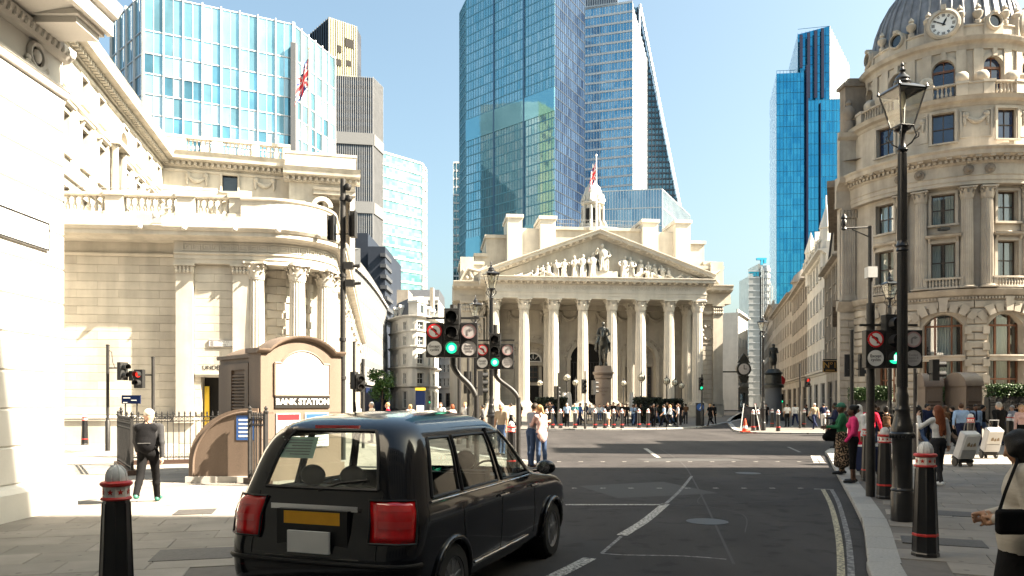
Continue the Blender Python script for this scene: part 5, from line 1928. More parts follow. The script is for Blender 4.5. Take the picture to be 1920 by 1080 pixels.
for u, k, s in ((mid, 1, 3.4), (mid - 1.35, 0, 3.05), (mid + 2.6, 2, 2.75), (mid + 3.5, 3, 2.6), (mid + 4.6, 4, 2.9), (mid + 5.7, 0, 2.05), (mid + 6.5, 5, 2.2), (mid + 7.4, 1, 1.65),
    (mid + 8.3, 4, 1.7), (mid + 9.4, 7, 1.25), (mid - 2.6, 3, 2.8), (mid - 3.5, 2, 2.6), (mid - 4.9, 1, 2.2), (mid - 5.8, 3, 2.1), (mid - 6.8, 5, 2.2), (mid - 8.2, 4, 1.7),
    (mid - 9.3, 6, 1.3), (mid - 10.4, 7, 1.0), (mid + 10.6, 6, .9), (mid - 7.5, 0, 1.4)):
 zb = PB + (.74 if abs(u - mid) < 1.0 else .0)
 o = link('relief_figure', fgm[k], EX, (u, -.85, zb), rr.uniform(-.4, .4))
 if rr.random() < .4:
  o.rotation_euler.z += pi * 0
  o.scale = (-s, s, s)
 else:
  o.scale = (s, s, s)
# wall behind the columns: three great arches
arch_u = (-7.1, 0.0, 7.1)
holes = [(u, ZB, 4.1 if u else 4.6, 8.1) for u in arch_u]
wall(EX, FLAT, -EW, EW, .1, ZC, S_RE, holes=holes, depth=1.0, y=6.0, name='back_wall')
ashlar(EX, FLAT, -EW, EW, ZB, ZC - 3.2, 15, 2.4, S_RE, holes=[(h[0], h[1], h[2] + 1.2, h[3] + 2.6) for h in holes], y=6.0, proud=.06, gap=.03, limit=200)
for u in arch_u:
 hw = 2.05 if u else 2.3
 zs = ZB + 8.1 - hw
 b = MB()
 n = 14
 for i in range(n):                     # spandrels and the ring of the arch
  a0, a1 = pi * i / n, pi * (i + 1) / n
  p0, p1 = (u + hw * cos(a0), zs + hw * sin(a0)), (u + hw * cos(a1), zs + hw * sin(a1))
  b.slab([p0, (p0[0], ZB + 8.12), (p1[0], ZB + 8.12), p1], 6.02, 6.9)
 b.build('spandrel', S_RE, EX)
 b = MB()
 for r0, r1, y in ((hw - .02, hw + .45, 5.86), (hw + .9, hw + 1.05, 5.9)):
  for i in range(n):
   a0, a1 = pi * i / n, pi * (i + 1) / n
   b.slab([(u + r0 * cos(a0), zs + r0 * sin(a0)), (u + r1 * cos(a0), zs + r1 * sin(a0)), (u + r1 * cos(a1), zs + r1 * sin(a1)), (u + r0 * cos(a1), zs + r0 * sin(a1))], y, 6.0)
 b.box(u - hw - .5, u - hw, 5.8, 6.02, ZB, zs).box(u + hw, u + hw + .5, 5.8, 6.02, ZB, zs)
 b.box(u - hw - .6, u - hw + .1, 5.75, 6.05, zs, zs + .3).box(u + hw - .1, u + hw + .6, 5.75, 6.05, zs, zs + .3)
 b.build('arch_ring', S_RE, EX)
 q = MB()
 for i in range(11):
  a = pi * (i + .5) / 11
  R = hw + .68
  q.ball((u + R * cos(a), 5.95, zs + R * sin(a)), (.17, .12, .17), 6, 4)
 for s in (-1, 1):
  swag(q, u + s * (hw + .1), ZC - 1.2, 2.2, .75, .20, y=5.95)
 q.build('carved_garland', S_RE, EX, smooth=60)
 if u == 0:
  MB().quad((u - hw, 6.9, ZB), (u + hw, 6.9, ZB), (u + hw, 6.9, ZB + 8.1), (u - hw, 6.9, ZB + 8.1)).build('gateway', M_DARK, EX)
  g = MB()
  for i in range(12):
   x = u - hw + .2 + i * (2 * hw - .4) / 11
   g.box(x - .04, x + .04, 6.6, 6.68, ZB, ZB + 5.6)
  for zq in (ZB + .6, ZB + 3, ZB + 5.5):
   g.box(u - hw, u + hw, 6.6, 6.7, zq, zq + .14)
  g.build('iron_gate', M_IRON, EX)
 else:
  MB().quad((u - hw, 6.95, ZB), (u + hw, 6.95, ZB), (u + hw, 6.95, ZB + 8.1), (u - hw, 6.95, ZB + 8.1)).build('infill_wall', S_RE, EX)
  window(EX, FLAT, u, ZB + 2.9, 1.3, 2.7, 2, 4, bar=.06, fr=.1, m=M_WOODF, y=6.80)
  for s in (-1, 1):
   window(EX, FLAT, u + s * 1.45, ZB + .3, .62, 4.7, 1, 4, bar=.06, fr=.1, m=M_WOODF, y=6.80)
  MB().box(u - .75, u + .75, 6.78, 6.9, ZB, ZB + 2.5).build('door', M_DARK, EX)
  fw = MB()
  for i in range(16):
   a0, a1 = pi * i / 16, pi * (i + 1) / 16
   fw.slab([(u + .95 * cos(a0), zs - .35 + .95 * sin(a0)), (u + 1.15 * cos(a0), zs - .35 + 1.15 * sin(a0)), (u + 1.15 * cos(a1), zs - .35 + 1.15 * sin(a1)), (u + .95 * cos(a1), zs - .35 + .95 * sin(a1))], 6.7, 6.9)
  for a in (pi / 4, pi / 2, 3 * pi / 4):
   fw.slab([(u + .3 * cos(a) - .04, zs - .35 + .3 * sin(a)), (u + .3 * cos(a) + .04, zs - .35 + .3 * sin(a)), (u + cos(a) + .04, zs - .35 + sin(a)), (u + cos(a) - .04, zs - .35 + sin(a))], 6.72, 6.88)
  fw.box(u - 1.15, u + 1.15, 6.7, 6.9, zs - .5, zs - .35)
  fo = fw.build('fanlight', M_WFRAME, EX)
  MB().slab([(u - 1.0, zs - .35)] + [(u - 1.0 * cos(pi * i / 12), zs - .35 + 1.0 * sin(pi * i / 12)) for i in range(13)][1:], 6.84, 6.88).build('pane', M_PANE, fo)
  b = MB()
  for x in (-1.05, -.85, .85, 1.05):
   b.box(u + x - .09, u + x + .09, 6.6, 6.95, ZB + .2, ZB + 4.9)
  b.box(u - 1.9, u + 1.9, 6.55, 6.95, ZB + 5.1, ZB + 5.5)
  b.build('window_pier', S_RE, EX)
  q = MB()
  for i in range(7):
   a = pi * (i + .5) / 7
   q.ball((u + 1.55 * cos(a), 6.9, zs + 1.3 * sin(a)), (.2, .14, .2), 6, 4)
  q.build('carved_scroll', S_RE, EX, smooth=60)
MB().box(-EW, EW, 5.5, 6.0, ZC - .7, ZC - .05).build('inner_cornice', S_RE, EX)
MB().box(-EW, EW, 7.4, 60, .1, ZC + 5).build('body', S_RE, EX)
MB().quad((-EW, .6, ZC - .02), (-EW, 6, ZC - .02), (EW, 6, ZC - .02), (EW, .6, ZC - .02)).build('portico_ceiling', S_RE, EX)
# side bays of the front
for s, u0, u1 in ((-1, -16.8, -EW - .25), (1, EW + .2, 17.3)):
 nm = 'left' if s < 0 else 'right'
 zc = 16.3
 wall(EX, FLAT, u0, u1, .1, zc, S_RE, y=3.2, name='side_bay_wall')
 MB().box(u0, u1, 3.25, 58, .1, zc).build('side_bay', S_RE, EX)
 ashlar(EX, FLAT, u0 + .1, u1 - .9, 1.7, 9.2, 12, (u1 - u0) * .6, S_RE, y=3.2, proud=.08, gap=.05, c=.03)
 MB().box(u0 - .1, u1 + .1, 2.9, 3.2, .1, 1.55).build('plinth', S_RE, EX)
 for x in ((u1 - .75,) if s > 0 else (u0 + .75,)):
  b = MB().box(x - .65, x + .65, 2.85, 3.2, 1.6, 13.2)
  b.box(x - .72, x + .72, 2.78, 3.2, 1.6, 2.2)
  p = b.build('pilaster', S_RE, EX)
  q = MB()
  for i in range(5):
   for zz_, rr_ in ((13.45, .19), (13.9, .18)):
    q.ball((x - .55 + .275 * i, 2.8, zz_), (rr_, .18, .26), 6, 4)
  q.box(x - .8, x + .8, 2.6, 3.2, 14.3, 14.6).box(x - .62, x + .62, 2.9, 3.2, 13.2, 14.3)
  q.build('capital', S_RE, p)
 b = MB()
 cx = (u0 + u1) / 2 - s * .3
 swag(b, cx, 14.0, 2.4, .6, .22, y=3.15)
 for i in range(9):
  a = 2 * pi * i / 9
  b.ball((cx + .75 * cos(a), 3.15, 10.9 + .9 * sin(a)), (.24, .16, .24), 6, 4)
 b.build('carved_panel', S_RE, EX, smooth=60)
 b = MB()
 for a0, a1, c0, c1 in ((cx - 1.5, cx + 1.5, 12.5, 12.65), (cx - 1.5, cx + 1.5, 9.4, 9.55), (cx - 1.5, cx - 1.35, 9.55, 12.5), (cx + 1.35, cx + 1.5, 9.55, 12.5)):
  b.box(a0, a1, 3.05, 3.2, c0, c1)
 b.build('panel_frame', S_RE, EX)
 MB().run([(3.2, 14.62), (2.7, 14.62), (2.7, 15.2), (2.8, 15.2), (2.8, 16.0), (2.5, 16.05), (1.9, 16.3), (1.85, 16.6), (1.65, 16.85), (1.65, 16.95), (8, 17.0), (8, 14.62)], u0 - .9, u1 + .9).build('entablature', S_RE, EX)
 mz = 0
 for i in range(5):
  link('modillion', _cache['modil'], EX, (u0 - .3 + i * (u1 - u0 + .6) / 4, 2.6, 16.3))
 b = MB().box(u0, u1, 3.2, 9, 16.95, 19.2).box(u0 - .15, u1 + .15, 3.05, 9.1, 19.2, 19.6)
 e_ = u1 if s > 0 else u0
 b.box(min(e_, e_ - s * 1.7), max(e_, e_ - s * 1.7), 2.95, 8.9, 16.96, 20.1)
 b.build('parapet', S_RE, EX)
 b = MB()
 for i in range(8):
  b.ball((cx + rr.uniform(-1.3, 1.3), 2.9, 18.0 + rr.uniform(-.6, .7)), (.3, .22, .3), 6, 4)
 b.tube([(cx - 1.8, 2.9, 17.2), (cx - .8, 2.8, 18.6), (cx + .6, 2.85, 18.3), (cx + 1.6, 2.9, 19.0)], [.15, .25, .2, .1], 6)
 b.build('carved_crest', S_RE, EX, smooth=60)
# attic blocks behind the pediment
at_y = 13.0
MB().box(-3.6, 8.9, at_y - 1.5, at_y + 30, 17, 25.7).box(-3.8, 9.1, at_y - 1.8, at_y + 30.2, 25.7, 26.1).build('attic', S_RE, EX)
for u0, u1, zt in ((-10.1, -8.1, 27.0), (-5.6, -3.5, 26.9), (8.7, 10.9, 26.8), (13.4, 15.5, 26.8)):
 MB().box(u0, u1, at_y - 2.5, at_y + 3, 17, zt).box(u0 - .2, u1 + .2, at_y - 2.7, at_y + 3.2, zt, zt + .45).build('attic_pier', S_REC, EX)
for u0, u1, zt in ((-8.1, -5.6, 25.9), (10.9, 13.4, 25.8)):
 MB().box(u0, u1, at_y - 1.2, at_y + 4, 17, zt).build('attic_link', S_REC, EX)
for u0, u1, zt in ((-12.9, -10.1, 24.6), (15.5, 18.2, 24.4), (-14.4, -12.9, 22.0), (18.2, 19.2, 21.5)):
 MB().box(u0, u1, at_y - .5, at_y + 8, 17, zt).box(u0 - .2, u1 + .2, at_y - .8, at_y + 8.2, zt - .05, zt + .4).build('attic_shoulder', S_RE, EX)
MB().lathe([(6.4, 25.9), (6.3, 26.8), (5.6, 27.5), (0, 28.4)], 32, (4.2, at_y + 9, 0)).build('low_dome', M_LEAD, EX, smooth=60)
b = MB()
for i in range(30):
 b.box(-3.0 + i * .38, -2.97 + i * .38, at_y - 1.4, at_y - 1.37, 26.1, 27.2)
b.box(-3.1, 8.2, at_y - 1.42, at_y - 1.36, 27.15, 27.2).box(-3.1, 8.2, at_y - 1.42, at_y - 1.36, 26.6, 26.64)
b.build('roof_rail', M_GREY, EX)['kind'] = 'stuff'
# cupola
cu, cy = 6.25, 32.0
c = MB()
c.box(cu - 2.2, cu + 2.2, cy - 2.2, cy + 2.2, 25.8, 29.6)
c.box(cu - 2.45, cu + 2.45, cy - 2.45, cy + 2.45, 29.6, 30.0)
c.lathe([(1.9, 30.0), (1.85, 30.6), (1.45, 30.7), (1.45, 34.4), (1.9, 34.6), (1.95, 34.9), (1.7, 35.1)], 16, (cu, cy, 0))
for i in range(8):
 a = pi / 8 + i * pi / 4
 c.lathe([(.26, 30.7), (.22, 34.3)], 8, (cu + 1.7 * cos(a), cy + 1.7 * sin(a), 0))
 c.lathe([(.3, 35.0), (.36, 35.3), (.18, 35.7), (.08, 36.2), (0, 36.4)], 6, (cu + 1.75 * cos(a), cy + 1.75 * sin(a), 0))
 c.tube([(cu + 2.15 * cos(a), cy + 2.15 * sin(a), 29.9), (cu + 2.1 * cos(a), cy + 2.1 * sin(a), 31.2), (cu + 1.6 * cos(a), cy + 1.6 * sin(a), 32.2)], [.34, .28, .15], 6)
cq = c.build('cupola', S_REC, EX, smooth=35)
MB().lathe([(1.65, 35.1), (1.6, 36.2), (1.2, 37.4), (.6, 38.2), (.45, 38.5), (.5, 39.3), (.3, 39.5), (.12, 40.4), (0, 41.6)], 16, (cu, cy, 0)).build('cupola_dome', S_REC, EX, smooth=40)
b = MB()
for i in range(8):
 a = i * pi / 4
 M = T(cu + 1.46 * cos(a), cy + 1.46 * sin(a), 0) @ Matrix.Rotation(a + pi / 2, 4, 'Z')
 b.box(-.32, .32, -.03, .03, 31.4, 33.8, M)
b.build('cupola_opening', M_DARK, EX)
t = thing('exchange_flagpole', 'flagpole with a drooping flag on the roof of the columned building', 'flagpole', (*at(1118, 106), 25.6))
zt = zz(292, 106) - 25.6
MB().tube([(0, 0, 0), (0, 0, zt)], [.13, .07], 8).ball((0, 0, zt + .05), .16, 8, 6).build('pole', M_WHITEP, t, smooth=50)
flag_part(t, 1.7, 2.6, zt - .8, 9)
# domed corner building
CB = thing('domed_corner_building', 'round-cornered stone building with a clock and ribbed grey dome', 'building')
CX, CY, R0 = 33.5, 59.5, 7.0
AC = Arc(CX, CY, R0)
rad = radians
uL, uR = -R0 * rad(92), R0 * rad(62)
ph = [-62, -30, 3, 35]
UW = [R0 * rad(p) for p in ph]
gw, gh = 2.5, 6.1
gh_holes = [(u, 1.9, gw, gh) for u in UW[1:]] + [(UW[0], 1.9, 1.7, gh)]
wall(CB, AC, uL, uR, .1, 9.3, S_CORN, holes=gh_holes, depth=.9, name='ground_wall')
# banded rustication: each stone an object
ashlar(CB, AC, uL, uR, .6, 8.9, 15, 2.1, S_CORN, holes=[(u, z, w + .3, h + .35) for u, z, w, h in gh_holes], proud=.14, gap=.07, c=.05, limit=280)
for u, z, w, h in gh_holes:
 # flat-arched head, transom, bronze bars, panes and net curtains
 zt = z + h
 b = MB(AC.warp)
 n = 10
 for i in range(n):
  x0, x1 = u - w / 2 + w * i / n, u - w / 2 + w * (i + 1) / n
  f = lambda x: zt - .75 * (abs((x - u) / (w / 2)) ** 2.2)
  b.slab([(x0, f(x0)), (x1, f(x1)), (x1, zt + .02), (x0, zt + .02)], .02, .85)
 b.build('arch_head', S_CORN, CB)
 for k in range(7):
  a = rad(-37.5 + 12.5 * k)
  cxr, czr = u, zt - 2.4
  rin, rout = 2.55, 3.12 + (.3 if k == 3 else 0) + (.12 if k % 2 else 0)
  vs = [(cxr + r * sin(q), czr + r * cos(q)) for r, q in ((rin, a - .085), (rin, a + .085), (rout, a + .08), (rout, a - .08))]
  MB(AC.warp).slab(vs, -.30 if k % 2 else -.22, .0).build('voussoir', S_CORN, CB)
 for s in (-1, 1):
  for k in range(9):
   if k % 2 == 0:
    x = u + s * (w / 2 + .22)
    MB(AC.warp).box(x - .2, x + .2, -.24, .0, z + .2 + k * .56, z + .2 + k * .56 + .5).build('quoin', S_CORN, CB)
 b = MB(AC.warp)
 for x in (-w / 2 + .06, -w * .22, w * .22, w / 2 - .06):
  b.box(u + x - .06, u + x + .06, .48, .62, z, zt - .02)
 b.box(u - w / 2, u + w / 2, .48, .6, z + 1.55, z + 1.66, n=4)
 b.box(u - w / 2, u + w / 2, .48, .6, z + h - .85, z + h - .72, n=4)
 wf = b.build('window', M_BRONZEF, CB)
 b = MB(AC.warp)
 for k in range(6):
  x0, x1 = u - w / 2 + w * k / 6, u - w / 2 + w * (k + 1) / 6
  b.quad((x0, .56, z), (x1, .56, z), (x1, .56, zt), (x0, .56, zt))
 b.build('pane', G_PANE, wf)
 b = MB(AC.warp)
 n = 40
 for k in range(n):
  q0, q1 = k / n, (k + 1) / n
  if .0 <= q0 < .98:
   b.quad((u - w * .36 + w * .72 * q0, .80 + .05 * sin(q0 * 60), z + .3), (u - w * .36 + w * .72 * q1, .80 + .05 * sin(q1 * 60), z + .3),
                   (u - w * .36 + w * .72 * q1, .80 + .05 * sin(q1 * 60), zt - .2), (u - w * .36 + w * .72 * q0, .80 + .05 * sin(q0 * 60), zt - .2))
 b.build('curtain', M_CURT, wf)
 b = MB(AC.warp)
 b.run([(.0, z + 2.85), (-.18, z + 2.85), (-.2, z + 3.1), (-.28, z + 3.16), (-.28, z + 3.26), (.5, z + 3.3), (.5, z + 2.85)], u - w / 2 - .05, u + w / 2 + .05, 4)
 b.build('transom', S_CORN, CB)
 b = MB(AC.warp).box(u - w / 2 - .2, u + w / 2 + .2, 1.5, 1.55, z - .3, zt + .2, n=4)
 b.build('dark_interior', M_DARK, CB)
 b = MB(AC.warp)
 for k in range(9):
  b.ball((u + random.uniform(-.8, .9), .70, z + random.uniform(.15, .9)), .035, 6, 4)
 b.build('small_light', M_FAIRY, CB)
MB(AC.warp).run([(0, .1), (-.3, .1), (-.3, .5), (-.18, .6), (0, .62)], uL, uR, 30).build('plinth', S_CORN2, CB)
run(CB, AC, [(0, 8.9), (-.12, 8.9), (-.15, 9.15), (-.35, 9.25), (-.5, 9.5), (-.55, 9.62), (-.3, 9.7), (.2, 9.75), (.2, 8.9)], uL, uR, S_CORN, 'band_cornice')
dentils(CB, AC, uL, uR, -.15, 8.98, .1, .16, .13, .2, S_CORN, 'bead_row')
# first and second floors behind the giant columns
f1 = [(u, 10.3, 1.5, 2.65) for u in UW]
f2 = [(u, 14.25, 1.45, 2.1) for u in UW]
wall(CB, AC, uL, uR, 9.3, 16.8, S_CORN, holes=f1 + f2, depth=.45, name='upper_wall')
for u, z, w, h in f1:
 surround(CB, AC, u, z, w, h, S_CORN, t=.2, p=.12, sill=0, hood=.4)
 window(CB, AC, u, z, w, h, 2, 2, bar=.05, fr=.09, m=M_WOODF, pane=G_PANE, y=.32)
 loc, rz = AC.place(u, .55, z)
 link('curtain', _cache.setdefault('cur1', MB().add([(x, .05 * sin(x * 40), zq) for zq in (0, h) for x in [-.72 + .04 * k for k in range(37)]],
                                                       [(k, k + 1, k + 38, k + 37) for k in range(36) if not 14 <= k <= 20]).mesh('curtain', M_CURT)), CB, loc, rz)
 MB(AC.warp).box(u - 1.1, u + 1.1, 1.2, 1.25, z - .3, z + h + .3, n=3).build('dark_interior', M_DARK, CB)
 b = MB(AC.warp)
 for k in range(11):
  x = u - .95 + k * .19
  b.lathe([(.075, 9.85), (.05, 9.95), (.08, 10.08), (.045, 10.25), (.06, 10.35)], 8, (x, -.42, 0))
 b.box(u - 1.15, u + 1.15, -.52, 0, 9.72, 9.85, n=3).box(u - 1.15, u + 1.15, -.55, -.3, 10.35, 10.48, n=3)
 b.box(u - 1.15, u - .98, -.5, 0, 9.85, 10.4).box(u + .98, u + 1.15, -.5, 0, 9.85, 10.4)
 b.build('balconet', S_CORN, CB)
for u, z, w, h in f2:
 surround(CB, AC, u, z, w, h, S_CORN, t=.17, p=.1, sill=.14)
 window(CB, AC, u, z, w, h, 2, 2, bar=.05, fr=.09, m=M_WOODF, pane=G_PANE, y=.32)
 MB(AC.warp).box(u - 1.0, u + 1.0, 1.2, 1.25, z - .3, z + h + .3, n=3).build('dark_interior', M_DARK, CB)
 loc, rz = AC.place(u, .55, z)
 o = link('curtain', _cache['cur1'], CB, loc, rz)
 o.scale = (.95, 1, h / 2.65)
 MB(AC.warp).ball((u, -.2, z - .75), (.28, .16, .1), 6, 4).build('carved_boss', S_CORN, CB)
cm = fluted_mesh(.40, 6.15, S_CORN, 20, True, 'corn')
cc = capital_mesh(.35, S_CORN)
for p in (-46, -13.5, 19, 51):
 for d in (-5.0, 5.0):
  loc, rz = AC.place(R0 * rad(p + d), -.16, 9.72)
  c = link('column', cm, CB, loc, rz)
  link('capital', cc, c, (0, 0, 6.1))
  loc, rz = AC.place(R0 * rad(p + d), -.55, 17.75)
  link('lion_mask', _cache.setdefault('mask', MB().lathe([(.32, 0), (.34, .1), (.2, .14), (.12, .3), (0, .32)], 10, M=RX).mesh('lion_mask', S_CORN2, 40)), CB, loc, rz)
run(CB, AC, [(.3, 16.75), (-.5, 16.75), (-.5, 17.0), (-.55, 17.02), (-.55, 17.3), (-.62, 17.36), (-.55, 17.4), (-.55, 18.1), (-.7, 18.2), (-.75, 18.45), (-1.25, 18.6), (-1.3, 18.85),
                 (-1.45, 19.0), (-1.45, 19.06), (.3, 19.2)], uL, uR, S_CORN, 'main_entablature')
dentils(CB, AC, uL, uR, -.7, 18.25, .16, .2, .2, .3, S_CORN, 'dentil_row')
dentils(CB, AC, uL, uR, -.75, 18.46, .3, .16, .42, .75, S_CORN, 'modillion_row')
# attic storey
at_holes = [(u, 19.9, 1.4, 2.1) for u in UW]
wall(CB, AC, uL, uR, 19.0, 22.6, S_CORN, holes=at_holes, depth=.4, name='attic_wall', y=.05)
for u, z, w, h in at_holes:
 surround(CB, AC, u, z, w, h, S_CORN, t=.16, p=.07, sill=.1)
 window(CB, AC, u, z, w, h, 2, 2, bar=.05, fr=.09, m=M_WOODF, pane=M_PANEB, y=.3)
for p in (-46, -13.5, 19):
 u = R0 * rad(p)
 b = MB(AC.warp)
 for a0, a1, c0, c1 in ((-1.0, 1.0, 21.95, 22.05), (-1.0, 1.0, 20.1, 20.2), (-1.0, -.9, 20.2, 21.95), (.9, 1.0, 20.2, 21.95)):
  b.box(u + a0, u + a1, -.03, .05, c0, c1)
 swag(b, u, 21.6, 1.3, .4, .14, y=.05)
 b.build('carved_panel', S_CORN, CB, smooth=60)
run(CB, AC, [(.4, 22.3), (0, 22.3), (-.1, 22.5), (-.4, 22.6), (-.5, 22.8), (-.55, 22.86), (.4, 22.95)], uL, uR, S_CORN, 'attic_cornice')
bp = [R0 * rad(p) for p in (-85, -46 - 8, -46 + 8, -13.5 - 7, -13.5 + 7, 19 - 7, 19 + 7, 50)]
balustrade(CB, AC, uL, uR, 22.9, 1.1, S_CORN, step=.27, piers=bp, pw=.7, y=.25, d=.3)
for p in (-46, -13.5, 19):
 MB(AC.warp).box(R0 * rad(p - 7), R0 * rad(p + 7), .12, .4, 22.95, 23.95, n=4).build('parapet_panel', S_CORN, CB)
MB().lathe([(R0 + .2, 22.9), (0, 22.95)], 32, (CX, CY, 0)).build('terrace', M_LEAD, CB)
# drum
RD = 5.6
AD = Arc(CX, CY, RD)
dL, dR = -RD * rad(110), RD * rad(110)
DW = [RD * rad(p) for p in (-94, -62, -30, 3, 35, 67)]
dh = [(u, 23.6, 1.45, 2.6) for u in DW]
wall(CB, AD, dL, dR, 22.9, 27.3, S_CORN, holes=dh, depth=.4, name='drum_wall')
for u, z, w, h in dh:
 b = MB(AD.warp)
 zs = z + h - w / 2
 for i in range(8):
  a0, a1 = pi * i / 8, pi * (i + 1) / 8
  p0, p1 = (u + w / 2 * cos(a0), zs + w / 2 * sin(a0)), (u + w / 2 * cos(a1), zs + w / 2 * sin(a1))
  b.slab([p0, (p0[0], z + h + .02), (p1[0], z + h + .02), p1], .02, .4)
  q0, q1 = (u + (w / 2 + .24) * cos(a0), zs + (w / 2 + .24) * sin(a0)), (u + (w / 2 + .24) * cos(a1), zs + (w / 2 + .24) * sin(a1))
  b.slab([p0, q0, q1, p1], -.10, .0)
 b.box(u - w / 2 - .24, u - w / 2, -.10, 0, z, zs).box(u + w / 2, u + w / 2 + .24, -.10, 0, z, zs)
 b.box(u - .14, u + .14, -.22, 0, z + h - .05, z + h + .5)
 b.build('window_arch', S_CORN, CB)
 window(CB, AD, u, z, w, h, 2, 1, bar=.05, fr=.09, m=M_BRONZEF, pane=M_PANEB, y=.25)
 MB(AD.warp).box(u - w / 2, u + w / 2, .2, .3, zs - .1, zs + .06, n=3).build('window_transom', M_BRONZEF, CB)
for p in (-78, -46, -13.5, 19, 51):
 b = MB(AD.warp)
 for d in (-5.5, 5.5):
  u = RD * rad(p + d)
  b.box(u - .3, u + .3, -.14, 0, 22.9, 26.7)
 b.build('pilaster', S_CORN, CB)
 b = MB(AD.warp)
 for d in (-6, 6):
  u = RD * rad(p + d)
  b.lathe([(.0, -.38), (.3, -.36), (.46, -.2), (.5, .0), (.46, .2), (.3, .36), (0, .38)], 10, M=T(u, -.45, 24.55) @ Matrix.Rotation(pi / 2, 4, 'Y'))
  b.box(u - .35, u + .35, -.8, 0, 23.2, 24.1)
 b.build('scroll_buttress', S_CORN, CB, smooth=40)
run(CB, AD, [(.3, 26.7), (-.12, 26.7), (-.18, 27.0), (-.25, 27.1), (-.5, 27.2), (-.6, 27.4), (-.62, 27.48), (.3, 27.6)], dL, dR, S_CORN, 'drum_cornice')
run(CB, AD, [(.5, 27.5), (.05, 27.5), (.05, 28.35), (-.05, 28.4), (-.05, 28.5), (.5, 28.55)], dL, dR, S_CORN, 'dome_base')
def ring_profile(r):
 return [(r, 0), (r, .22), (r * 1.12, .24), (r * 1.3, .14), (r * 1.34, .0)]
for p, kind in ((-30, 'clock'), (3, 'eye'), (-62, 'eye'), (35, 'clock'), (-94, 'eye')):
 u = RD * rad(p)
 r = .82 if kind == 'clock' else .45
 zc = 28.75 if kind == 'clock' else 28.6
 loc, rz = AD.place(u, -.05, zc)
 b = MB()
 b.slab([(1.15 * r * 1.3 * cos(a), 1.15 * r * 1.2 * sin(a)) for a in [pi * i / 12 for i in range(13)]] + [(-1.5 * r, -1.25), (1.5 * r, -1.25)], .0, 1.0)
 b.lathe(ring_profile(r), 24, M=RX)
 b.box(-.16, .16, -.3, .2, r * 1.15, r * 1.6)
 h = b.build(kind + '_surround' if kind == 'clock' else 'oculus_surround', S_CORN, CB, loc, rz)
 if kind == 'clock':
  b = MB()
  b.lathe([(r, 0), (r, .03), (0, .03)], 28, M=RX)
  f = b.build('clock_face', M_SIGNW, h)
  b = MB()
  for k in range(12):
   a = k * pi / 6
   w = .075 if k % 3 == 0 else .05
   M = Matrix.Rotation(a, 4, 'Y')
   n = 3 if k % 3 == 0 else 2
   for j in range(n):
    x = (j - (n - 1) / 2) * .075
    b.box(x - .02, x + .02, -.045, -.031, r * .66, r * .9, M)
  b.build('numeral', M_SIGNK, f)
  b = MB()
  M = Matrix.Rotation(radians(25), 4, 'Y')
  b.slab([(-.05, -.1), (.05, -.1), (.07, .3), (0, .5), (-.07, .3)], -.065, -.05, M)
  M = Matrix.Rotation(radians(-60), 4, 'Y')
  b.slab([(-.04, -.14), (.04, -.14), (.035, .4), (0, .74), (-.035, .4)], -.08, -.066, M)
  b.build('clock_hand', M_SIGNK, f)
 else:
  MB().lathe([(r, 0), (r, .03), (0, .03)], 20, M=RX).build('pane', M_PANE, h)
urn = MB().lathe([(.22, 0), (.22, .25), (.1, .32), (.12, .4), (.3, .6), (.34, .85), (.2, 1.0), (.12, 1.05), (.2, 1.15), (.15, 1.3), (.06, 1.4), (0, 1.5)], 12).mesh('urn', S_CORN, 35)
for p in (-78, -46 - 6, -46 + 6, -13.5 - 6, -13.5 + 6, 19 - 6, 19 + 6, 51):
 loc, rz = AD.place(RD * rad(p), .1, 28.5)
 link('urn', urn, CB, loc, rz)
dp = [(5.15 * cos(a), 28.4 + 6.6 * sin(a)) for a in [radians(x) for x in (0, 10, 20, 30, 40, 50, 60, 70, 78)]]
MB().lathe(dp, 48, (CX, CY, 0)).build('dome', M_LEAD, CB, smooth=60)
for i in range(44):
 a = 2 * pi * i / 44
 k = 'rib'
 if k not in _cache:
  _cache[k] = MB().tube([(r + .03, 0, z) for r, z in dp], .10, 6).mesh('dome_rib', M_LEAD, 60)
 link('dome_rib', _cache[k], CB, (CX, CY, 0), a)
MB().lathe([(1.2, 34.8), (1.3, 35.2), (.9, 35.4), (.9, 37), (1.1, 37.2), (.6, 38), (0, 39)], 16, (CX, CY, 0)).build('lantern', S_CORN, CB, smooth=40)
# left end pier with a fluted pilaster, and the long street side
b = MB()
WL = Way([(25.25, 59.35), (26.6, 59.25)])
b = MB().box(25.3, 26.6, 59.3, 59.75, .1, 22.4)
b.build('end_pier', S_CORN, CB)
ashlar(CB, WL, 0.05, 1.32, .6, 8.8, 14, 1.0, S_CORN, proud=.1, gap=.07, c=.04)
for z0, z1 in ((9.8, 16.7),):
 pm = MB()
 pm.box(25.35, 26.5, 59.02, 59.3, 9.7, 10.1).box(25.4, 26.45, 59.1, 59.3, 10.1, 16.0)
 for i in range(7):
  pm.tube([(25.48 + i * .148, 59.1, 10.2), (25.48 + i * .148, 59.1, 15.9)], .045, 6)
 p = pm.build('pilaster', S_CORN, CB)
 q = MB()
 for i in range(5):
  for z_, r_ in ((16.2, .15), (16.5, .14)):
   q.ball((25.42 + .25 * i, 59.05, z_), (r_, .14, .2), 6, 4)
 q.box(25.3, 26.5, 58.95, 59.3, 16.65, 16.8)
 q.build('capital', S_CORN, p)
ent = [(0, 16.8), (-.3, 16.8), (-.35, 17.4), (-.3, 18.1), (-.55, 18.4), (-1.0, 18.6), (-1.15, 19.0), (0, 19.1)]
run(CB, WL, ent, -.3, 1.35, S_CORN, 'main_entablature')
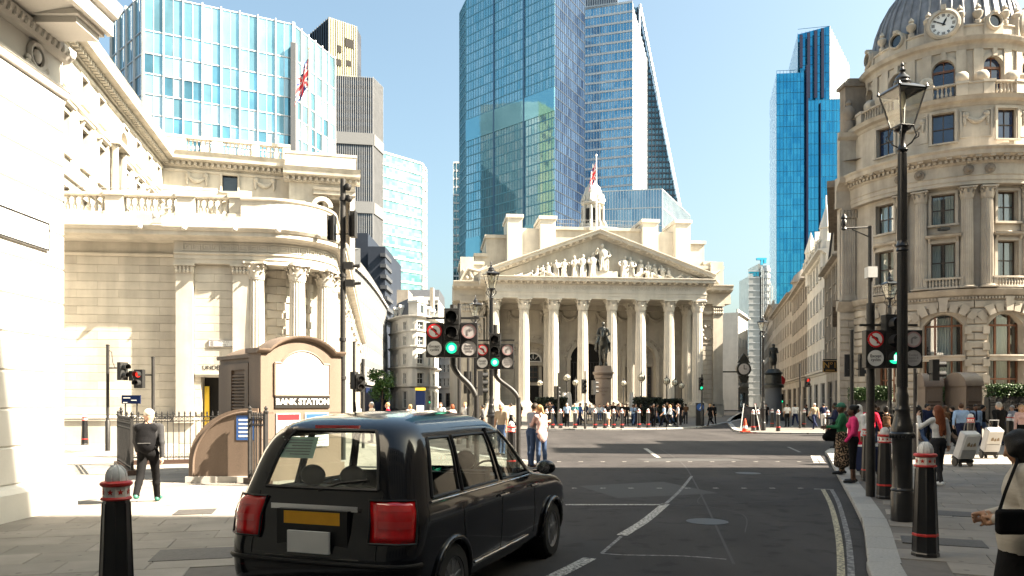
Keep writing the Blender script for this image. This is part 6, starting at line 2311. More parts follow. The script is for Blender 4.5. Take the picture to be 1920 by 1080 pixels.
run(CB, WL, [(0, 8.9), (-.12, 8.9), (-.35, 9.25), (-.55, 9.6), (0, 9.7)], -.2, 1.35, S_CORN, 'band_cornice')
run(CB, WL, [(0, 22.1), (-.3, 22.3), (-.4, 22.6), (0, 22.7)], -.1, 1.35, S_CORN, 'attic_cornice')
MB().box(26.3, 28.7, 60.6, 61.6, 22.4, 26.8).box(26.1, 28.9, 60.45, 61.75, 26.8, 27.05).box(26.6, 28.4, 60.7, 61.5, 27.05, 27.5).build('chimney_stack', S_CORN2, CB)
MB().lathe([(.42, 22.6), (.42, 23.6), (.24, 23.7), (.26, 23.85), (.46, 24.2), (.42, 24.6), (.25, 24.85), (.13, 24.95), (.25, 25.1), (0, 25.5)], 14, (26.2, 59.75, 0)).build('urn', S_CORN2, CB, smooth=35)
MB().lathe([(1.6, 23.5), (1.5, 24.6), (1.0, 25.6), (.2, 26.1)], 16, (29.2, 63.2, 0)).build('small_dome', S_CORN2, CB, smooth=50)
side = MB().add([(25.32, 59.4, .1), (25.32, 59.4, 20.5), (32.3, 76, 20.5), (32.3, 76, .1)], [(0, 1, 2, 3)])
side.add([(25.32, 59.4, 20.5), (32.3, 76, 20.5), (60, 76, 20.5), (60, 53.0, 20.5), (34, 53.0, 20.5)], [(0, 4, 3, 2, 1)])
side.build('street_side', S_CORN2, CB)
b = MB()
for i in range(5):
 t0 = .12 + i * .18
 x, y = 25.28 + (32.3 - 25.32) * t0, 59.4 + 16.6 * t0
 for zq, h in ((10.3, 2.8), (14.2, 2.1), (2.5, 4.5)):
  b.box(-.1, .1, -.7, .7, zq, zq + h, T(x, y, 0) @ Matrix.Rotation(atan2(-(32.3 - 25.32), 16.6), 4, 'Z'))
b.build('side_window', M_PANE, CB)
b = MB()
for zq, d in ((18.6, .9), (9.3, .5), (16.8, .4)):
 M = T(25.32, 59.4, 0) @ Matrix.Rotation(atan2(-(32.3 - 25.32), 16.6), 4, 'Z')
 b.box(-d, .0, 0, 17.5, zq, zq + .5, M)
b.build('side_cornice', S_CORN2, CB)
# wall carrying on to the right, mostly outside the picture
MB().box(37, 62, 53.4, 75, .1, 20).build('right_wing', S_CORN, CB)
t = thing('black_flood_lamp', 'small black lamp on the domed building above its second window', 'lamp', (*AC.place(UW[1], -.45, 0)[0][:2], 13.75))
MB().box(-.32, .32, -.3, .1, 0, .18).build('housing', M_HEAD, t)
# generic town buildings
def tb(label, p, q, z1, D, rows, n, m, z0=.1, ww=1.1, wh=1.9, zr=None, cornice=.6, roof=None, name='town_house', frame=None, groundh=5.0, shop=True, pane=None, parapet=.8, ped=False):
 L = hypot(q[0] - p[0], q[1] - p[1])
 rz = atan2(q[1] - p[1], q[0] - p[0])
 t = thing(name, label, 'building', (p[0], p[1], 0), rz)
 pitch = (z1 - groundh - z0) / rows
 holes = []
 for r in range(rows):
  for i in range(n):
   holes.append(((i + .5) * L / n, groundh + z0 + pitch * r + pitch * .22, ww, min(wh, pitch * .62)))
 gh = [((i + .5) * L / max(1, n // 2), z0 + .6, L / max(1, n // 2) * .62, groundh * .68) for i in range(max(1, n // 2))] if shop else []
 wall(t, FLAT, 0, L, z0, z1, m, holes=holes + gh, depth=.35)
 for h in holes:
  window(t, FLAT, *h, 2, 2, bar=.06, fr=.09, m=frame or M_WFRAME, pane=pane, y=.2)
 for h in gh:
  window(t, FLAT, *h, 2, 2, bar=.08, fr=.12, m=M_WOODF, y=.2, name='shop_window')
 k = ('sr', ww, round(min(wh, pitch * .62), 3), m.name)
 for h in holes:
  surround(t, FLAT, *h, m, t=.14, p=.09, sill=.12)
 for zq, d in ((groundh + z0, .35), (z1 - .5, cornice)):
  run(t, FLAT, [(0, zq - .1), (-d * .3, zq), (-d * .4, zq + .2), (-d, zq + .28), (-d, zq + .45), (0, zq + .5)], 0, L, m, 'cornice')
 if parapet:
  MB().box(0, L, .05, .4, z1, z1 + parapet).build('parapet', m, t)
 MB().box(0, L, .5, D, z0, z1).build('body', m, t)
 # end walls
 MB().box(0, .02, 0.0, .5, z0, z1).box(L - .02, L, 0.0, .5, z0, z1).build('end_wall', m, t)
 if roof:
  MB().add([(0, .6, z1), (L, .6, z1), (L, 2.2, z1 + roof), (0, 2.2, z1 + roof), (0, D, z1), (L, D, z1), (L, D - 2, z1 + roof), (0, D - 2, z1 + roof)],
                 [(0, 1, 2, 3), (3, 2, 6, 7), (7, 6, 5, 4), (0, 3, 7, 4), (1, 5, 6, 2)]).build('roof', M_SLATE, t)
 return t, L
# right-hand street row, far end first in each pair (seen from the street side)
rowp = [(31.6, 73.5), (35.2, 86), (40, 104), (46, 126), (56, 165), (70, 215)]
for i, (lb, z1, rows, n, m, rf) in enumerate((('beige terrace house with a pointed gable next to the domed building', 16.2, 4, 4, S_ROW, 0),
                                              ('tall pale terrace building with thin pinnacles, second from the domed building', 19.2, 4, 6, S_WHITE, 0),
                                              ('plain grey-stone street building beyond the pinnacled one', 18.8, 4, 7, S_ROWG, 2.5),
                                              ('cream street building with a dark mansard behind the coated statue', 20.0, 4, 9, S_ROW, 3),
                                              ('farthest brown block of the right-hand street row', 23.0, 5, 12, S_ROWG, 0))):
 a, c = rowp[i + 1], rowp[i]
 t, L = tb(lb, a, c, z1, 14, rows, n, m, roof=rf, cornice=.9, frame=M_WOODF if i % 2 else M_WFRAME, ww=1.05, wh=2.0)
 if i == 0:
  MB().slab([(L * .35, z1), (L * .98, z1), (L * .66, z1 + 3.6)], -.2, 8).build('gable', m, t)
  MB().add([(L * .33, -.4, z1), (L * .66, -.4, z1 + 3.9), (L * .66, 8, z1 + 3.9), (L * .33, 8, z1)], [(0, 1, 2, 3)]).add([(L * 1.0, -.4, z1), (L * .66, -.4, z1 + 3.9), (L * .66, 8, z1 + 3.9), (L * 1.0, 8, z1)], [(3, 2, 1, 0)]).build('gable_roof', M_SLATE, t)
  for k in range(4):
   MB().box((k + .1) * L / 4, (k + .2) * L / 4, -.25, 0, 6, z1 - .6).build('pilaster', m, t)
 if i == 1:
  for k, (x, h) in enumerate(((.12, 4.6), (.93, 4.6))):
   MB().lathe([(.7, z1 - 2), (.7, z1 + h * .5), (.85, z1 + h * .53), (.2, z1 + h), (0, z1 + h * 1.15)], 8, (x * L, .2, 0)).build('pinnacle', S_WHITE, t)
  for k in range(3):
   x = L * (.22 + .27 * k)
   MB().slab([(x - 2.1, z1), (x + 2.1, z1), (x, z1 + 3.8)], -.1, 9).build('gable', m, t)
  for k in range(6):
   x = L * (k + .5) / 6
   fo = link('roof_statue', fgm[k % 4], t, (x, -.4, z1 - .2))
   fo.scale = (1.9, 1.9, 1.9)
 if i == 2:
  MB().lathe([(1.6, z1 - 2), (1.6, z1 + 2.2), (2.0, z1 + 2.4), (1.4, z1 + 3.6), (0, z1 + 4.8)], 14, (1.5, 1.5, 0)).build('turret', m, t, smooth=35)
t = thing('hanging_sign', "black hanging sign with gilt No1 on the right-hand street", 'sign', (*at(1556, 66), 0))
zc = zz(687, 66)
MB().box(-.62, .62, -.06, .06, zc - .5, zc + .5).build('board', M_SIGNK, t)
text('Nº1', .72, M_GOLD, t, TM(0, -.065, zc + .08))
b = MB()
for a0, a1, c0, c1 in ((-.62, .62, .46, .5), (-.62, .62, -.5, -.46), (-.62, -.58, -.46, .46), (.58, .62, -.46, .46), (-.4, .4, -.36, -.30)):
 b.box(a0, a1, -.075, -.062, zc + c0, zc + c1)
b.build('gilt_edge', M_GOLD, t)
MB().tube([(-.6, 0, zc + .6), (.9, .3, zc + .6)], .05, 6).build('bracket', M_IRON, t)
MB().tube([(0, 0, zc + .5), (0, .1, zc + .62)], .03, 5).build('hanger', M_IRON, t)
# beyond the exchange: little street with a bracket clock
tb('small sunlit white building beyond the right end of the columned building', at(1384, 172), at(1402, 185), 22, 20, 4, 3, S_WHITE, ww=.8)
t = thing('bracket_clock', 'ornate black bracket clock at the right end of the columned building', 'clock', (*at(1394, 110), 0))
zc = zz(692, 110)
b = MB()
b.lathe([(1.05, -.25), (1.05, .25), (.9, .28), (.9, .2)], 20, M=T(0, 0, zc) @ RX)
b.slab([(-.9, zc + .9), (.9, zc + .9), (.5, zc + 1.6), (0, zc + 2.3), (-.5, zc + 1.6)], -.2, .2)
b.box(-3.2, 0, -.08, .08, zc - .5, zc - .3)
b.slab([(-.8, zc - 1.0), (.8, zc - 1.0), (.4, zc - 2.0), (-.4, zc - 2.0)], -.15, .15)
b.build('case', M_BRONZE, t)
b = MB()
disc(b, .78, 0, -.27, zc)
f = b.build('clock_face', M_SIGND, t)
MB().box(-.05, .05, -.31, -.285, zc, zc + .6).box(-.02, .4, -.31, -.285, zc - .05, zc + .05).build('clock_hand', M_SIGNK, f)
tb('far white street front closing the gap beyond the columned building', at(1398, 236), at(1432, 250), 16, 10, 3, 5, S_WHITE, ww=1.0)
# left distance
GO = Way(smooth_line([at(646, 116), at(652, 110), at(661, 108.5), at(680, 116), at(699, 128), at(713, 141), at(725, 156)], 5))
t = thing('grey_office', 'curved grey stone office with rows of square windows left of the old street', 'building')
GL_ = GO.c[-1]
zt = 23.2
holes = []
nwin = int((GL_ - 3) / 2.3)
for r in range(5):
 for i in range(nwin):
  holes.append((2.0 + i * 2.3, 5.6 + r * 3.1, 1.55, 1.9))
GO.du = 1.2
wall(t, GO, 0, GL_, .1, 21.2, S_OFFICE, holes=holes, depth=.3)
for h in holes:
 window(t, GO, *h, 2, 1, bar=.10, fr=.14, m=M_WFRAME, y=.05)
for z in (4.6, 20.9):
 run(t, GO, [(0, z), (-.35, z), (-.4, z + .3), (0, z + .35)], 0, GL_, S_WHITE, 'band')
run(t, GO, [(.8, 21.2), (.8, 23.6), (1.6, 23.8), (1.6, 21.2)], 0.5, GL_, S_OFFICE, 'attic')
for i in range(nwin):
 loc, rz = GO.place(2.0 + i * 2.3, .83, 21.7)
 o = link('attic_pane', _cache.setdefault('apane', MB().quad((-.85, -.12, 0), (.85, -.12, 0), (.85, .22, 1.9), (-.85, .22, 1.9)).mesh('attic_pane', M_PANE)), t, loc, rz)
MB(GO.warp).box(0, GL_, -.15, -.05, .1, 4.2, n=20).build('shop_front', M_NAVY, t)
t = thing('slate_blue_block', 'dark blue-grey office block rising behind the curved grey office', 'building')
for pa, pb, y0, Yb in ((650, 690, 437, 176), (690, 722, 462, 172)):
 (xa, ya), (xb, yb) = at(pa, Yb), at(pb, Yb)
 MB().box(xa, xb, ya, ya + 25, .1, zz(y0, Yb)).build('block', mat('slate_cladding', (0.022, 0.028, 0.042), 0.5, var=.15, scale=.2), t)
b = MB()
for i in range(7):
 (xb, yb) = at(722, 172)
 b.box(xb - 1, xb + .8 - .1 * i, yb - .6, yb + 8, 20 + i * 2.4, 20.8 + i * 2.4)
b.build('ledge', M_SLATE, t)
# pale corner house at the end of the old street
CHW = Way(smooth_line([at(731, 156), at(741, 152), at(752, 148.5), at(772, 146), at(790, 147), at(806, 151), at(822, 160)], 4))
CHW.du = 1.0
t = thing('pale_corner_house', 'pale Victorian corner house with mansard and curved bay at the end of the left street', 'building')
L = CHW.c[-1]
holes = []
for r, (z, h) in enumerate(((5.4, 2.1), (9.2, 2.0), (12.8, 1.7), (15.8, 1.5))):
 for i in range(7):
  holes.append(((i + .5) * L / 7, z, .95 if i != 3 else 1.9, h))
for i in range(7):
 holes.append(((i + .5) * L / 7, .8, 1.3, 3.2))
wall(t, CHW, 0, L, .1, 18.4, S_WHITE, holes=holes, depth=.35)
for h in holes:
 window(t, CHW, *h, 2, 2, bar=.06, fr=.09, m=M_WFRAME, y=.2)
 surround(t, CHW, *h, S_WHITE, t=.16, p=.12, sill=.14)
for z, d in ((4.6, .5), (8.3, .6), (12.2, .4), (15.2, .35), (18.0, .8)):
 run(t, CHW, [(0, z), (-d * .4, z + .1), (-d, z + .3), (-d, z + .5), (0, z + .55)], 0, L, S_WHITE, 'cornice')
run(t, CHW, [(.3, 18.5), (1.6, 22.0), (4.0, 22.4), (4.0, 18.5)], 0, L * .42, M_SLATE, 'mansard')
run(t, CHW, [(.3, 18.5), (1.6, 21.0), (4.0, 21.4), (4.0, 18.5)], L * .62, L, M_SLATE, 'mansard')
loc, rz = CHW.place(L * .52, .1, 18.5)
b = MB().box(-1.5, 1.5, -.1, 2, 0, 2.4)
b.slab([(1.8 * cos(pi * i / 10), 2.4 + 1.2 * sin(pi * i / 10)) for i in range(11)], -.3, 2)
d = b.build('dormer', S_WHITE, t, loc, rz)
MB().box(-.6, .6, -.14, -.11, .5, 2.0).build('pane', M_PANE, d)
for u in (L * .1, L * .25, L * .72, L * .88):
 loc, rz = CHW.place(u, .5, 18.8)
 d = MB().box(-.6, .6, -.3, 1.5, 0, 1.5).slab([(-.75, 1.5), (.75, 1.5), (0, 2.1)], -.4, 1.5).build('dormer', S_WHITE, t, loc, rz)
 MB().box(-.35, .35, -.34, -.31, .2, 1.3).build('pane', M_PANE, d)
MB().box(at(806, 158)[0], at(812, 158)[0], 158, 161, 18, 25.5).build('chimney_stack', S_ROW, t)
MB().box(at(744, 158)[0], at(765, 158)[0], 158, 165, 18, 25).build('chimney_stack', S_ROW, t)
MB().prism([at(731.5, 156.5), at(752, 149.2), at(772, 146.6), at(790, 147.6), at(821, 160.5), at(821, 175), at(731, 175)], .1, 18.4).build('body', S_WHITE, t)
tb('sunlit white street building between the S-bent signal and the columned building', at(815, 190), at(866, 182), zz(628, 188), 20, 4, 7, S_WHITE, ww=1.0)
tb('bright pale building behind the Victorian corner house', at(738, 205), at(822, 205), zz(562, 205), 20, 6, 8, S_WHITE, ww=1.1, roof=3)
def tree(label, x, y, h, w, n, seed):
 t = thing('street_tree', label, 'tree', (x, y, 0))
 rnd = random.Random(seed)
 MB().tube([(0, 0, 0), (.05, 0, h * .3), (.1, .05, h * .6)], [.16, .12, .06], 7).tube([(.05, 0, h * .3), (w * .3, .1, h * .55)], [.08, .03], 5).tube([(.05, 0, h * .33), (-w * .3, -.1, h * .6)], [.08, .03], 5).build('trunk', M_BARK, t)
 b = MB()
 cl = [(rnd.uniform(-.36, .36) * w, rnd.uniform(-.36, .36) * w, h * rnd.uniform(.38, .92), rnd.uniform(.12, .24) * w) for _ in range(26)]
 for i in range(n):
  cx, cy, cz, r = rnd.choice(cl)
  d = Vector((rnd.gauss(0, 1), rnd.gauss(0, 1), rnd.gauss(0, 1))).normalized() * r * rnd.random() ** .4
  p = Vector((cx, cy, cz)) + d
  a = Vector((rnd.gauss(0, 1), rnd.gauss(0, 1), rnd.gauss(0, .6))).normalized() * .16
  c = a.cross(Vector((rnd.gauss(0, 1), rnd.gauss(0, 1), rnd.gauss(0, 1)))).normalized() * .09
  b.quad(tuple(p - a), tuple(p + c), tuple(p + a), tuple(p - c))
 b.build('crown', M_HEDGE, t)['kind'] = 'stuff'
tree('small dark green street tree before the curved grey office', *at(716, 100), 6.2, 3.4, 2600, 4)
# glass towers
def facade_glass(name, c0, c1, cw, ch, ang, rough=.05, metal=.75, lo=.35, hi=.75, spec=.5):
 m = bpy.data.materials.new(name)
 m.use_nodes = True
 nt = m.node_tree
 N, L = nt.nodes, nt.links
 b = N['Principled BSDF']
 b.inputs['Metallic'].default_value = metal
 b.inputs['Specular IOR Level'].default_value = spec
 g = N.new('ShaderNodeNewGeometry')
 mp = N.new('ShaderNodeMapping')
 mp.vector_type = 'TEXTURE'
 mp.inputs['Rotation'].default_value = (0, 0, ang)
 L.new(g.outputs['Position'], mp.inputs['Vector'])
 sx = N.new('ShaderNodeSeparateXYZ')
 L.new(mp.outputs['Vector'], sx.inputs['Vector'])
 def cell(sock, w):
  d = N.new('ShaderNodeMath')
  d.operation = 'DIVIDE'
  d.inputs[1].default_value = w
  L.new(sock, d.inputs[0])
  f = N.new('ShaderNodeMath')
  f.operation = 'FLOOR'
  L.new(d.outputs['Value'], f.inputs[0])
  return f.outputs['Value']
 cx = N.new('ShaderNodeCombineXYZ')
 L.new(cell(sx.outputs['X'], cw), cx.inputs['X'])
 L.new(cell(sx.outputs['Z'], ch), cx.inputs['Y'])
 wn_ = N.new('ShaderNodeTexWhiteNoise')
 wn_.noise_dimensions = '2D'
 L.new(cx.outputs['Vector'], wn_.inputs['Vector'])
 nz = N.new('ShaderNodeTexNoise')
 nz.inputs['Scale'].default_value = .03
 nz.inputs['Detail'].default_value = 3
 L.new(g.outputs['Position'], nz.inputs['Vector'])
 ad = N.new('ShaderNodeMath')
 ad.operation = 'MULTIPLY_ADD'
 ad.inputs[1].default_value = .5
 L.new(wn_.outputs['Value'], ad.inputs[0])
 L.new(nz.outputs['Fac'], ad.inputs[2])
 rp = N.new('ShaderNodeMapRange')
 rp.inputs['From Min'].default_value = lo
 rp.inputs['From Max'].default_value = hi + .4
 L.new(ad.outputs['Value'], rp.inputs['Value'])
 mx = N.new('ShaderNodeMix')
 mx.data_type = 'RGBA'
 mx.inputs['A'].default_value = (*c0, 1)
 mx.inputs['B'].default_value = (*c1, 1)
 L.new(rp.outputs['Result'], mx.inputs['Factor'])
 L.new(mx.outputs['Result'], b.inputs['Base Color'])
 b.inputs['Roughness'].default_value = rough
 n2 = N.new('ShaderNodeTexNoise')
 n2.inputs['Scale'].default_value = .35
 L.new(g.outputs['Position'], n2.inputs['Vector'])
 bp = N.new('ShaderNodeBump')
 bp.inputs['Strength'].default_value = .06
 bp.inputs['Distance'].default_value = .3
 L.new(n2.outputs['Fac'], bp.inputs['Height'])
 L.new(bp.outputs['Normal'], b.inputs['Normal'])
 return m
M_MULL = mat('pale_mullion', (0.55, 0.57, 0.58), 0.4, metal=.3, var=.05, scale=.2)
M_MULLB = mat('blue_mullion', (0.10, 0.20, 0.30), 0.4, metal=.4, var=.1, scale=.2)
M_MULLC = mat('cyan_mullion', (0.02, 0.17, 0.30), 0.5, metal=.2, var=.1, scale=.2)
M_MULLT = mat('teal_mullion', (0.16, 0.38, 0.46), 0.45, metal=.3, var=.1, scale=.2)
M_MULLD = mat('dark_mullion', (0.03, 0.04, 0.055), 0.4, metal=.3, var=.1, scale=.2)
M_WBAND = mat('white_cladding_band', (0.66, 0.67, 0.67), 0.45, var=.05, scale=.2)
def grid(t, p, q, z0, z1, nu, nz, bw, bh, d, m, name='mullion_grid', z1b=None, skipv=False, skiph=False):
 L = hypot(q[0] - p[0], q[1] - p[1])
 M = T(p[0], p[1], 0) @ Matrix.Rotation(atan2(q[1] - p[1], q[0] - p[0]), 4, 'Z')
 b = MB()
 z1b = z1 if z1b is None else z1b
 if not skipv:
  for i in range(nu + 1):
   u = L * i / nu
   b.box(u - bw / 2, u + bw / 2, -d, .0, z0, z1 + (z1b - z1) * i / nu, M)
 if not skiph:
  for k in range(nz + 1):
   z = z0 + (max(z1, z1b) - z0) * k / nz
   ue = L
   if z1b < z1 and z > z1b:
    ue = L * (z1 - z) / (z1 - z1b)
   if ue > .5:
    b.box(0, ue, -d * .7, .0, z - bh / 2, z + bh / 2, M)
 o = b.build(name, m, t)
 o['kind'] = 'stuff'
 return o
def face(t, p, q, z0, z1, m, name='glass_wall', z1b=None):
 z1b = z1 if z1b is None else z1b
 return MB().quad((p[0], p[1], z0), (q[0], q[1], z0), (q[0], q[1], z1b), (p[0], p[1], z1)).build(name, m, t)
def roof(t, pts, z, m, name='roof'):
 k = len(pts)
 return MB().add([(p[0], p[1], z) for p in pts], [tuple(range(k))]).build(name, m, t)
# tall blue tower behind the exchange
A = at(862, 336); B = at(874, 325); Cc = at(1040, 290); D = at(1096, 314); E_ = (D[0] - 30, D[1] + 60); F_ = (A[0] + 5, A[1] + 50)
a1 = atan2(Cc[1] - B[1], Cc[0] - B[0])
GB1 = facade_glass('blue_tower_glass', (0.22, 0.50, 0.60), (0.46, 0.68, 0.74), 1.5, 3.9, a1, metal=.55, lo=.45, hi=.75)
GB2 = facade_glass('dark_blue_tower_glass', (0.010, 0.022, 0.055), (0.05, 0.09, 0.16), 1.5, 3.9, a1 + pi / 2, metal=.3, spec=.06)  # right face: the dark buildings it mirrors are put into its colour
t = thing('blue_glass_tower', 'tallest blue glass tower rising out of frame behind the columned building', 'tower')
ZT = 172
face(t, A, B, .1, ZT, GB1)
face(t, B, Cc, .1, ZT, GB1)
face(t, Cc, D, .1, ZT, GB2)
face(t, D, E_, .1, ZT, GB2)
face(t, F_, A, .1, ZT, GB1)
roof(t, [A, B, Cc, D, E_, F_], ZT, M_SLATE)
grid(t, B, Cc, .1, ZT, 33, 44, .12, .45, .12, M_MULLT)
grid(t, A, B, .1, ZT, 6, 44, .14, .7, .2, M_MULLT)
grid(t, Cc, D, .1, ZT, 16, 44, .12, .4, .12, M_MULLD)
M = T(B[0], B[1], 0) @ Matrix.Rotation(a1, 4, 'Z')
L = hypot(Cc[0] - B[0], Cc[1] - B[1])
PLB = facade_glass('plain_blue_glass', (0.22, 0.52, 0.62), (0.26, 0.57, 0.67), 4, 9, a1, metal=.55)
for z0, z1 in ((62, 71), (112, 121), (26, 33)):
 MB().box(0, L, -.26, .05, z0, z1, M).build('plant_floor', PLB, t)
b = MB()
for u in (.34, .68):
 b.box(L * u - .35, L * u + .35, -.36, .0, .1, ZT, M)
b.build('fin', M_MULLB, t)
# banded tower to its right, with a raking side
A = at(1097, 332); B = at(1186, 326); Cc = at(1212, 352)
a1 = atan2(B[1] - A[1], B[0] - A[0])
GT = facade_glass('pale_blue_glass', (0.14, 0.38, 0.55), (0.42, 0.62, 0.72), 1.4, 3.9, a1, metal=.75, lo=.4, hi=.7)
GW = facade_glass('white_blue_glass', (0.50, 0.66, 0.76), (0.68, 0.78, 0.84), 1.6, 3.9, a1, metal=.5, rough=.2)
t = thing('banded_glass_tower', 'pale blue tower with white floor bands right of the tallest tower', 'tower')
z1, z2 = zz(12, 330), zz(108, 352)
face(t, A, B, .1, z1, GT)
face(t, B, Cc, .1, z1 - 1, GW, z1b=z2)
face(t, Cc, (Cc[0] - 5, Cc[1] + 40), .1, z2, GW)
roof(t, [A, B, (A[0], A[1] + 40)], z1, M_SLATE)
grid(t, A, B, .1, z1, 16, 42, .12, .9, .3, M_WBAND)
grid(t, B, Cc, .1, z1 - 1, 10, 42, .22, .4, .3, M_WBAND, z1b=z2)
MB().prism([at(1098, 331.5), at(1158, 327.8), at(1156, 345), at(1097, 345)], z1 + .3, z1 + 16).build('plant_box', GB2, t)
grid(t, at(1098, 331.4), at(1158, 327.7), z1 + .3, z1 + 16, 18, 2, .3, .6, .3, M_MULL)
# dark wedge
t = thing('wedge_tower', 'dark glass tower with a slanted right edge behind the banded tower', 'tower')
Yw = 392
GD = facade_glass('wedge_glass', (0.03, 0.10, 0.14), (0.16, 0.28, 0.34), 1.8, 4, 0, metal=.6, lo=.35, hi=.75)
xl, xr, xt = at(1182, Yw)[0], at(1290, Yw)[0], at(1196, Yw)[0]
zt_, zb_ = zz(14, Yw), zz(470, Yw)
xr = at(1288, Yw)[0]
MB().slab([(xl, .1), (xr + 12, .1), (xr, zb_), (xt, zt_), (xl, zt_)], Yw, Yw + 40).build('glass_wall', GD, t)
b = MB()
nz_ = 44
for k in range(nz_):
 z = zb_ + (zt_ - zb_) * k / nz_
 x1 = xr + (xt - xr) * k / nz_
 b.box(xl, x1, Yw - .5, Yw - .01, z - .4, z + .4)
for i in range(16):
 x = xl + (xr - xl) * i / 16
 k = min(1, (x - xr) / (xt - xr)) if xt != xr else 1
 b.box(x - .2, x + .2, Yw - .6, Yw - .01, .1, zb_ + (zt_ - zb_) * max(0, k))
b.build('mullion_grid', M_MULLD, t)['kind'] = 'stuff'
MB().tube([(xr + .8, Yw - .8, zb_), (xt + .8, Yw - .8, zt_ + 1)], .7, 6).tube([(xt - 1.2, Yw - .8, zt_ - 44), (xt + 1.0, Yw - .8, zt_ + 1)], .8, 6).build('edge_brace', M_MULL, t)
# lower glass block
A = at(1128, 252); B = at(1241, 249); Cc = at(1293, 284)
a1 = atan2(B[1] - A[1], B[0] - A[0])
GK = facade_glass('grey_blue_glass', (0.14, 0.28, 0.40), (0.36, 0.50, 0.58), 1.5, 3.6, a1, metal=.7, lo=.4, hi=.7)
t = thing('low_glass_block', 'lower pale glass block to the right of the cupola', 'tower')
z1 = zz(356, 250)
face(t, A, B, .1, z1, GK)
face(t, B, Cc, .1, z1, GK)
roof(t, [A, B, Cc, (A[0], A[1] + 60)], z1, M_SLATE)
grid(t, A, B, .1, z1, 22, 12, .16, .3, .2, M_MULL)
grid(t, B, Cc, .1, z1, 24, 12, .16, .3, .2, M_MULL)
# slender brown and ribbed towers at left
t = thing('dark_slab_tower', 'dark brown slab tower with a stepped top at the left', 'tower')
GO1 = facade_glass('olive_tower_wall', (0.10, 0.10, 0.055), (0.17, 0.165, 0.09), 1.2, 4, 0, metal=.2, rough=.4)
GO2 = facade_glass('dark_tower_wall', (0.04, 0.042, 0.05), (0.08, 0.08, 0.088), 1.2, 4, 0, metal=.3, rough=.4)
A, B, Cc, D = at(568, 303), at(617, 285), at(668, 292), at(677, 300)
z1 = zz(40, 288)
face(t, A, B, .1, z1, GO2)
face(t, B, Cc, .1, z1, GO1)
face(t, Cc, D, .1, z1, GO2)
face(t, D, (D[0] - 4, D[1] + 20), .1, z1, GO2)
roof(t, [A, B, Cc, D, (D[0] - 4, D[1] + 20)], z1, M_SLATE)
grid(t, A, B, .1, z1, 12, 40, .5, .3, .35, M_MULLD, skiph=True)
grid(t, B, Cc, .1, z1, 12, 40, .35, .3, .3, mat('olive_rib', (0.20, 0.19, 0.11), .5, var=.1, scale=.3), skiph=True)
rnd = random.Random(8)
Mw = T(B[0], B[1], 0) @ Matrix.Rotation(atan2(Cc[1] - B[1], Cc[0] - B[0]), 4, 'Z')
for u, z, w, h in ((3.2, z1 - 12, 1.6, 2.6), (6.4, z1 - 9, 3.6, 3.2), (2.6, z1 - 17, 2.2, 2.4), (6.8, z1 - 16, 2.2, 2), (4.5, z1 - 29, 3, 2), (8.6, z1 - 26, 1.6, 1.6)):
 MB().box(u, u + w, -.42, 0, z, z + h, Mw).build('vent_opening', M_DARK, t)
t = thing('ribbed_tower', 'grey tower of fine vertical white ribs left of the old street', 'tower')
A, B, Cc = at(626, 236), at(699, 238), at(717, 247)
z1, z2 = zz(147, 237), zz(163, 247)
GR = facade_glass('ribbed_tower_glass', (0.03, 0.04, 0.055), (0.09, 0.11, 0.13), 1.1, 3.8, 0, metal=.5)
face(t, A, B, .1, z1, GR)
face(t, B, Cc, .1, z1, GR, z1b=z2)
roof(t, [A, B, Cc, (Cc[0] - 6, Cc[1] + 12), (A[0] - 4, A[1] + 20)], z2 - 1, M_SLATE)
RIB = mat('white_tower_rib', (0.20, 0.205, 0.215), .6, var=.08, scale=.3)
grid(t, A, B, .1, z1 + .8, 18, 40, .22, .25, .22, RIB, skiph=True, name='rib_field')
grid(t, B, Cc, .1, z1 + .8, 11, 40, .25, .25, .22, RIB, skiph=True, z1b=z2, name='rib_field')
grid(t, A, B, .1, z1, 18, 40, .2, 1.0, .12, M_MULLD, skipv=True, name='spandrel_field')
for z in (zz(262, 238), zz(390, 238)):
 b = MB()
 for p, q in ((A, B), (B, Cc)):
  Ml = T(p[0], p[1], 0) @ Matrix.Rotation(atan2(q[1] - p[1], q[0] - p[0]), 4, 'Z')
  b.box(0, hypot(q[0] - p[0], q[1] - p[1]), -.5, 0, z - 1.8, z + 1.8, Ml)
 b.build('plant_band', M_GREY, t)
t = thing('white_banded_office', 'glass office of white horizontal bands right of the ribbed tower', 'tower')
A, B, Cc = at(706, 462), at(791, 488), at(798, 500)
z1 = zz(288, 468)
GG = facade_glass('green_office_glass', (0.05, 0.15, 0.18), (0.22, 0.38, 0.42), 1.5, 1.9, 0, metal=.65, lo=.35, hi=.75)
face(t, A, B, .1, z1, GG)
face(t, B, Cc, .1, z1, GG)
roof(t, [A, B, Cc, (A[0], A[1] + 40)], z1, M_SLATE)
grid(t, A, B, .1, z1, 14, 22, .12, 1.1, .9, M_WBAND, skipv=True)
grid(t, B, Cc, .1, z1, 2, 22, .5, 1.1, .9, M_WBAND)
t = thing('distant_banded_office', 'sliver of a white-banded office left of the tallest blue tower', 'tower')
A, B = at(850, 420), at(873, 420)
z1 = zz(305, 420)
face(t, A, B, .1, z1, GG)
face(t, A, (A[0], A[1] + 30), .1, z1, GG)
roof(t, [A, B, (B[0], B[1] + 30), (A[0], A[1] + 30)], z1, M_SLATE)
grid(t, A, B, .1, z1, 4, 30, .2, 1.0, .6, M_WBAND)
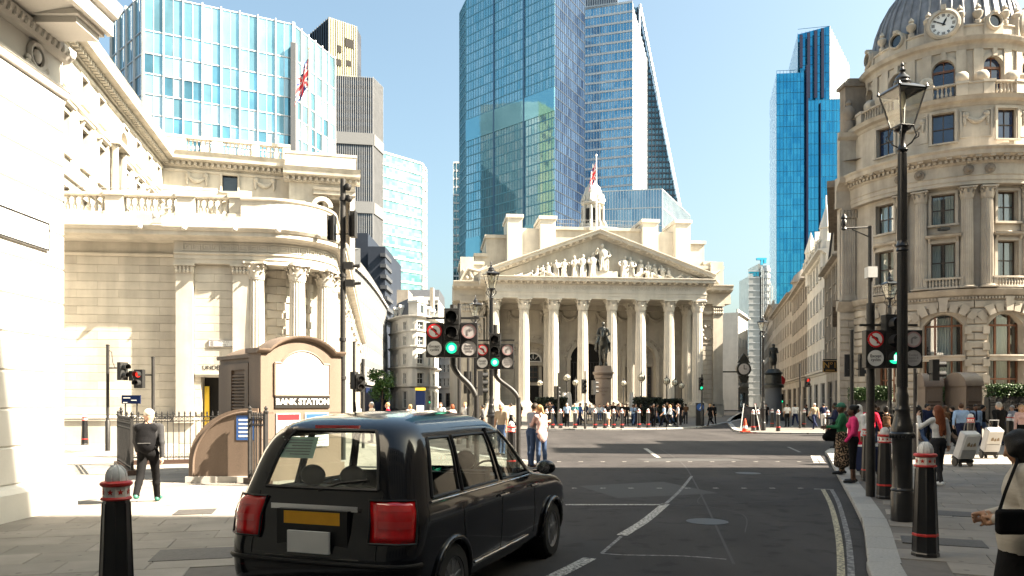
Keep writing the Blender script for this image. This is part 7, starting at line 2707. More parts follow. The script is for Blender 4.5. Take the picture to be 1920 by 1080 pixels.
# blue tower on the right
t = thing('stepped_blue_tower', 'bright blue stepped glass tower at the right, left of the dome', 'tower')
A0_, A_, B_, C_, D_ = at(1443, 306), at(1456, 280), at(1514, 279), at(1576, 278), at(1600, 300)
a1 = 0.0
GR1 = facade_glass('bright_blue_glass', (0.015, 0.22, 0.42), (0.06, 0.40, 0.60), 1.5, 4, a1, metal=.75, lo=.35, hi=.8)
GR2 = facade_glass('pale_side_glass', (0.45, 0.58, 0.66), (0.60, 0.70, 0.75), 1.5, 4, 1.2, metal=.4, rough=.2)
z1 = zz(138, 280)
face(t, A0_, A_, .1, z1, GR2, z1b=z1)
face(t, A_, B_, .1, z1, GR1)
T1, T2, T3 = at(1496, 281), at(1555, 278.6), at(1591, 300)
face(t, (T1[0], T1[1]), T2, z1 - 40, zz(62, 280), GR1, z1b=zz(50, 279))
face(t, T2, T3, z1 - 60, zz(50, 279), GR2, z1b=zz(122, 300))
face(t, at(1479, 300), T1, z1 - 20, zz(128, 300), GR2, z1b=zz(62, 281))
face(t, B_, C_, .1, zz(188, 279), GR1)
face(t, C_, D_, .1, zz(188, 279), GR2)
grid(t, A_, B_, .1, z1 + 1, 9, 30, .10, .14, .12, M_MULLC)
grid(t, B_, C_, .1, zz(188, 279), 9, 28, .10, .14, .12, M_MULLC)
grid(t, T1, T2, zz(188, 279), zz(60, 280), 8, 8, .10, .14, .12, M_MULLC, z1b=zz(50, 279))
grid(t, T2, T3, zz(188, 279), zz(50, 279), 12, 8, .25, .2, .3, M_WBAND, z1b=zz(122, 300), skiph=True)
b = MB()
for px_, y0, y1 in ((1502, 130, 68), (1516, 186, 64), (1529, 186, 60), (1542, 186, 56)):
 x, y = at(px_, 278)
 b.box(x - .5, x + .5, y - .3, y + .2, zz(y0, 279), zz(y1, 279))
b.build('dark_strip', M_NAVY, t)
x, y = at(1513, 278)
MB().box(x - .35, x + .35, y - .5, y + 1, .1, z1 + 2).build('corner_strip', M_NAVY, t)
x, y = at(1538, 278)
MB().box(x - .12, x + .12, y - .3, y + 1, .1, zz(195, 279)).build('corner_strip', M_NAVY, t)
# service-tower building with blue cranes
t = thing('service_tower_building', 'steel service-tower building with small blue roof cranes beyond the street', 'building')
Yl = 236
x0, x1, x2 = at(1404, Yl)[0], at(1425, Yl)[0], at(1447, Yl)[0]
M_LL = mat('steel_cladding', (0.30, 0.31, 0.31), .4, metal=.5, var=.15, scale=.4)
MB().box(x0, x1, Yl, Yl + 10, .1, zz(518, Yl)).box(x1 + .1, x2 - 2, Yl + 2, Yl + 12, .1, zz(492, Yl)).build('tower_core', M_LL, t)
b = MB()
for k in range(20):
 z = 4 + k * 2.0
 b.lathe([(1.55, z), (1.55, z + 1.1), (1.2, z + 1.2), (1.2, z + 1.9)], 12, (x2 - 1.6, Yl + 1, 0))
 b.box(x0 - .25, x1, Yl - .12, Yl, z, z + .35)
b.build('stair_drum', M_STEEL, t, smooth=40)
b = MB()
for k in range(7):
 b.tube([(x1 + .4 + k * .55, Yl - .3, .1), (x1 + .4 + k * .55, Yl - .3, zz(500 + k * 6, Yl))], .14, 6)
b.build('riser_pipe', M_STEEL, t)
for px_, py_ in ((1415, 512), (1429, 487)):
 x, y = at(px_, Yl)
 z = zz(py_, Yl)
 MB().box(x - 1.6, x + 1.4, y, y + 1, z, z + .6).box(x - .3, x + .3, y, y + 1, z - 1.5, z).box(x + .6, x + 1.3, y, y + 1, z - 1.0, z).build('roof_crane', mat('crane_blue', (0.02, 0.35, 0.55), .5, var=.05, scale=1), t)
t = thing('street_flagpole', 'white flagpole on the pinnacled street building', 'flagpole', (*at(1549, 90), 17))
MB().tube([(0, 0, 0), (0, 0, zz(366, 90) - 17)], [.16, .08], 8).build('pole', M_WHITEP, t)
# glass office at upper left: each pane is an object
GTH = thing('fin_glass_office', 'glass office with tall white fins behind the bank at the left', 'building')
A, B, Cc, D = at(210, 108), at(269, 100), at(549, 108.4), at(626, 119)
ZT = 55.2
M_P1 = mat('office_pane', (0.21, 0.42, 0.51), .05, metal=.6, var=.25, scale=.25, rand=.45, bump=.05, bscale=.4)
M_P2 = mat('office_pane_blind', (0.32, 0.46, 0.53), .15, metal=.45, var=.1, scale=.4, rand=.2)
M_P3 = mat('office_pane_dark', (0.12, 0.29, 0.38), .05, metal=.7, var=.3, scale=.3, rand=.4)
rnd = random.Random(21)
zrow = [6 + 5 * k for k in range(4)] + [23.6 + 2.65 * k for k in range(10)] + [50.4, ZT]
for p, q, nb, sub in ((A, B, 4, 2), (B, Cc, 8, 2), (Cc, D, 6, 1)):
 L = hypot(q[0] - p[0], q[1] - p[1])
 a = atan2(q[1] - p[1], q[0] - p[0])
 M = T(p[0], p[1], 0) @ Matrix.Rotation(a, 4, 'Z')
 pw = L / (nb * sub)
 for r in range(4, len(zrow) - 1):
  z0, z1 = zrow[r], zrow[r + 1]
  for i in range(nb * sub):
   m = rnd.choice((M_P1, M_P1, M_P2, M_P3, M_P3) if r % 2 else (M_P1, M_P1, M_P2, M_P2, M_P3)) if r < len(zrow) - 3 else M_P1
   k = ('opane', round(pw, 3), round(z1 - z0, 2), m.name)
   if k not in _cache:
    _cache[k] = MB().quad((-pw / 2 + .05, 0, .1), (pw / 2 - .05, 0, .1), (pw / 2 - .05, 0, z1 - z0 - .1), (-pw / 2 + .05, 0, z1 - z0 - .1)).mesh('pane', m)
   loc = M @ Vector(((i + .5) * pw, 0, z0))
   link('pane', _cache[k], GTH, loc, a)
 b = MB()
 for i in range(nb + 1):
  u = L * i / nb
  b.box(u - .075, u + .075, -.30, .05, .1, ZT + .25, M)
 b.build('fin', M_WBAND, GTH)
 b = MB()
 for z in zrow[4:]:
  b.box(0, L, -.10, .06, z - .08, z + .08, M)
 for i in range(nb * sub):
  b.box(i * pw - .035, i * pw + .035, -.05, .04, zrow[4], ZT, M)
 b.build('floor_line', M_MULL, GTH)['kind'] = 'stuff'
 MB().box(0, L, .15, .4, .1, 48.5, M).build('backing', M_SLATE, GTH)
roof(GTH, [A, B, Cc, D, (A[0], A[1] + 30)], 48.4, M_SLATE)
bx = at(551, 108.2)
MB().box(bx[0] - .2, bx[0] + .5, bx[1] - .9, bx[1], .1, ZT - 3).build('corner_mast', M_GREY, GTH)
# the buildings across the road that throw the shade (right of the picture)
t = thing('mansion_across_road', 'large pale stone building across the road, out of view to the right', 'building')
MB().box(14.6, 40, -30, 6.6, .1, 30).box(14.6, 40, 6.6, 19.8, .1, 13.6).box(15.0, 40, 12, 16.5, 13.6, 15.4).build('wall', S_ROW, t)
b = MB()
for y in range(-24, 4, 4):
 for z in (3, 9, 15, 21):
  b.box(14.54, 14.6, y, y + 1.5, z, z + 3)
b.build('window', M_PANE, t)
t = thing('side_street_building', 'stone building beyond the side road, out of view to the right', 'building')
MB().box(27.5, 45, 24.2, 27.5, .1, 24.5).box(27.5, 45, 27.5, 31.0, .1, 22.5).box(27.5, 45, 31.0, 34.0, .1, 19.5).build('wall', S_ROW, t)
t = thing('buildings_behind_camera', 'row of tall stone buildings behind the viewpoint, out of view', 'building')  # unseen row, put in to cut sky light on the foreground
MB().box(-34, 13, -40, -13, .1, 34).build('wall', S_ROWG, t)
b = MB()
for i in range(11):
 for z in (2, 8, 13, 18, 23, 28):
  b.box(-32 + i * 4.1, -30.2 + i * 4.1, -13, -12.95, z, z + 3.2)
b.build('window', M_PANE, t)
# soft bodies: blended shapes turned into one closed surface
def cap_(p0, p1, r0, r1, m):
 return ('c', np.array(p0, float), np.array(p1, float), r0, r1, m)
def ell_(c, r, m):
 return ('e', np.array(c, float), np.array(r, float), None, None, m)
def prim_d(q, P):
 if q[0] == 'c':
  ba = q[2] - q[1]
  pa = P - q[1]
  t = np.clip((pa @ ba) / max(1e-9, ba @ ba), 0, 1)
  return np.linalg.norm(pa - t[..., None] * ba, axis=-1) - (q[3] + (q[4] - q[3]) * t)
 d = (P - q[1]) / q[2]
 k0 = np.linalg.norm(d, axis=-1)
 k1 = np.linalg.norm(d / q[2], axis=-1)
 return k0 * (k0 - 1) / np.maximum(k1, 1e-6)
def prim_box(q):
 if q[0] == 'c':
  r = max(q[3], q[4])
  return np.minimum(q[1], q[2]) - r, np.maximum(q[1], q[2]) + r
 return q[1] - q[2], q[1] + q[2]
def soft_mesh(name, prims, h, mats, k=0.03, kmat=None):
 lo = np.min([prim_box(q)[0] for q in prims], axis=0) - 3 * h
 hi = np.max([prim_box(q)[1] for q in prims], axis=0) + 3 * h
 n = np.ceil((hi - lo) / h).astype(int) + 1
 f = np.full(n, 0.25, np.float32)
 ax = [lo[i] + h * np.arange(n[i]) for i in range(3)]
 mg = 0.06 + 2 * h
 for q in prims:
  a, b = prim_box(q)
  i0 = np.clip(np.floor((a - mg - lo) / h).astype(int), 0, n - 1)
  i1 = np.clip(np.ceil((b + mg - lo) / h).astype(int) + 1, 1, n)
  P = np.stack(np.meshgrid(ax[0][i0[0]:i1[0]], ax[1][i0[1]:i1[1]], ax[2][i0[2]:i1[2]], indexing='ij'), -1)
  d = prim_d(q, P)
  sl = f[i0[0]:i1[0], i0[1]:i1[1], i0[2]:i1[2]]
  kk = k if min(q[3] or 1, q[4] or 1, *(q[2] if q[0] == 'e' else (1,))) > .02 else k * .25
  w = np.clip(0.5 + 0.5 * (sl - d) / kk, 0, 1)
  sl[...] = sl * (1 - w) + d * w - kk * w * (1 - w)
 s = f < 0
 c = np.zeros(tuple(n - 1), np.int8)
 for dx in (0, 1):
  for dy in (0, 1):
   for dz in (0, 1):
    c += s[dx:n[0] - 1 + dx, dy:n[1] - 1 + dy, dz:n[2] - 1 + dz]
 act = (c > 0) & (c < 8)
 I = np.argwhere(act)
 vid = -np.ones(act.shape, int)
 vid[act] = np.arange(len(I))
 acc = np.zeros((len(I), 3))
 cnt = np.zeros(len(I))
 cs = [(0, 0, 0), (1, 0, 0), (0, 1, 0), (1, 1, 0), (0, 0, 1), (1, 0, 1), (0, 1, 1), (1, 1, 1)]
 vals = [f[I[:, 0] + a, I[:, 1] + b, I[:, 2] + e] for a, b, e in cs]
 for i in range(8):
  for j in range(i + 1, 8):
   if sum(abs(cs[i][t] - cs[j][t]) for t in range(3)) != 1:
    continue
   x = (vals[i] < 0) != (vals[j] < 0)
   t = np.where(x, vals[i] / np.where(x, vals[i] - vals[j], 1), 0)
   p = np.array(cs[i]) + t[:, None] * (np.array(cs[j]) - np.array(cs[i]))
   acc += np.where(x[:, None], p, 0)
   cnt += x
 V = lo + h * (I + acc / cnt[:, None])
 quads = []
 for axn in range(3):
  o1, o2 = [(1, 2), (2, 0), (0, 1)][axn]
  sa = [slice(None)] * 3
  sb = [slice(None)] * 3
  sa[axn] = slice(0, -1)
  sb[axn] = slice(1, None)
  ch = s[tuple(sa)] != s[tuple(sb)]
  E = np.argwhere(ch)
  E = E[(E[:, o1] > 0) & (E[:, o2] > 0) & (E[:, o1] < n[o1] - 1) & (E[:, o2] < n[o2] - 1)]
  if not len(E):
   continue
  def cell(d1, d2):
   q = E.copy()
   q[:, o1] -= d1
   q[:, o2] -= d2
   return vid[q[:, 0], q[:, 1], q[:, 2]]
  Q = np.stack([cell(1, 1), cell(0, 1), cell(0, 0), cell(1, 0)], 1)
  fl = ~s[E[:, 0], E[:, 1], E[:, 2]]
  Q[fl] = Q[fl][:, ::-1]
  quads.append(Q)
 Q = np.concatenate(quads)
 ctr = V[Q].mean(1)
 best = np.full(len(Q), 9.0)
 mi = np.zeros(len(Q), int)
 for q in prims:
  d = prim_d(q, ctr)
  up = d < best
  best[up] = d[up]
  mi[up] = q[5]
 me = bpy.data.meshes.new(name)
 me.from_pydata(V.tolist(), [], Q.tolist())
 for mt in mats:
  me.materials.append(mt)
 me.polygons.foreach_set('material_index', mi.tolist())
 me.polygons.foreach_set('use_smooth', [True] * len(Q))
 me.update()
 return me
def cloth(name, c, rough=.85, var=.12, scale=12, **k):
 return mat('cloth_' + name, c, rough, var=var, scale=scale, bump=.25, bscale=28, spec=.08, **k)
CL = {n: cloth(n, c) for n, c in dict(white=(.62, .61, .59), cream=(.55, .50, .42), lightblue=(.28, .40, .58), blue=(.04, .10, .30), navy=(.018, .024, .055), denim=(.05, .08, .15),
                                       black=(.008, .008, .0085), grey=(.085, .085, .09), darkgrey=(.03, .03, .033), heather=(.27, .28, .31), charcoal=(.04, .04, .042), beige=(.33, .26, .18), red=(.55, .02, .05),
                                       pink=(.62, .045, .16), palepink=(.60, .40, .36), green=(.03, .13, .06), teal=(.06, .24, .27), brown=(.10, .055, .03), orange=(.5, .16, .03),
                                       capgreen=(.05, .16, .11)).items()}
CL['pattern'] = mat('cloth_pattern', (.02, .018, .016), .85, spec=.1, scale=26, col2=(.32, .22, .14), thr=(.52, .56), detail=2)
CL['quilt'] = mat('cloth_quilt', (.40, .37, .32), .8, spec=.1, var=.12, scale=7, bump=.4, bscale=9, stretch=(1, 1, 3))
SK = {n: mat('skin_' + n, c, .55, var=.08, scale=18) for n, c in dict(light=(.50, .30, .21), tan=(.36, .20, .12), brown=(.16, .075, .04), dark=(.075, .035, .02)).items()}
HR = {n: mat('hair_' + n, c, .5, var=.3, scale=30, stretch=(3, 3, .6), bump=.3, bscale=60, spec=.2) for n, c in dict(black=(.010, .009, .008), dark=(.025, .016, .010), brown=(.07, .035, .018), auburn=(.17, .05, .02),
                          blond=(.36, .22, .10), grey=(.30, .29, .27)).items()}
SHOE = {n: mat('shoe_' + n, c, .5, var=.15, scale=20) for n, c in dict(black=(.012, .012, .012), white=(.6, .6, .58), brown=(.08, .04, .02), green=(.03, .14, .10)).items()}
M_LIP = mat('lips', (.20, .07, .055), .5, var=.1, scale=20)
M_EYE = mat('eye_dark', (.012, .010, .010), .3, var=.1, scale=20)
def rotz(p, a, c=(0, 0, 0)):
 x, y = p[0] - c[0], p[1] - c[1]
 return (c[0] + x * cos(a) - y * sin(a), c[1] + x * sin(a) + y * cos(a), p[2])
def body(pose):
 g = dict(fem=False, lower='trousers', sleeve='long', L=(0, 0), R=(0, 0), aL=(.05, .12, .1, 0), aR=(.05, .12, .1, 0), lean=0.0, turn=0.0, nod=0.0, fingers=False, fat=1.0, sit=False,
             top_len=0.0, coat=0.0)
 g.update(pose)
 fem, ft = g['fem'], g['fat']
 sw = .165 if fem else .195
 out = []
 ank = []
 for s, (a, kn) in ((-1, g['L']), (1, g['R'])):
  hip = np.array((s * .088, 0, .93))
  kd = np.array((s * .012, sin(a), -cos(a)))
  knee = hip + .43 * kd
  b = a - kn
  foot = knee + .42 * np.array((-s * .008, sin(b), -cos(b)))
  fb = b * .55 if b < 0 else b * .5
  toe = foot + np.array((s * .03, .17 * cos(fb), -.045 + .17 * sin(fb) * (1 if b > 0 else -1) * .8 - (.03 if b < -.3 else 0)))
  heel = foot + np.array((0, -.045, -.035))
  ank.append((hip, knee, foot, toe, heel))
 low = min(min(q[2][2], q[3][2] + .03, q[4][2] + .03) for q in ank)
 dz = .075 - low if not g['sit'] else 0
 sh = np.array((0, 0, dz))
 lt = g['lower']
 for s, (hip, knee, foot, toe, heel) in zip((-1, 1), ank):
  hip, knee, foot, toe, heel = (p + sh for p in (hip, knee, foot, toe, heel))
  m1 = 2
  m2 = 2 if lt in ('trousers', 'dress', 'longskirt') else 0
  th = (.088, .060) if fem else (.090, .062)
  if lt == 'trousers':
   cf = (.060, .052)
  elif lt == 'leggings':
   cf, m2 = (.056, .038), 2
  else:
   cf = (.055, .036)
  kc = knee
  if lt == 'cropped':
   mid = knee + .35 * (foot - knee)
   out += [cap_(hip, knee, th[0] * ft, .066, 2), cap_(knee, mid, .064, .062, 2), cap_(mid, foot, .05, .036, 0)]
  elif lt in ('skirt', 'shorts'):
   mid = hip + .72 * (knee - hip)
   out += [cap_(hip, mid, (th[0] + .01) * ft, .085, 2), cap_(mid, knee, .066, .055, 0)]
   calf = knee + .35 * (foot - knee) + np.array((0, -.018, 0))
   out += [cap_(knee, calf, .052, .056, 0), cap_(calf, foot, .054, .036, 0)]
  else:
   out += [cap_(hip, knee, th[0] * ft, th[1], 2)]
   calf = knee + .35 * (foot - knee) + np.array((0, -.015, 0))
   out += [cap_(knee, calf, th[1], cf[0], m2), cap_(calf, foot, cf[0], cf[1], m2)]
  out += [cap_(heel, foot + np.array((0, .03, -.03)), .036, .042, 3), cap_(foot + np.array((0, .03, -.035)), toe, .042, .032, 3)]
 if lt in ('skirt', 'longskirt', 'dress'):
  zb = .60 if lt == 'skirt' else .25
  kk = [(p[1] + p[2]) / 2 for p in ank]
  for i in range(14):
   t = i / 13
   z = .95 + (zb - .95) * t
   out.append(ell_((0, 0, z + dz), (.165 + .035 * t, .13 + .05 * t, .10), 2))
 # torso, bent forward by lean about the hip
 ln = g['lean']
 def tr(p):
  p = np.array(p, float)
  y, z = p[1], p[2] - .95
  return np.array((p[0], y * cos(ln) + z * sin(ln), .95 + z * cos(ln) - y * sin(ln))) + sh
 tl = g['top_len']
 cw = 1.0 + g['coat']
 W = .15 if fem else .168
 out += [ell_(tr((0, -.005, .955)), (.158 * ft * (1.04 if fem else 1), .112 * ft, .12), 2),
   ell_(tr((0, 0, 1.09)), ((.128 if fem else .146) * ft * cw, .098 * ft * cw, .17), 1),
   ell_(tr((0, -.01, 1.28)), (W * cw * ft, .106 * cw * ft, .20), 1),
   cap_(tr((-sw + .045, -.01, 1.415)), tr((sw - .045, -.01, 1.415)), .062 * cw, .062 * cw, 1)]
 if tl:
  out += [ell_(tr((0, 0, 1.0 - tl)), (.172 * ft * cw, .128 * ft * cw, .14 + tl), 1)]
 if fem:
  out += [ell_(tr((-.07, .075, 1.28)), (.06, .055, .06), 1), ell_(tr((.07, .075, 1.28)), (.06, .055, .06), 1)]
 nk = tr((0, -.005, 1.45))
 hc = tr((0, .015, 1.60))
 hd0 = tr((0, .01, 1.55))
 out += [cap_(nk, hd0, .052 if fem else .058, .050, 0)]
 tn, nd = g['turn'], g['nod']
 def hp(x, y, z):
  y, z = y * cos(nd) + z * sin(nd), z * cos(nd) - y * sin(nd)
  return np.array(rotz((x, y, z), tn)) + hc
 out += [ell_(hp(0, .0, .02), (.078, .092, .112), 0), ell_(hp(0, .035, -.045), (.058, .058, .062), 0), ell_(hp(0, .012, -.02), (.068, .08, .08), 0),
   cap_(hp(0, .092, .02), hp(0, .112, -.018), .010, .015, 0), ell_(hp(-.079, -.002, .0), (.012, .022, .032), 0), ell_(hp(.079, -.002, .0), (.012, .022, .032), 0),
   ell_(hp(-.031, .084, .022), (.014, .010, .008), 4), ell_(hp(.031, .084, .022), (.014, .010, .008), 4), cap_(hp(-.02, .090, -.052), hp(.02, .090, -.052), .005, .005, 5)]
 # arms
 hands = []
 for s, (fw, ou, el, inn) in ((-1, g['aL']), (1, g['aR'])):
  S = tr((s * sw, -.01, 1.41))
  f0 = fw + ln * .4
  u = np.array((s * sin(ou), sin(f0) * cos(ou), -cos(f0) * cos(ou)))
  E = S + .285 * u
  f1 = f0 + el
  v = np.array((s * (sin(ou) * .6 - sin(inn)), sin(f1), -cos(f1)))
  v /= np.linalg.norm(v)
  Wr = E + .245 * v
  up = 1
  fo = 1 if g['sleeve'] == 'long' else 0
  k = 1.12 if g['coat'] else 1
  if g['sleeve'] == 'none':
   out += [cap_(S, E, .046, .038, 0)]
  elif g['sleeve'] == 'short':
   M_ = S + .62 * (E - S)
   out += [cap_(S, M_, .058, .056, 1), cap_(M_, E, .042, .038, 0)]
  else:
   out += [cap_(S, E, .056 * k, .047 * k, 1)]
  out += [cap_(E, Wr, (.045 if fo else .038) * k, (.036 if fo else .027) * k, fo)]
  side = np.cross(v, np.array((s, 0.0, 0.0)))
  nn = np.linalg.norm(side)
  side = side / nn if nn > .2 else np.array((0, 1.0, 0))
  Hc = Wr + .085 * v
  if g['fingers']:
   out += [cap_(Wr, Wr + .03 * v, .026, .028, 0), cap_(Wr + .03 * v - .018 * side, Wr + .085 * v - .024 * side, .020, .017, 0), cap_(Wr + .03 * v + .018 * side, Wr + .085 * v + .024 * side, .020, .017, 0)]
   pal = np.cross(v, side)
   if pal[0] * s > 0:
    pal = -pal
   for q, ll in ((-.030, .062), (-.010, .074), (.011, .078), (.031, .070)):
    b0 = Wr + .092 * v + q * side
    b1 = b0 + ll * .5 * (v * .9 + pal * .35)
    b2 = b1 + ll * .5 * (v * .55 + pal * .8)
    out += [cap_(b0, b1, .0105, .0098, 0), cap_(b1, b2, .0098, .0085, 0)]
   t0 = Wr + .04 * v + .028 * side
   t1 = t0 + .04 * (side * .8 + v * .5 + pal * .2)
   t2 = t1 + .03 * (side * .2 + v * .9 + pal * .3)
   out += [cap_(t0, t1, .014, .012, 0), cap_(t1, t2, .012, .010, 0)]
  else:
   out += [cap_(Wr, Hc, .028, .034, 0), cap_(Hc, Hc + .075 * v, .030, .018, 0)]
   out += [cap_(Wr + .035 * v + .02 * side, Wr + .085 * v + .05 * side, .014, .011, 0)]
  hands.append((Wr + .1 * v, v))
 info = dict(head=hc, hp=hp, hands=hands, back=tr((0, -.12, 1.22)), dz=dz, tr=tr)
 return out, info
def hair_prims(kind, hp):
 P = []
 if kind in ('short', 'long', 'bun', 'bob', 'tail'):
  P += [ell_(hp(0, -.012, .042), (.087, .097, .100), 0), ell_(hp(0, -.035, .0), (.083, .078, .09), 0)]
 if kind == 'short':
  P = [ell_(hp(0, -.010, .046), (.085, .095, .094), 0), ell_(hp(0, -.032, .01), (.081, .075, .075), 0)]
 if kind == 'bun':
  P += [ell_(hp(0, -.10, .09), (.055, .055, .05), 0)]
 if kind == 'bob':
  P += [cap_(hp(-.07, -.02, .02), hp(-.078, -.015, -.11), .035, .028, 0), cap_(hp(.07, -.02, .02), hp(.078, -.015, -.11), .035, .028, 0), ell_(hp(0, -.06, -.05), (.085, .05, .09), 0)]
 if kind == 'long':
  P += [cap_(hp(-.06, -.04, .0), hp(-.085, -.06, -.24), .05, .05, 0), cap_(hp(.06, -.04, .0), hp(.085, -.06, -.24), .05, .05, 0), cap_(hp(0, -.06, 0), hp(0, -.115, -.38), .075, .07, 0),
              cap_(hp(-.05, -.07, -.1), hp(-.05, -.13, -.50), .055, .035, 0), cap_(hp(.05, -.07, -.1), hp(.05, -.13, -.48), .055, .035, 0)]
 if kind == 'veil':
  P = hair_prims('long', hp) + [cap_(hp(-.075, .02, .03), hp(-.10, .05, -.26), .045, .045, 0), cap_(hp(.075, .02, .03), hp(.09, .04, -.2), .04, .04, 0), cap_(hp(-.03, .05, .09), hp(-.075, .07, .0), .04, .04, 0)]
 if kind == 'tail':
  P += [cap_(hp(0, -.11, .04), hp(0, -.15, -.16), .035, .02, 0)]
 if kind == 'cap':
  P = [ell_(hp(0, -.004, .058), (.089, .102, .085), 0), ell_(hp(0, .10, .045), (.062, .065, .010), 0)]
 if kind == 'scarf':
  P = [ell_(hp(0, -.018, .03), (.092, .10, .118), 0), cap_(hp(0, -.03, -.06), hp(0, -.02, -.17), .085, .11, 0), cap_(hp(.02, -.08, -.05), hp(.06, -.13, -.40), .075, .06, 0)]
 if kind == 'helmet':
  P = [ell_(hp(0, -.008, .06), (.098, .118, .088), 0)]
 return P
_kinds = {}
def person_kind(key, pose, hair, h):
 if key not in _kinds:
  pr, info = body(pose)
  me = soft_mesh('person', pr, h, [SK['light'], CL['grey'], CL['black'], SHOE['black'], M_EYE, M_LIP], k=.028)
  hm = {}
  _kinds[key] = (me, info, hm, h)
 me, info, hm, h = _kinds[key]
 if hair and hair not in hm:
  hm[hair] = soft_mesh('hair', hair_prims(hair, info['hp']), max(.010, h * .8), [HR['dark']], k=.03)
 return _kinds[key]
def person(label, key, pose, x, y, rz, top, bottom, skin='light', shoes='black', hair='short', haircol='dark', height=1.72, z=.1, h=.019, group=None, mesh_only=False):
 me, info, hm, _ = person_kind(key, pose, hair, h)
 o = bpy.data.objects.new('person', me)
 COL.objects.link(o)
 tag(o, label, 'person', group)
 s = height / 1.735
 o.location = (x, y, z)
 o.rotation_euler = (0, 0, rz)
 o.scale = (s, s, s)
 for i, m in enumerate((SK[skin], CL[top], CL[bottom], SHOE[shoes], M_EYE, M_LIP)):
  o.material_slots[i].link = 'OBJECT'
  o.material_slots[i].material = m
 if hair:
  nm = {'cap': 'cap', 'scarf': 'headscarf', 'helmet': 'cap'}.get(hair, 'hair')
  ho = link(nm, hm[hair], o)
  ho.material_slots[0].link = 'OBJECT'
  ho.material_slots[0].material = HR[haircol] if haircol in HR else CL[haircol]
 return o, info, s
def backpack(label, o, info, s, m, sc=1.0, off=(0, 0, 0)):
 t = thing('backpack', label, 'backpack')
 M = Matrix.Translation(o.location) @ Matrix.Rotation(o.rotation_euler.z, 4, 'Z') @ Matrix.Diagonal((s, s, s, 1))
 c = Vector(info['back']) + Vector(off)
 t.matrix_world = M @ Matrix.Translation(c)
 pr = [ell_((0, -.09 * sc, -.02), (.15 * sc, .10 * sc, .23 * sc), 0), ell_((0, -.13 * sc, -.10 * sc), (.125 * sc, .09 * sc, .13 * sc), 0), cap_((-.1 * sc, -.08 * sc, .15 * sc), (.1 * sc, -.08 * sc, .15 * sc), .07 * sc, .07 * sc, 0)]
 link('bag', soft_mesh('bag', pr, .014, [m], k=.03), t)
 b = MB()
 for q in (-1, 1):
  b.tube([(q * .09, -.03, .20), (q * .10, .05, .235), (q * .105, .20, .16), (q * .12, .22, .0), (q * .13, .12, -.14), (q * .13, -.02, -.18)], .018, 6)
 b.build('strap', m, t, smooth=60)
 MB().tube([(-.05, -.09, .22 * sc), (0, -.10, .27 * sc), (.05, -.09, .22 * sc)], .01, 5).build('handle', m, t)
 MB().box(-.09 * sc, .09 * sc, -.225 * sc, -.21 * sc, -.09, -.08).build('zip', M_GREY, t)
 return t
D = radians
P_WALK = dict(L=(D(22), D(6)), R=(D(-20), D(28)), aL=(D(-18), .12, D(12), 0), aR=(D(20), .12, D(22), 0))
P_WALK2 = dict(L=(D(-25), D(26)), R=(D(24), D(6)), aL=(D(22), .12, D(25), 0), aR=(D(-18), .12, D(10), 0))
P_STAND = dict(L=(D(3), D(2)), R=(D(-2), D(2)), aL=(D(4), .10, D(14), 0), aR=(D(2), .10, D(10), 0))
P_PHONE = dict(L=(D(3), D(2)), R=(D(-2), D(2)), aL=(D(6), .10, D(14), 0), aR=(D(30), .08, D(95), .5))
P_CROSS = dict(L=(D(4), D(4)), R=(D(-3), D(4)), aL=(D(14), .10, D(80), .9), aR=(D(14), .10, D(78), .9))
P_POINT = dict(L=(D(5), D(3)), R=(D(-4), D(3)), aL=(D(4), .1, D(12), 0), aR=(D(70), .25, D(50), 0))
P_SIT = dict(L=(D(82), D(80)), R=(D(80), D(78)), aL=(D(22), .12, D(45), .3), aR=(D(25), .12, D(50), .3), sit=True, lean=.12)
def fm_(p, **k):
 d = dict(p)
 d.update(k)
 return d
# ---- people near enough to be read one by one
# the walking man on the left
pose = fm_(P_WALK2, fingers=True, coat=.10, lean=.06, fat=1.05)
o, inf, s = person('man in a grey jacket and pale cap walking past the station with a backpack', 'man_left', pose, *gp(278, 944), D(14), 'charcoal', 'black', 'light', 'green', 'cap', 'cream', 1.74, h=.0125)
backpack('black backpack on the back of the walking man at the left', o, inf, s, cloth('pack_black', (.008, .008, .009)), 1.12)
# the couple by the far bollard
o, inf, s = person('man in a grey t-shirt leaning towards the woman in pale pink', 'man_couple', fm_(P_STAND, sleeve='short', lean=.16, nod=.35, aR=(D(35), .1, D(60), .4), fingers=True), *at(996, 21.2), D(-55), 'heather', 'denim', 'tan', 'black', 'short', 'dark', 1.78, h=.014)
o, inf, s = person('woman in a pale pink top with fair hair beside the man in grey', 'woman_couple', fm_(P_STAND, fem=True, lean=.10, nod=.3, top_len=.09, aL=(D(30), .1, D(75), .5), fingers=True), *at(1015, 21.0), D(35), 'palepink', 'denim', 'light', 'brown', 'tail', 'blond', 1.72, h=.014)
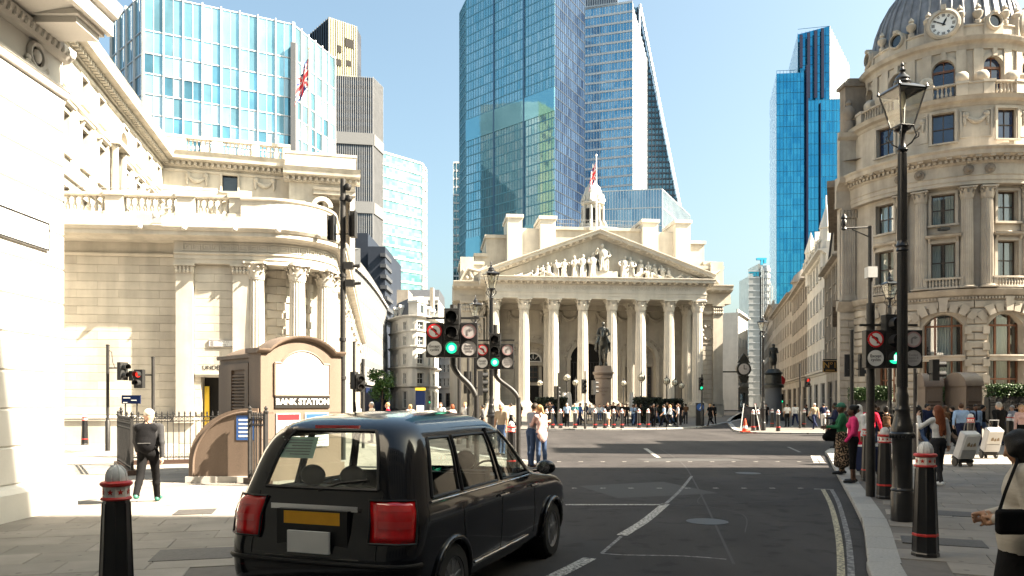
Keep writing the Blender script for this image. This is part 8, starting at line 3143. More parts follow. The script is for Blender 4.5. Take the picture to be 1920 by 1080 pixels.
# the group at the kerb on the right
o, inf, s = person('woman in a bright pink top and black cropped trousers at the kerb', 'woman_pink', fm_(P_STAND, fem=True, lower='cropped', aL=(D(8), .08, D(30), .1), aR=(D(-4), .10, D(10), 0), fingers=True, fat=1.08), *gp(1599, 906), D(78), 'pink', 'black', 'dark', 'black', 'bun', 'black', 1.73, h=.013)
o, inf, s = person('woman in a green top, green cap and patterned skirt at the kerb', 'woman_green', fm_(P_STAND, fem=True, lower='longskirt', aL=(D(20), .1, D(70), .3), aR=(D(22), .12, D(65), .3), fingers=True, fat=1.1), *gp(1578, 890), D(72), 'green', 'pattern', 'dark', 'black', 'cap', 'capgreen', 1.78, h=.014)
t = thing('handbag', 'black handbag hanging from the woman in the green cap', 'handbag', (*gp(1563, 888), .1))
link('bag', soft_mesh('bag', [ell_((0, 0, .98), (.22, .08, .16), 0), cap_((-.18, 0, .92), (.18, 0, .92), .10, .10, 0)], .016, [CL['black']], k=.04), t)
MB().tube([(-.15, 0, 1.05), (-.08, .02, 1.25), (.08, .02, 1.27), (.17, 0, 1.08)], .014, 6).build('strap', CL['black'], t)
o, inf, s = person('person in a white headscarf behind the woman in pink', 'woman_scarf', fm_(P_STAND, fem=True, lower='dress', coat=.08), *gp(1610, 878), D(110), 'white', 'red', 'brown', 'black', 'scarf', 'white', 1.72, h=.018)
o, inf, s = person('person in a red jacket with a backpack behind the signal pole', 'red_jacket', fm_(P_STAND, coat=.12, aR=(D(-10), .35, D(60), .2)), *gp(1630, 866), D(-35), 'red', 'black', 'brown', 'black', 'short', 'black', 1.74, h=.018)
backpack('pale grey backpack worn over the red jacket', o, inf, s, cloth('pack_grey', (.30, .28, .27)), 1.0)
o, inf, s = person('woman with dark tied hair and a dark top left of the tall lamp', 'woman_pack', fm_(P_WALK, fem=True, lower='trousers'), *gp(1661, 856), D(-20), 'black', 'darkgrey', 'light', 'black', 'bun', 'black', 1.72, h=.018)
backpack('small brown leather backpack left of the tall lamp post', o, inf, s, cloth('pack_brown', (.10, .055, .03)), .78)
o, inf, s = person('woman in a white top with very long auburn hair raising a phone', 'woman_white', fm_(P_WALK2, fem=True, lower='leggings', L=(D(-10), D(10)), R=(D(9), D(4)), aL=(D(55), .35, D(100), .35), aR=(D(-8), .14, D(14), 0), fingers=True, turn=.25), *gp(1759, 911), D(8), 'white', 'darkgrey', 'light', 'white', 'long', 'auburn', 1.74, h=.0125)
hx, hv = inf['hands'][0]
t = thing('phone', 'black phone held up by the woman with auburn hair', 'phone')
t.matrix_world = Matrix.Translation(o.location) @ Matrix.Rotation(o.rotation_euler.z, 4, 'Z') @ Matrix.Diagonal((s, s, s, 1)) @ Matrix.Translation(Vector(hx) + Vector((0.01, .03, .05)))
MB().box(-.04, .04, -.005, .005, -.08, .08).build('case', M_HEAD, t)
o, inf, s = person('woman with long dark hair in navy walking right of the tall lamp', 'woman_navy', fm_(P_WALK, fem=True), *gp(1722, 842), D(10), 'navy', 'denim', 'light', 'black', 'long', 'black', 1.74, h=.018)
o, inf, s = person('man in a dark suit with a blue tie walking towards the camera', 'man_suit_far', fm_(P_WALK, coat=.08), *at(1741, 33), D(170), 'navy', 'navy', 'tan', 'black', 'short', 'black', 1.76, h=.02)
o, inf, s = person('man in a pale blue shirt pulling the left wheeled box', 'man_blue', fm_(P_WALK2, aL=(D(-35), .3, D(5), 0), fat=1.12, lean=.08, fingers=True), *gp(1803, 846), D(-14), 'lightblue', 'navy', 'light', 'black', 'short', 'brown', 1.84, h=.016)
o, inf, s = person('man in a blue shirt and dark tie facing the camera behind the bollard', 'man_tie', fm_(P_WALK), *gp(1829, 836), D(168), 'lightblue', 'navy', 'brown', 'black', 'short', 'black', 1.76, h=.018)
tie = link('tie', MB().slab([(-.02, 1.42), (.02, 1.42), (.04, 1.08), (0, 1.02), (-.04, 1.08)], .112, .125).mesh('tie', CL['navy']), o)
o, inf, s = person('balding man in a black suit seen from behind, pulling the right wheeled box', 'man_suit', fm_(P_WALK, coat=.14, aL=(D(-35), .25, D(4), 0), fat=1.08, fingers=True, top_len=.12), *gp(1873, 852), D(8), 'black', 'black', 'light', 'black', 'short', 'grey', 1.86, h=.016)
o, inf, s = person('person in a brown cap walking behind the left brown vent', 'person_browncap', fm_(P_WALK), *at(1772, 29), D(15), 'brown', 'black', 'brown', 'black', 'cap', 'brown', 1.72, h=.02)
o, inf, s = person('person in a pink top at the far right edge beyond the suited man', 'person_pinkfar', fm_(P_STAND, fem=True), *at(1916, 27), D(150), 'palepink', 'black', 'light', 'black', 'bob', 'blond', 1.7, h=.02)
# nearest woman, cut by the right edge
o, inf, s = person('nearest woman in a quilted cream jacket and black skirt at the right edge', 'woman_near', fm_(P_WALK, fem=True, lower='skirt', coat=.34, top_len=.05, aL=(D(-6), .22, D(78), .95), aR=(D(6), .14, D(70), .8), fingers=True, turn=.25, L=(D(12), D(4)), R=(D(-9), D(12)), nod=.35), 3.545, 5.33, D(58), 'quilt', 'black', 'tan', 'black', 'veil', 'black', 1.62, h=.010)
t = thing('shoulder_bag', 'dark shoulder bag at the hip of the nearest woman', 'handbag', (3.315, 5.10, 0))
bg_ = MB().box(-.10, .10, -.035, .035, 1.02, 1.19).build('bag', CL['black'], t)
bv = bg_.modifiers.new('bevel', 'BEVEL')
bv.width, bv.segments = .03, 3
MB().tube([(-.085, 0, 1.16), (-.02, .03, 1.30), (.12, .12, 1.50), (.2, .24, 1.53)], .011, 6).build('strap', CL['black'], t, smooth=60)
def trolley(label, x, y, rz, hgt=1.0):
 t = thing('trolley_box', label, 'trolley', (x, y, .1), rz, 'pale wheeled boxes being pulled')
 tilt = Matrix.Rotation(radians(24), 4, 'X')
 Mt = T(0, 0, .12) @ tilt
 MB().box(-.24, .24, -.14, .14, .14, .92, Mt).build('box', M_LGREY, t).modifiers.new('bevel', 'BEVEL').width = .03
 f = MB().box(-.21, .21, -.155, -.141, .46, .88, Mt).build('panel', M_SIGNW, t)
 b = MB()
 for a0, a1, c0, c1, in ((-.12, -.03, .56, .66), (-.02, .05, .55, .63), (.06, .14, .56, .65)):
  b.slab([(a0, c0), (a1, c0 + .01), (a1 - .02, c1), ((a0 + a1) / 2, c1 + .03), (a0, c1 - .02)], -.162, -.156, Mt)
 b.build('print', CL['beige'], f)
 MB().box(-.21, .21, -.155, -.141, .18, .43, Mt).build('lower_panel', M_STEEL, t)
 MB().box(-.22, .22, -.16, .16, .05, .13, Mt).tube([(-.18, -.1, .1), (-.2, -.1, 0)], .02, 5, Mt).build('base', M_HEAD, t)
 for q in (-1, 1):
  w = MB().lathe([(.11, -.025), (.12, -.015), (.12, .015), (.11, .025), (0, .025)], 16, M=T(q * .22, -.02, .12) @ Matrix.Rotation(pi / 2, 4, 'Y'))
  w.build('wheel', M_HEAD, t, smooth=40)
  MB().lathe([(.06, -.02), (.06, .02)], 10, M=T(q * .16, -.16, .06) @ Matrix.Rotation(pi / 2, 4, 'Y')).build('castor', M_HEAD, t, smooth=40)
 MB().tube([(-.14, .1, .9), (-.14, .14, 1.15), (.14, .14, 1.15), (.14, .1, .9)], .014, 6, Mt).build('handle', M_GREY, t)
 return t
trolley('left pale wheeled box with a printed lid, pulled by the man in blue', *gp(1803, 874), D(6))
trolley('right pale wheeled box with a printed lid, pulled by the suited man', *gp(1853, 859), D(-4))
t = thing('suitcase', 'dark blue suitcase with a pale top between the signal pole and the woman in pink', 'suitcase', (*gp(1629, 893), .1), D(20))
b = MB().box(-.28, .28, -.18, .18, .12, .72).build('case', CL['navy'], t)
b.modifiers.new('bevel', 'BEVEL').width = .05
MB().box(-.25, .25, -.15, .15, .725, .76).build('folded_cloth', M_SIGNW, t)
for q in (-1, 1):
 MB().lathe([(.12, -.02), (.12, .02)], 12, M=T(q * .25, -.1, .12) @ Matrix.Rotation(pi / 2, 4, 'Y')).build('wheel', M_HEAD, t)
# ---- the farther crowd: shared bodies, own clothes
KINDS = dict(walk=P_WALK, walk2=P_WALK2, stand=fm_(P_STAND, sleeve='short'), cross=P_CROSS, phone=fm_(P_PHONE, sleeve='short'), point=P_POINT,
             fwalk=fm_(P_WALK, fem=True, sleeve='short'), fstand=fm_(P_STAND, fem=True, lower='skirt', sleeve='short'), fphone=fm_(P_PHONE, fem=True), sit=P_SIT, short=fm_(P_WALK2, sleeve='short'))
# label, body, px, depth, heading (deg), top, bottom, skin, hair, hair colour
crowd = [
 ('man in a pale blue t-shirt facing the road right of the couple', 'stand', 1063, 55, 175, 'lightblue', 'black', 'light', 'short', 'grey'),
 ('grey-haired man in teal beyond the man in the pale t-shirt', 'stand', 1078, 58, 160, 'teal', 'navy', 'light', 'short', 'grey'),
 ('person in deep blue beside the man in teal', 'walk', 1088, 59, 100, 'blue', 'navy', 'tan', 'short', 'dark'),
 ('person with an orange bag strap by the double-headed signal', 'cross', 1099, 60, 120, 'navy', 'black', 'light', 'short', 'brown'),
 ('woman in a black top and pale skirt left of the pedestal row', 'fstand', 1139, 56, 180, 'black', 'cream', 'light', 'long', 'brown'),
 ('person in dark clothes just right of the woman in the pale skirt', 'phone', 1150, 60, 150, 'black', 'black', 'tan', 'short', 'black'),
 ('tall person in black among the bollards right of the horse statue', 'stand', 1167, 57, 140, 'black', 'black', 'light', 'short', 'dark'),
 ('second person in black, further right by the thin post', 'cross', 1175, 58, 190, 'black', 'darkgrey', 'brown', 'short', 'black'),
 ('person in a pale blue shirt with a backpack near the folded parasol', 'walk', 1187, 58, -20, 'lightblue', 'denim', 'light', 'short', 'brown'),
 ('person all in black standing apart right of the bollard row', 'stand', 1225, 54.5, 170, 'black', 'black', 'dark', 'short', 'black'),
 ('person in a white-blue t-shirt striding right of the man in black', 'short', 1245, 54.5, 95, 'lightblue', 'black', 'tan', 'short', 'dark'),
 ('person in a white shirt walking between two others at the right', 'walk', 1256, 55, 90, 'white', 'black', 'light', 'tail', 'blond'),
 ('person in a grey jacket walking right with papers', 'phone', 1271, 54.5, 80, 'heather', 'darkgrey', 'light', 'short', 'brown'),
 ('woman in black walking by the green far signal', 'fwalk', 1331, 58, 120, 'black', 'black', 'light', 'bob', 'blond'),
 ('second dark figure beside the woman by the green far signal', 'walk2', 1338, 63, -30, 'black', 'black', 'tan', 'short', 'black'),
 ('left one of the white-shirted pair on the far right corner', 'stand', 1476, 55, 10, 'white', 'black', 'tan', 'short', 'black'),
 ('right one of the white-shirted pair on the far right corner', 'walk', 1491, 55.5, 0, 'white', 'navy', 'brown', 'short', 'black'),
 ('man in a beige shirt and pale cap walking away on the far right corner', 'short', 1527, 51, 5, 'beige', 'navy', 'light', 'cap', 'cream'),
 ('person in a dark top and white trousers raising an arm', 'point', 1544, 52, -10, 'navy', 'white', 'tan', 'short', 'black'),
 ('person in dark clothes passing behind the beige shirt', 'walk2', 1512, 60, 95, 'darkgrey', 'black', 'brown', 'short', 'black'),
 ('dark figure waiting by the coated statue', 'stand', 1436, 62, 160, 'black', 'black', 'light', 'short', 'dark'),
 ('cyclist-like figure in black beyond the far kerb', 'walk', 1402, 75, 20, 'black', 'black', 'light', 'short', 'dark'),
 ('person in a red cap at the lamp post on the far corner', 'stand', 1416, 57, 170, 'grey', 'black', 'tan', 'cap', 'red'),
 ('person with grey hair seen over the taxi roof by the second signal', 'stand', 940, 26, 150, 'beige', 'denim', 'tan', 'short', 'grey'),
 ('bald-headed person seen over the taxi roof, far left', 'stand', 697, 34, 120, 'cream', 'black', 'light', 'short', 'grey'),
 ('red-scarfed person seen over the taxi roof', 'stand', 727, 34, 100, 'red', 'black', 'light', 'short', 'blond'),
 ('fair person seen over the taxi roof near the yellow totem', 'walk', 769, 38, 40, 'palepink', 'navy', 'light', 'tail', 'blond'),
 ('person in white seen over the taxi roof left of the S-bent pole', 'stand', 826, 38, 170, 'white', 'denim', 'light', 'short', 'brown'),
 ('ginger-haired person at the foot of the nearest S-bent signal', 'walk2', 848, 36, 60, 'palepink', 'black', 'light', 'bob', 'auburn'),
 ('person in pale clothes right of the nearest S-bent signal', 'stand', 872, 40, 150, 'white', 'navy', 'light', 'short', 'blond'),
 ('dark-haired person between the two S-bent signals', 'walk', 905, 45, 80, 'grey', 'black', 'tan', 'short', 'black'),
 ('person in white left of the first far bollard', 'walk2', 958, 50, 70, 'white', 'black', 'light', 'short', 'dark'),
 ('person in black left of the first far bollard', 'stand', 975, 56, 140, 'black', 'black', 'light', 'long', 'black'),
 ('person in navy behind the green cap', 'cross', 1566, 30, 80, 'navy', 'black', 'dark', 'short', 'black'),
 ('person in a grey hood behind the pink top', 'stand', 1584, 34, 100, 'darkgrey', 'black', 'brown', 'cap', 'darkgrey'),
 ('person in black under the dark hedge left of the tall lamp', 'walk', 1640, 33, 70, 'black', 'navy', 'tan', 'short', 'dark'),
 ('woman in a dark coat between the tall lamp and the signal pole', 'fwalk', 1683, 31, 150, 'black', 'black', 'light', 'long', 'dark'),
 ('far figure in white by the railing left of the vents', 'stand', 1692, 36, 120, 'white', 'black', 'light', 'short', 'brown'),
 ('person in black between the brown vents', 'walk2', 1786, 33, 30, 'black', 'black', 'light', 'short', 'dark'),
 ('person in grey by the railing right of the vents', 'stand', 1898, 33.5, 90, 'heather', 'black', 'light', 'short', 'grey'),
]
for i, (lb, kd, px, Y, hd, tp_, bt, sk, hr, hc) in enumerate(crowd):
 x, y = at(px, Y)
 person(lb, 'k_' + kd, KINDS[kd], x, y, D(hd), tp_, bt, sk, random.choice(('black', 'black', 'white', 'brown')), hr, hc, random.uniform(1.66, 1.80), h=.024, group='passers-by across the junction')
rnd = random.Random(77)
for i in range(20):                     # the packed, dark-clothed knot of people before the columns
 px = rnd.uniform(1000, 1290)
 x, y = at(px, rnd.uniform(58, 63.5))
 person('dark-clothed passer-by in the packed crowd before the columned building', 'k_' + rnd.choice(('walk', 'walk2', 'cross', 'stand', 'fwalk', 'phone')), KINDS['walk'], x, y, rnd.uniform(-3, 3),
           rnd.choice(('black', 'navy', 'darkgrey', 'grey', 'black', 'brown')), rnd.choice(('black', 'navy', 'denim', 'darkgrey')), rnd.choice(('light', 'tan', 'brown')), 'black', rnd.choice(('short', 'short', 'long', 'bob')),
           rnd.choice(('dark', 'black', 'brown')), rnd.uniform(1.6, 1.82), h=.024, group='packed crowd before the columned building')
for i in range(11):
 px = rnd.uniform(1640, 1915)
 x, y = at(px, rnd.uniform(30, 36))
 person('dark-clothed passer-by beyond the wheeled boxes at the right', 'k_' + rnd.choice(('walk', 'walk2', 'cross', 'fwalk', 'phone')), KINDS['walk'], x, y, rnd.uniform(-3, 3),
           rnd.choice(('black', 'navy', 'darkgrey', 'black')), rnd.choice(('black', 'navy', 'denim')), rnd.choice(('light', 'tan', 'brown')), 'black', rnd.choice(('short', 'short', 'long', 'bob')),
           rnd.choice(('dark', 'black', 'brown')), rnd.uniform(1.6, 1.82), h=.024, group='passers-by beyond the wheeled boxes')
# people sitting round the foot of the statue
for i, (px, tp_, bt, hr, hc, w) in enumerate(((1106, 'heather', 'darkgrey', 'short', 'dark', 'grey'), (1116, 'white', 'darkgrey', 'short', 'brown', 'white, left of the other two'),
                                              (1124, 'white', 'denim', 'long', 'brown', 'white, between the other two'), (1132, 'lightblue', 'black', 'short', 'black', 'pale blue'),
                                              (1146, 'brown', 'black', 'short', 'dark', 'brown'), (1158, 'black', 'black', 'long', 'dark', 'black'))):
 x, y = at(px, 64)
 o, inf, s = person('person in ' + w + ' sitting on the step round the horse statue', 'k_sit', KINDS['sit'], x, y, D(175), tp_, bt, 'light', 'black', hr, hc, 1.75, z=-.02, h=.024, group='people sitting below the horse statue')
# statues
Ys = 68.5
x, y = at(1131, Ys)
t = thing('horse_statue', 'dark bronze statue of a rider on a standing horse before the columns', 'statue', (x, y, zz(686, Ys)), D(-6))
H = 0
S = 1.42
pr = []
# horse faces -y: trunk, chest, neck, head, legs, tail
pr += [ell_((0, .1, 1.32), (.30, .62, .34), 0), ell_((0, -.42, 1.36), (.27, .30, .34), 0), ell_((0, .62, 1.36), (.30, .32, .33), 0),
       cap_((0, -.5, 1.5), (0, -.85, 2.0), .22, .15, 0), cap_((0, -.80, 2.02), (0, -1.02, 2.12), .14, .12, 0), cap_((0, -.98, 2.08), (-.06, -1.28, 1.78), .115, .075, 0),
       cap_((-.06, -1.26, 1.80), (-.065, -1.33, 1.70), .08, .07, 0), cap_((-.06, -.92, 2.2), (-.075, -.94, 2.32), .035, .012, 0), cap_((.06, -.92, 2.2), (.075, -.94, 2.32), .035, .012, 0),
       cap_((0, -.55, 1.75), (0, -.88, 2.16), .09, .06, 0)]
for sx, ly, bend in ((-.17, -.5, 0), (.17, -.46, .12), (-.19, .64, 0), (.19, .70, 0)):
 if ly < 0:
  kx = (sx, ly - .04 - bend, .70)
  pr += [cap_((sx, ly, 1.25), kx, .13, .075, 0), cap_(kx, (sx, ly + bend * .4, .22), .065, .05, 0), cap_((sx, ly + bend * .4, .22), (sx, ly - .06, .06), .05, .075, 0), cap_((sx, ly - .06, .07), (sx, ly - .08, .03), .085, .09, 0)]
 else:
  pr += [cap_((sx, ly, 1.3), (sx, ly - .14, .92), .20, .11, 0), cap_((sx, ly - .14, .92), (sx, ly + .12, .62), .10, .07, 0), cap_((sx, ly + .12, .62), (sx, ly + .08, .18), .06, .05, 0), cap_((sx, ly + .08, .18), (sx, ly, .05), .055, .09, 0)]
pr += [cap_((0, .92, 1.5), (0, 1.08, 1.25), .07, .10, 0), cap_((0, 1.08, 1.25), (0, 1.1, .5), .11, .05, 0)]
hm_ = soft_mesh('horse', pr, .035, [M_BRONZE], k=.08)
o = link('horse', hm_, t, (0, 0, 0))
o.scale = (S, S, S)
pr = [ell_((0, .05, 1.85), (.19, .15, .22), 0), ell_((0, .02, 2.15), (.23, .16, .28), 0), cap_((-.2, .02, 2.32), (.2, .02, 2.32), .09, .09, 0), cap_((0, .0, 2.4), (0, -.01, 2.52), .07, .065, 0),
      ell_((0, -.02, 2.62), (.09, .11, .13), 0), cap_((0, -.12, 2.63), (0, -.145, 2.59), .015, .02, 0), ell_((0, .01, 2.68), (.095, .105, .09), 0),
      cap_((-.26, .02, 2.30), (-.36, -.02, 1.98), .075, .06, 0), cap_((-.36, -.02, 1.98), (-.16, -.28, 1.86), .055, .045, 0), cap_((-.16, -.28, 1.86), (-.10, -.34, 1.85), .045, .035, 0),
      cap_((.26, .02, 2.30), (.37, 0, 1.98), .075, .06, 0), cap_((.37, 0, 1.98), (.20, -.26, 1.82), .055, .045, 0),
      cap_((-.16, .05, 1.78), (-.36, -.16, 1.42), .13, .09, 0), cap_((-.36, -.16, 1.42), (-.40, -.02, .98), .085, .06, 0), cap_((-.40, -.02, .96), (-.40, -.2, .90), .05, .04, 0),
      cap_((.16, .05, 1.78), (.36, -.16, 1.42), .13, .09, 0), cap_((.36, -.16, 1.42), (.40, -.02, .98), .085, .06, 0), cap_((.40, -.02, .96), (.40, -.2, .90), .05, .04, 0),
      cap_((0, .18, 2.3), (-.05, .34, 1.5), .20, .26, 0), cap_((-.2, .16, 2.2), (-.40, .22, 1.1), .12, .16, 0)]
o = link('rider', soft_mesh('rider', pr, .03, [M_BRONZE], k=.05), t)
o.scale = (S, S, S)
MB().tube([(-.1 * S, -.36 * S, 1.86 * S), (-.1 * S, -.8 * S, 1.8 * S), (-.07 * S, -1.28 * S, 1.76 * S)], .03, 5).tube([(.1 * S, -.3 * S, 1.84 * S), (.1 * S, -.8 * S, 1.8 * S), (-.03 * S, -1.28 * S, 1.76 * S)], .03, 5).build('rein', M_BRONZE, t)
t = thing('statue_pedestal', 'tall rounded pink-grey granite pedestal below the horse statue', 'pedestal', (x, y, 0), D(-6))
zt = zz(686, Ys)
def ovals(pr):
 b = MB()
 b.lathe(pr, 28)
 b.v = [(p[0], p[1] * 1.7 + .3, p[2]) for p in b.v]
 return b
ovals([(1.0, 0.1), (1.0, 1.2), (.82, 1.3), (.80, 1.5), (.70, 1.6), (.70, zt - 1.15)]).build('shaft', S_PINK, t, smooth=35)
ovals([(.70, zt - 1.15), (.78, zt - 1.1), (.80, zt - .85), (.92, zt - .7), (.93, zt - .55), (.78, zt - .5), (.74, zt - .02), (0, zt - .001)]).build('cornice', S_PINK, t, smooth=35)
ovals([(2.6, .1), (2.6, .40), (2.5, .42), (0, .43)]).build('step', S_RE, t, smooth=35)
for i, l in enumerate(('WELLINGTON', 'ERECTED', '1844')):
 text(l, .17, S_GRANITED, t, TM(0, -.905, zt - 2.0 - .3 * i), ext=.008)
Yg = 76
x, y = at(1450, Yg)
t = thing('coated_statue', 'dark statue of a coated man in a hat by the right-hand street', 'statue', (x, y, zz(692, Yg)), D(175))
pr, inf = body(fm_(P_STAND, coat=.16, top_len=.30, aL=(D(10), .12, D(70), .6), aR=(D(5), .12, D(20), 0), fat=1.1, lean=.03))
pr = [q[:5] + (0,) for q in pr] + [q[:5] + (0,) for q in hair_prims('cap', inf['hp'])] + [ell_(inf['hp'](0, .0, .07), (.14, .16, .018), 0)]
o = link('figure', soft_mesh('figure', pr, .026, [M_BRONZE], k=.04), t)
s = (zz(644, Yg) - zz(692, Yg)) / 1.78
o.scale = (s * 1.15, s * 1.15, s)
t = thing('statue_plinth', 'round grey and black plinth under the coated statue', 'pedestal', (x, y, 0))
z0, z1 = zz(727, Yg), zz(692, Yg)
MB().lathe([(1.05, .1), (1.05, .8), (.82, .95), (.78, z0)], 20).build('drum', S_OFFICE, t, smooth=35)
MB().lathe([(1.0, z0), (1.0, z0 + .3), (.8, z0 + .4), (.75, z1 - .6), (.9, z1 - .4), (.6, z1 - .1), (.5, z1), (0, z1 + .001)], 20).build('cap', M_BRONZE, t, smooth=35)
# the black cab
TX = thing('taxi', 'glossy black cab driving away in the foreground with red tail lamps and yellow plate', 'taxi', (-1.64, 6.22, 0), radians(70))
TX.scale = (.985, .985, .975)
PAINT = mat('black_cab_paint', (0.004, 0.0045, 0.007), 0.16, var=.2, scale=3, coat=.55, spec=.25)
TGLASS = glassmat('cab_glass', (0.72, 0.78, 0.75), 0.10)
CHROME = mat('chrome', (0.75, 0.75, 0.76), 0.12, metal=1.0, var=.04, scale=5)
TRIM = mat('cab_black_trim', (0.010, 0.010, 0.010), 0.5, var=.2, scale=10)
SEAT = mat('cab_seat', (0.03, 0.03, 0.034), 0.7, var=.2, scale=10)
LAMP = mat('tail_lamp_red', (0.55, 0.006, 0.008), 0.12, var=.25, scale=9, coat=1.0)
LAMPL = mat('tail_lamp_light', (0.55, 0.03, 0.03), 0.12, var=.15, scale=9, coat=1.0)
PLATE = mat('yellow_number_plate', (0.72, 0.36, 0.02), 0.4, var=.06, scale=9)
TYRE = mat('tyre', (0.014, 0.014, 0.014), 0.85, var=.2, scale=30)
RIM = mat('alloy_rim', (0.25, 0.25, 0.26), 0.3, metal=.8, var=.1, scale=6)
def lerp(tab, z):
 for (a, va), (b, vb) in zip(tab, tab[1:]):
  if z <= b:
   t = max(0, (z - a) / (b - a))
   t = t * t * (3 - 2 * t) if False else t
   return va + (vb - va) * t
 return tab[-1][1]
TR = smooth_line([(.28, .10), (.36, .03), (.50, .0), (.72, .01), (.86, .05), (1.02, .07), (1.14, .11), (1.30, .17), (1.50, .25), (1.66, .34), (1.75, .45), (1.81, .64), (1.845, .95), (1.862, 1.3)], 3)
TF = smooth_line([(.28, 4.72), (.36, 4.80), (.60, 4.84), (.80, 4.80), (.92, 4.66), (1.00, 4.40), (1.06, 3.95), (1.11, 3.58), (1.20, 3.44), (1.40, 3.20), (1.60, 2.92), (1.72, 2.70), (1.79, 2.45), (1.84, 2.1), (1.862, 1.8)], 3)
TW = smooth_line([(.28, .84), (.36, .885), (.60, .915), (.90, .922), (1.05, .910), (1.12, .885), (1.30, .840), (1.50, .790), (1.64, .735), (1.72, .670), (1.78, .580), (1.82, .46), (1.848, .30), (1.862, .12)], 3)
XRB, XFB = .09, 3.60
NR, NC, NS, NF = 18, 8, 64, 14
def outline(z):
 xr, xf, w = lerp(TR, z), lerp(TF, z), lerp(TW, z)
 rr = min(.24, w * .6)
 rf = min(.42, w * .6)
 pts = []
 bow = .05
 def rear_x(y):
  return xr + bow * (y / w) ** 2
 for i in range(NR // 2):
  y = -(w - rr) * i / (NR / 2)
  pts.append((rear_x(y), y))
 for i in range(NC + 1):
  a = pi / 2 * i / NC
  pts.append((rear_x(w - rr) + rr - rr * cos(a), -(w - rr) - rr * sin(a)))
 x0, x1 = xr + bow + rr, xf - rf - .04
 for i in range(1, NS):
  t = i / NS
  xb = (XRB + .29) + (XFB - .46 - XRB - .29) * t
  x = xb + (x0 - XRB - .29) * (1 - t) ** 5 + (x1 - (XFB - .46)) * t ** 4
  pts.append((x, -w * (1 - .035 * t ** 6)))
 w2 = w * .965
 for i in range(NC + 1):
  a = pi / 2 * i / NC
  pts.append((x1 + rf * sin(a), -(w2 - rf) - rf * cos(a)))
 for i in range(1, NF // 2 + 1):
  y = -(w2 - rf) * (1 - i / (NF / 2))
  pts.append((x1 + rf + .04 * (1 - (y / max(w2 - rf, .01)) ** 2), y))
 left = [(x, -y) for x, y in pts[1:-1]][::-1]
 return pts + left
ZL = [.28, .32, .36, .42, .5, .58, .66, .72, .80, .86, .92, .98, 1.02, 1.06, 1.10, 1.14, 1.18, 1.22, 1.28, 1.34, 1.40, 1.46, 1.52, 1.58, 1.63, 1.66, 1.70, 1.73, 1.76, 1.79, 1.81, 1.83, 1.845, 1.855, 1.862]
RG = [outline(z) for z in ZL]
K = len(RG[0])
half = NR // 2 + NC + 1 + NS - 1 + NC + 1 + NF // 2
S_0 = NR // 2 + NC            # index where the straight right side begins
def jx(j):
 return j % K
def zi(z):
 return min(range(len(ZL)), key=lambda i: abs(ZL[i] - z))
def side_idx(x, z=1.14):
 r = RG[zi(z)]
 return min(range(S_0, S_0 + NS), key=lambda j: abs(r[j][0] - x))
W1 = [(side_idx(.50), side_idx(1.02)), (side_idx(1.10), side_idx(2.02)), (side_idx(2.12), side_idx(3.12))]
zs0, zs1 = zi(1.14), zi(1.63)
rz0, rz1 = zi(1.22), zi(1.70)
fz0, fz1 = zi(1.14), zi(1.66)
jr = 8                          # rear window half width in steps
cut = {}
for i in range(len(ZL) - 1):
 for j in range(K):
  side = 'R' if j < half else 'L'
  jj = j if j < half else K - 1 - j
  key = None
  for n_, (a, b) in enumerate(W1):
   if a <= jj < b and zs0 <= i < zs1:
    key = ('side_window', side, n_)
  if jj < jr and rz0 <= i < rz1:
   key = ('rear_window', '', 0)
  if jj >= S_0 + NS + 2 and fz0 <= i < fz1:
   key = ('windscreen', '', 0)
  p = [RG[i][jx(j)], RG[i][jx(j + 1)]]
  cx, cz = (p[0][0] + p[1][0]) / 2, (ZL[i] + ZL[i + 1]) / 2
  if abs(p[0][1]) > .75:
   for wx in (.86, 3.86):
    if hypot(cx - wx, cz - .345) < .385:
     key = ('hole', '', 0)
  cut.setdefault(key or ('body', '', 0), []).append((i, j))
def patch_mesh(cells, off=0.0):
 mb = MB()
 ids = {}
 def vert(i, j):
  j = jx(j)
  if (i, j) not in ids:
   x, y = RG[i][j]
   if off:
    a, b = RG[i][jx(j - 1)], RG[i][jx(j + 1)]
    d = Vector((b[0] - a[0], b[1] - a[1])).normalized()
    x, y = x - d.y * -off * -1, y + d.x * off * -1
    x, y = RG[i][j][0] + d.y * off * 1, RG[i][j][1] - d.x * off * 1
   ids[(i, j)] = len(mb.v)
   mb.v.append((x, y, ZL[i]))
  return ids[(i, j)]
 for i, j in cells:
  mb.f.append((vert(i, j), vert(i + 1, j), vert(i + 1, j + 1), vert(i, j + 1))[::-1])
  mb.m.append(0)
 return mb
bd = patch_mesh(cut[('body', '', 0)])
top = len(ZL) - 1
o = len(bd.v)
bd.v += [(x, y, ZL[top]) for x, y in RG[top]]
bd.f.append(tuple(range(o, o + K)))
bd.m.append(0)
bd.v += [(x, y, ZL[0]) for x, y in RG[0]]
bd.f.append(tuple(range(o + 2 * K - 1, o + K - 1, -1)))
bd.m.append(0)
bd.build('body', PAINT, TX, smooth=50)
for k, cells in cut.items():
 if k[0] in ('side_window', 'rear_window', 'windscreen'):
  patch_mesh(cells).build(k[0], TGLASS, TX, smooth=60)
def shell_line(name, js, z0, z1, m, r, off=0.004, closed=False):
 pts = []
 for k, j in enumerate(js):
  t = k / max(1, len(js) - 1)
  z = z0 + (z1 - z0) * t
  i = zi(z)
  x, y = RG[i][jx(j)]
  a, b = RG[i][jx(j - 1)], RG[i][jx(j + 1)]
  d = Vector((b[0] - a[0], b[1] - a[1])).normalized()
  pts.append((x + d.y * off, y - d.x * off, z))
 return pts
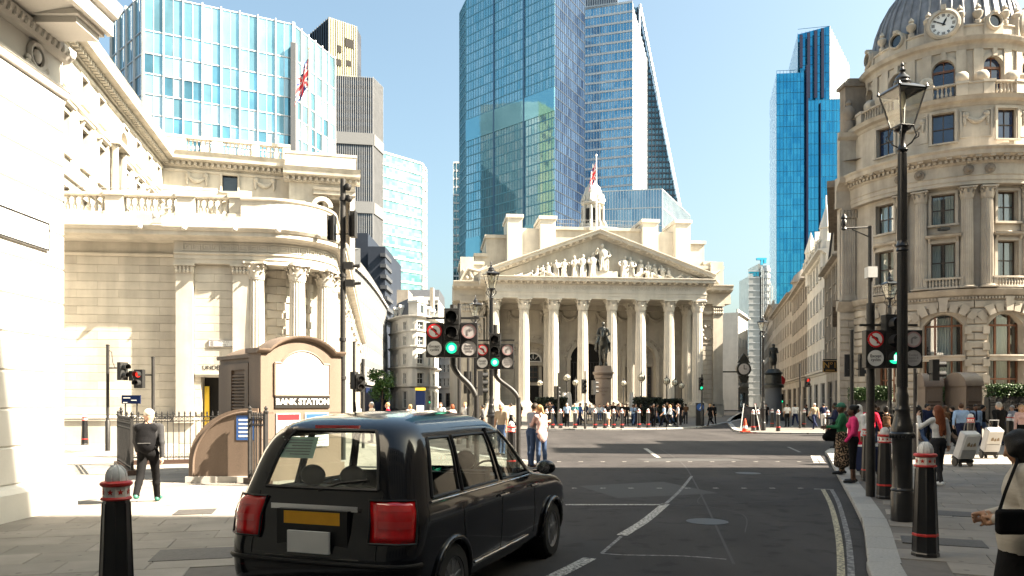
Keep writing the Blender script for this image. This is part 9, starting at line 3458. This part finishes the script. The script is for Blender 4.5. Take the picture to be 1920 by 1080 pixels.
# rubber frames round the windows, chrome waist line, sills
fr = MB()
for side in (0, 1):
 for a, b in W1:
  f = (lambda j: j) if side == 0 else (lambda j: K - j)
  for z in (1.14, 1.63):
   fr.tube(shell_line('', [f(j) for j in range(a, b + 1)], z, z, None, .01), .014, 5)
  for j in (a, b):
   fr.tube([shell_line('', [f(j)], ZL[i], ZL[i], None, .01)[0] for i in range(zs0, zs1 + 1)], .014, 5)
for z in (1.22, 1.70):
 fr.tube(shell_line('', list(range(-jr, jr + 1)), z, z, None, .01), .016, 5)
for j in (-jr, jr):
 fr.tube([shell_line('', [j], ZL[i], ZL[i], None, .01)[0] for i in range(rz0, rz1 + 1)], .016, 5)
fr.build('window_rubber', TRIM, TX, smooth=60)
for side in (0, 1):
 f = (lambda j: j) if side == 0 else (lambda j: K - j)
 js = [f(j) for j in range(side_idx(.46), side_idx(3.3))]
 MB().tube(shell_line('', js, 1.105, 1.105, None, .01, .006), .011, 6).build('waist_strip', CHROME, TX, smooth=60)
 js = [f(j) for j in range(side_idx(1.35, .42), side_idx(3.0, .42))]
 MB().tube(shell_line('', js, .42, .42, None, .01, .012), .013, 6).build('sill_strip', CHROME, TX, smooth=60)
 s = -1 if side == 0 else 1
 for x in (1.95, 2.95):
  MB().tube([(x, s * .935, .985), (x + .05, s * .955, .99), (x + .20, s * .952, .99), (x + .25, s * .93, .985)], .014, 6).build('door_handle', CHROME if side == 0 else PAINT, TX, smooth=60)
 sm = MB()
 for x in (1.08, 2.07, 3.15):                       # door shut lines
  a = [side_idx(x, 1.14)]
  pts = []
  for z in (.42, .58, .72, .86, .98, 1.10):
   i = zi(z)
   j = min(range(S_0, S_0 + NS), key=lambda q: abs(RG[i][q][0] - x))
   pts.append((RG[i][j][0], s * (abs(RG[i][j][1]) + .0015), ZL[i]))
  sm.tube(pts, .004, 4)
 sm.build('door_seam', TRIM, TX)
 # mirror
 b = MB().ball((3.22, s * 1.02, 1.18), (.07, .12, .085), 12, 8).tube([(3.25, s * .86, 1.14), (3.24, s * .96, 1.15)], .03, 6)
 mr = b.build('wing_mirror', PAINT, TX, smooth=60)
 MB().lathe([(.07, 0), (0, .004)], 14, M=T(3.152, s * 1.02, 1.18) @ Matrix.Rotation(-pi / 2, 4, 'Y')).build('mirror_glass', CHROME, mr)
 # tail lamp: tall block on the rear corner
 f2 = (lambda j: j) if side == 0 else (lambda j: K - 1 - j)
 zlo, zhi = zi(.80), zi(1.14)
 cells = [(i, f2(j)) for i in range(zlo, zhi) for j in range(7, 14)]
 lm = patch_mesh(cells, .014)
 tl = lm.build('tail_lamp', LAMP, TX, smooth=60)
 md = tl.modifiers.new('thick', 'SOLIDIFY')
 md.thickness, md.offset = .03, -1
 cells = [(i, f2(j)) for i in (zi(.92), zi(1.06)) for j in range(8, 13)]
 patch_mesh(cells, .018).build('lamp_band', LAMPL, tl, smooth=60)
 b = MB()
 b.tube([shell_line('', [(j if side == 0 else K - j)], z_, z_, None, .01, .018)[0] for j, z_ in [(7, .80), (7, .98), (7, 1.14), (9, 1.14), (12, 1.14), (14, 1.14), (14, .98), (14, .80), (11, .80), (7, .80)]], .010, 5)
 b.build('lamp_rim', TRIM, tl)
 # wheels
 for wx in (.86, 3.86):
  wy = s * .80
  Mw_ = T(wx, wy, .345) @ Matrix.Rotation(s * -pi / 2, 4, 'X')
  ty = MB().lathe([(.20, -.11), (.315, -.115), (.34, -.09), (.345, -.03), (.345, .03), (.34, .09), (.315, .115), (.225, .118), (.215, .10), (.20, -.11)], 36, M=Mw_)
  w_ = ty.build('wheel', TYRE, TX, smooth=35)
  rm = MB().lathe([(.218, .09), (.222, .112), (.20, .10), (.19, .05)], 28, M=Mw_)
  for q in range(10):
   a = q * pi / 5
   rm.box(-.018, .018, .05, .205, .065, .095, Mw_ @ Matrix.Rotation(a, 4, 'Z'))
  rm.lathe([(.06, .06), (.06, .10), (.03, .108), (0, .108)], 14, M=Mw_)
  rm.build('rim', RIM, w_, smooth=40)
  MB().lathe([(.17, .03), (0, .035)], 20, M=Mw_).build('brake_disc', M_GREY, w_)
  lip = MB()
  pts = []
  for q in range(19):
   a = radians(-14) + radians(208) * q / 18
   pts.append((wx + .395 * cos(a), s * (lerp(TW, .345 + .395 * sin(a)) + .006), max(.30, .345 + .395 * sin(a))))
  lip.tube(pts, .028, 7)
  lip.build('arch_lip', PAINT, TX, smooth=60)
  wl = MB()
  wl.lathe([(.40, -.5), (.40, .09)], 20, M=Mw_, cap=False)
  wl.build('wheel_well', TRIM, TX)
sm = MB()
for s in (-1, 1):
 sm.tube([(lerp(TR, z) + .05 * (.60 / lerp(TW, z)) ** 2 - .0025, s * (.60 if z > 1.0 else .60), z) for z in (.66, .72, .80, .92, 1.06, 1.18)], .005, 4)
sm.tube(shell_line('', list(range(-6, 7)), .66, .66, None, .01, .003), .005, 4)
sm.build('tailgate_seam', TRIM, TX)
# rear: ledge, plates, bumper, brake lamp, wiper, roof sign
xr_ = lerp(TR, 1.08)
MB().run([(-.0, 0), (.02, .0), (.02, .035), (-.0, .045)], -.42, .42, 8, M=T(xr_ - .004, 0, 1.045) @ Matrix.Rotation(-pi / 2, 4, 'Z') @ T(0, -.03, 0)).build('ledge_glint_strip', CHROME, TX)  # chrome strip standing in for the sun's reflection on the tailgate ledge
for nm, z0, z1, w, m in (('number_plate', .93, 1.035, .27, PLATE), ('licence_plate', .70, .88, .20, M_SIGNW)):
 MB().box(-.035, -.012, -w, w, z0, z1, T(lerp(TR, z0), 0, 0)).build(nm, m, TX)
b = MB().box(-.03, .02, -.34, .34, .68, 1.05, T(lerp(TR, .9), 0, 0))
b.build('plate_recess', TRIM, TX)
bm_ = MB()
for z in (.36, .62):
 bm_.tube(shell_line('', list(range(-16, 17)), z, z, None, .01, .01), .022, 6)
bm_.build('bumper_line', TRIM, TX, smooth=60)
MB().box(-.0, .03, -.22, .22, 1.715, 1.745, T(lerp(TR, 1.73) - .012, 0, 0)).build('high_brake_lamp', LAMP, TX)
MB().tube([(lerp(TR, 1.22) - .01, 0, 1.2), (lerp(TR, 1.28) - .012, -.2, 1.27), (lerp(TR, 1.3) - .005, -.45, 1.30)], .010, 5).build('rear_wiper', TRIM, TX)
MB().tube([(1.2, .3, 1.855), (1.18, .3, 1.96)], .012, 6).build('aerial', TRIM, TX)
# sticker on the rear window, partition, seats and driver's fittings
i = zi(1.58)
MB().quad((lerp(TR, 1.46) + .022, .52, 1.46), (lerp(TR, 1.46) + .016, .14, 1.46), (lerp(TR, 1.64) + .014, .14, 1.64), (lerp(TR, 1.64) + .024, .52, 1.64)).build('window_notice', mat('pale_green_notice', (.45, .60, .50), .6, var=.06, scale=20), TX)
b = MB()
for k in range(6):
 z = 1.61 - k * .024
 b.box(-.003, .0, .18, .48 - .05 * (k % 3), z, z + .008, T(lerp(TR, z) + .012, 0, 0))
b.build('notice_print', M_SIGNG, TX)
b = MB()
b.box(.55, .75, -.66, .66, .6, 1.18).box(.55, 1.15, -.66, .66, .5, .68)
for y in (-.42, 0, .42):
 b.ball((.66, y, 1.27), (.06, .13, .10), 20, 12)
so = b.build('rear_seat', SEAT, TX, smooth=40)
b = MB().box(2.3, 2.46, -.62, -.10, .6, 1.2).box(2.3, 2.85, -.62, -.10, .55, .72).ball((2.38, -.36, 1.31), (.06, .12, .11), 10, 6)
b.build('driver_seat', SEAT, TX, smooth=40)
MB().box(2.02, 2.06, -.74, .74, .4, 1.2).box(2.02, 2.06, -.03, .03, 1.2, 1.66).box(2.02, 2.06, -.74, .74, 1.6, 1.68).build('partition', TRIM, TX)
MB().box(3.0, 3.4, -.78, .78, .85, 1.08).build('dashboard', SEAT, TX)
st_ = MB()
st_.tube([(3.0 + .07 * cos(a), -.36 + .19 * sin(a), 1.08 + .17 * cos(a)) for a in [k * 2 * pi / 18 for k in range(19)]], .014, 6)
st_.build('steering_wheel', SEAT, TX)
MB().box(2.9, 2.93, -.14, .14, 1.52, 1.58).build('rear_view_mirror', TRIM, TX)
MB().box(.3, 4.2, -.8, .8, .30, .42).build('floor', TRIM, TX)
# lettering becomes plain mesh, so that every word is an object of its own
bpy.context.view_layer.update()
dg = bpy.context.evaluated_depsgraph_get()
for o in [o for o in COL.objects if o.type == 'FONT']:
 me = bpy.data.meshes.new_from_object(o.evaluated_get(dg))
 n = link(o.name + '_', me, o.parent)
 n.matrix_local = o.matrix_local.copy()
 bpy.data.objects.remove(o)
 n.name = 'lettering'
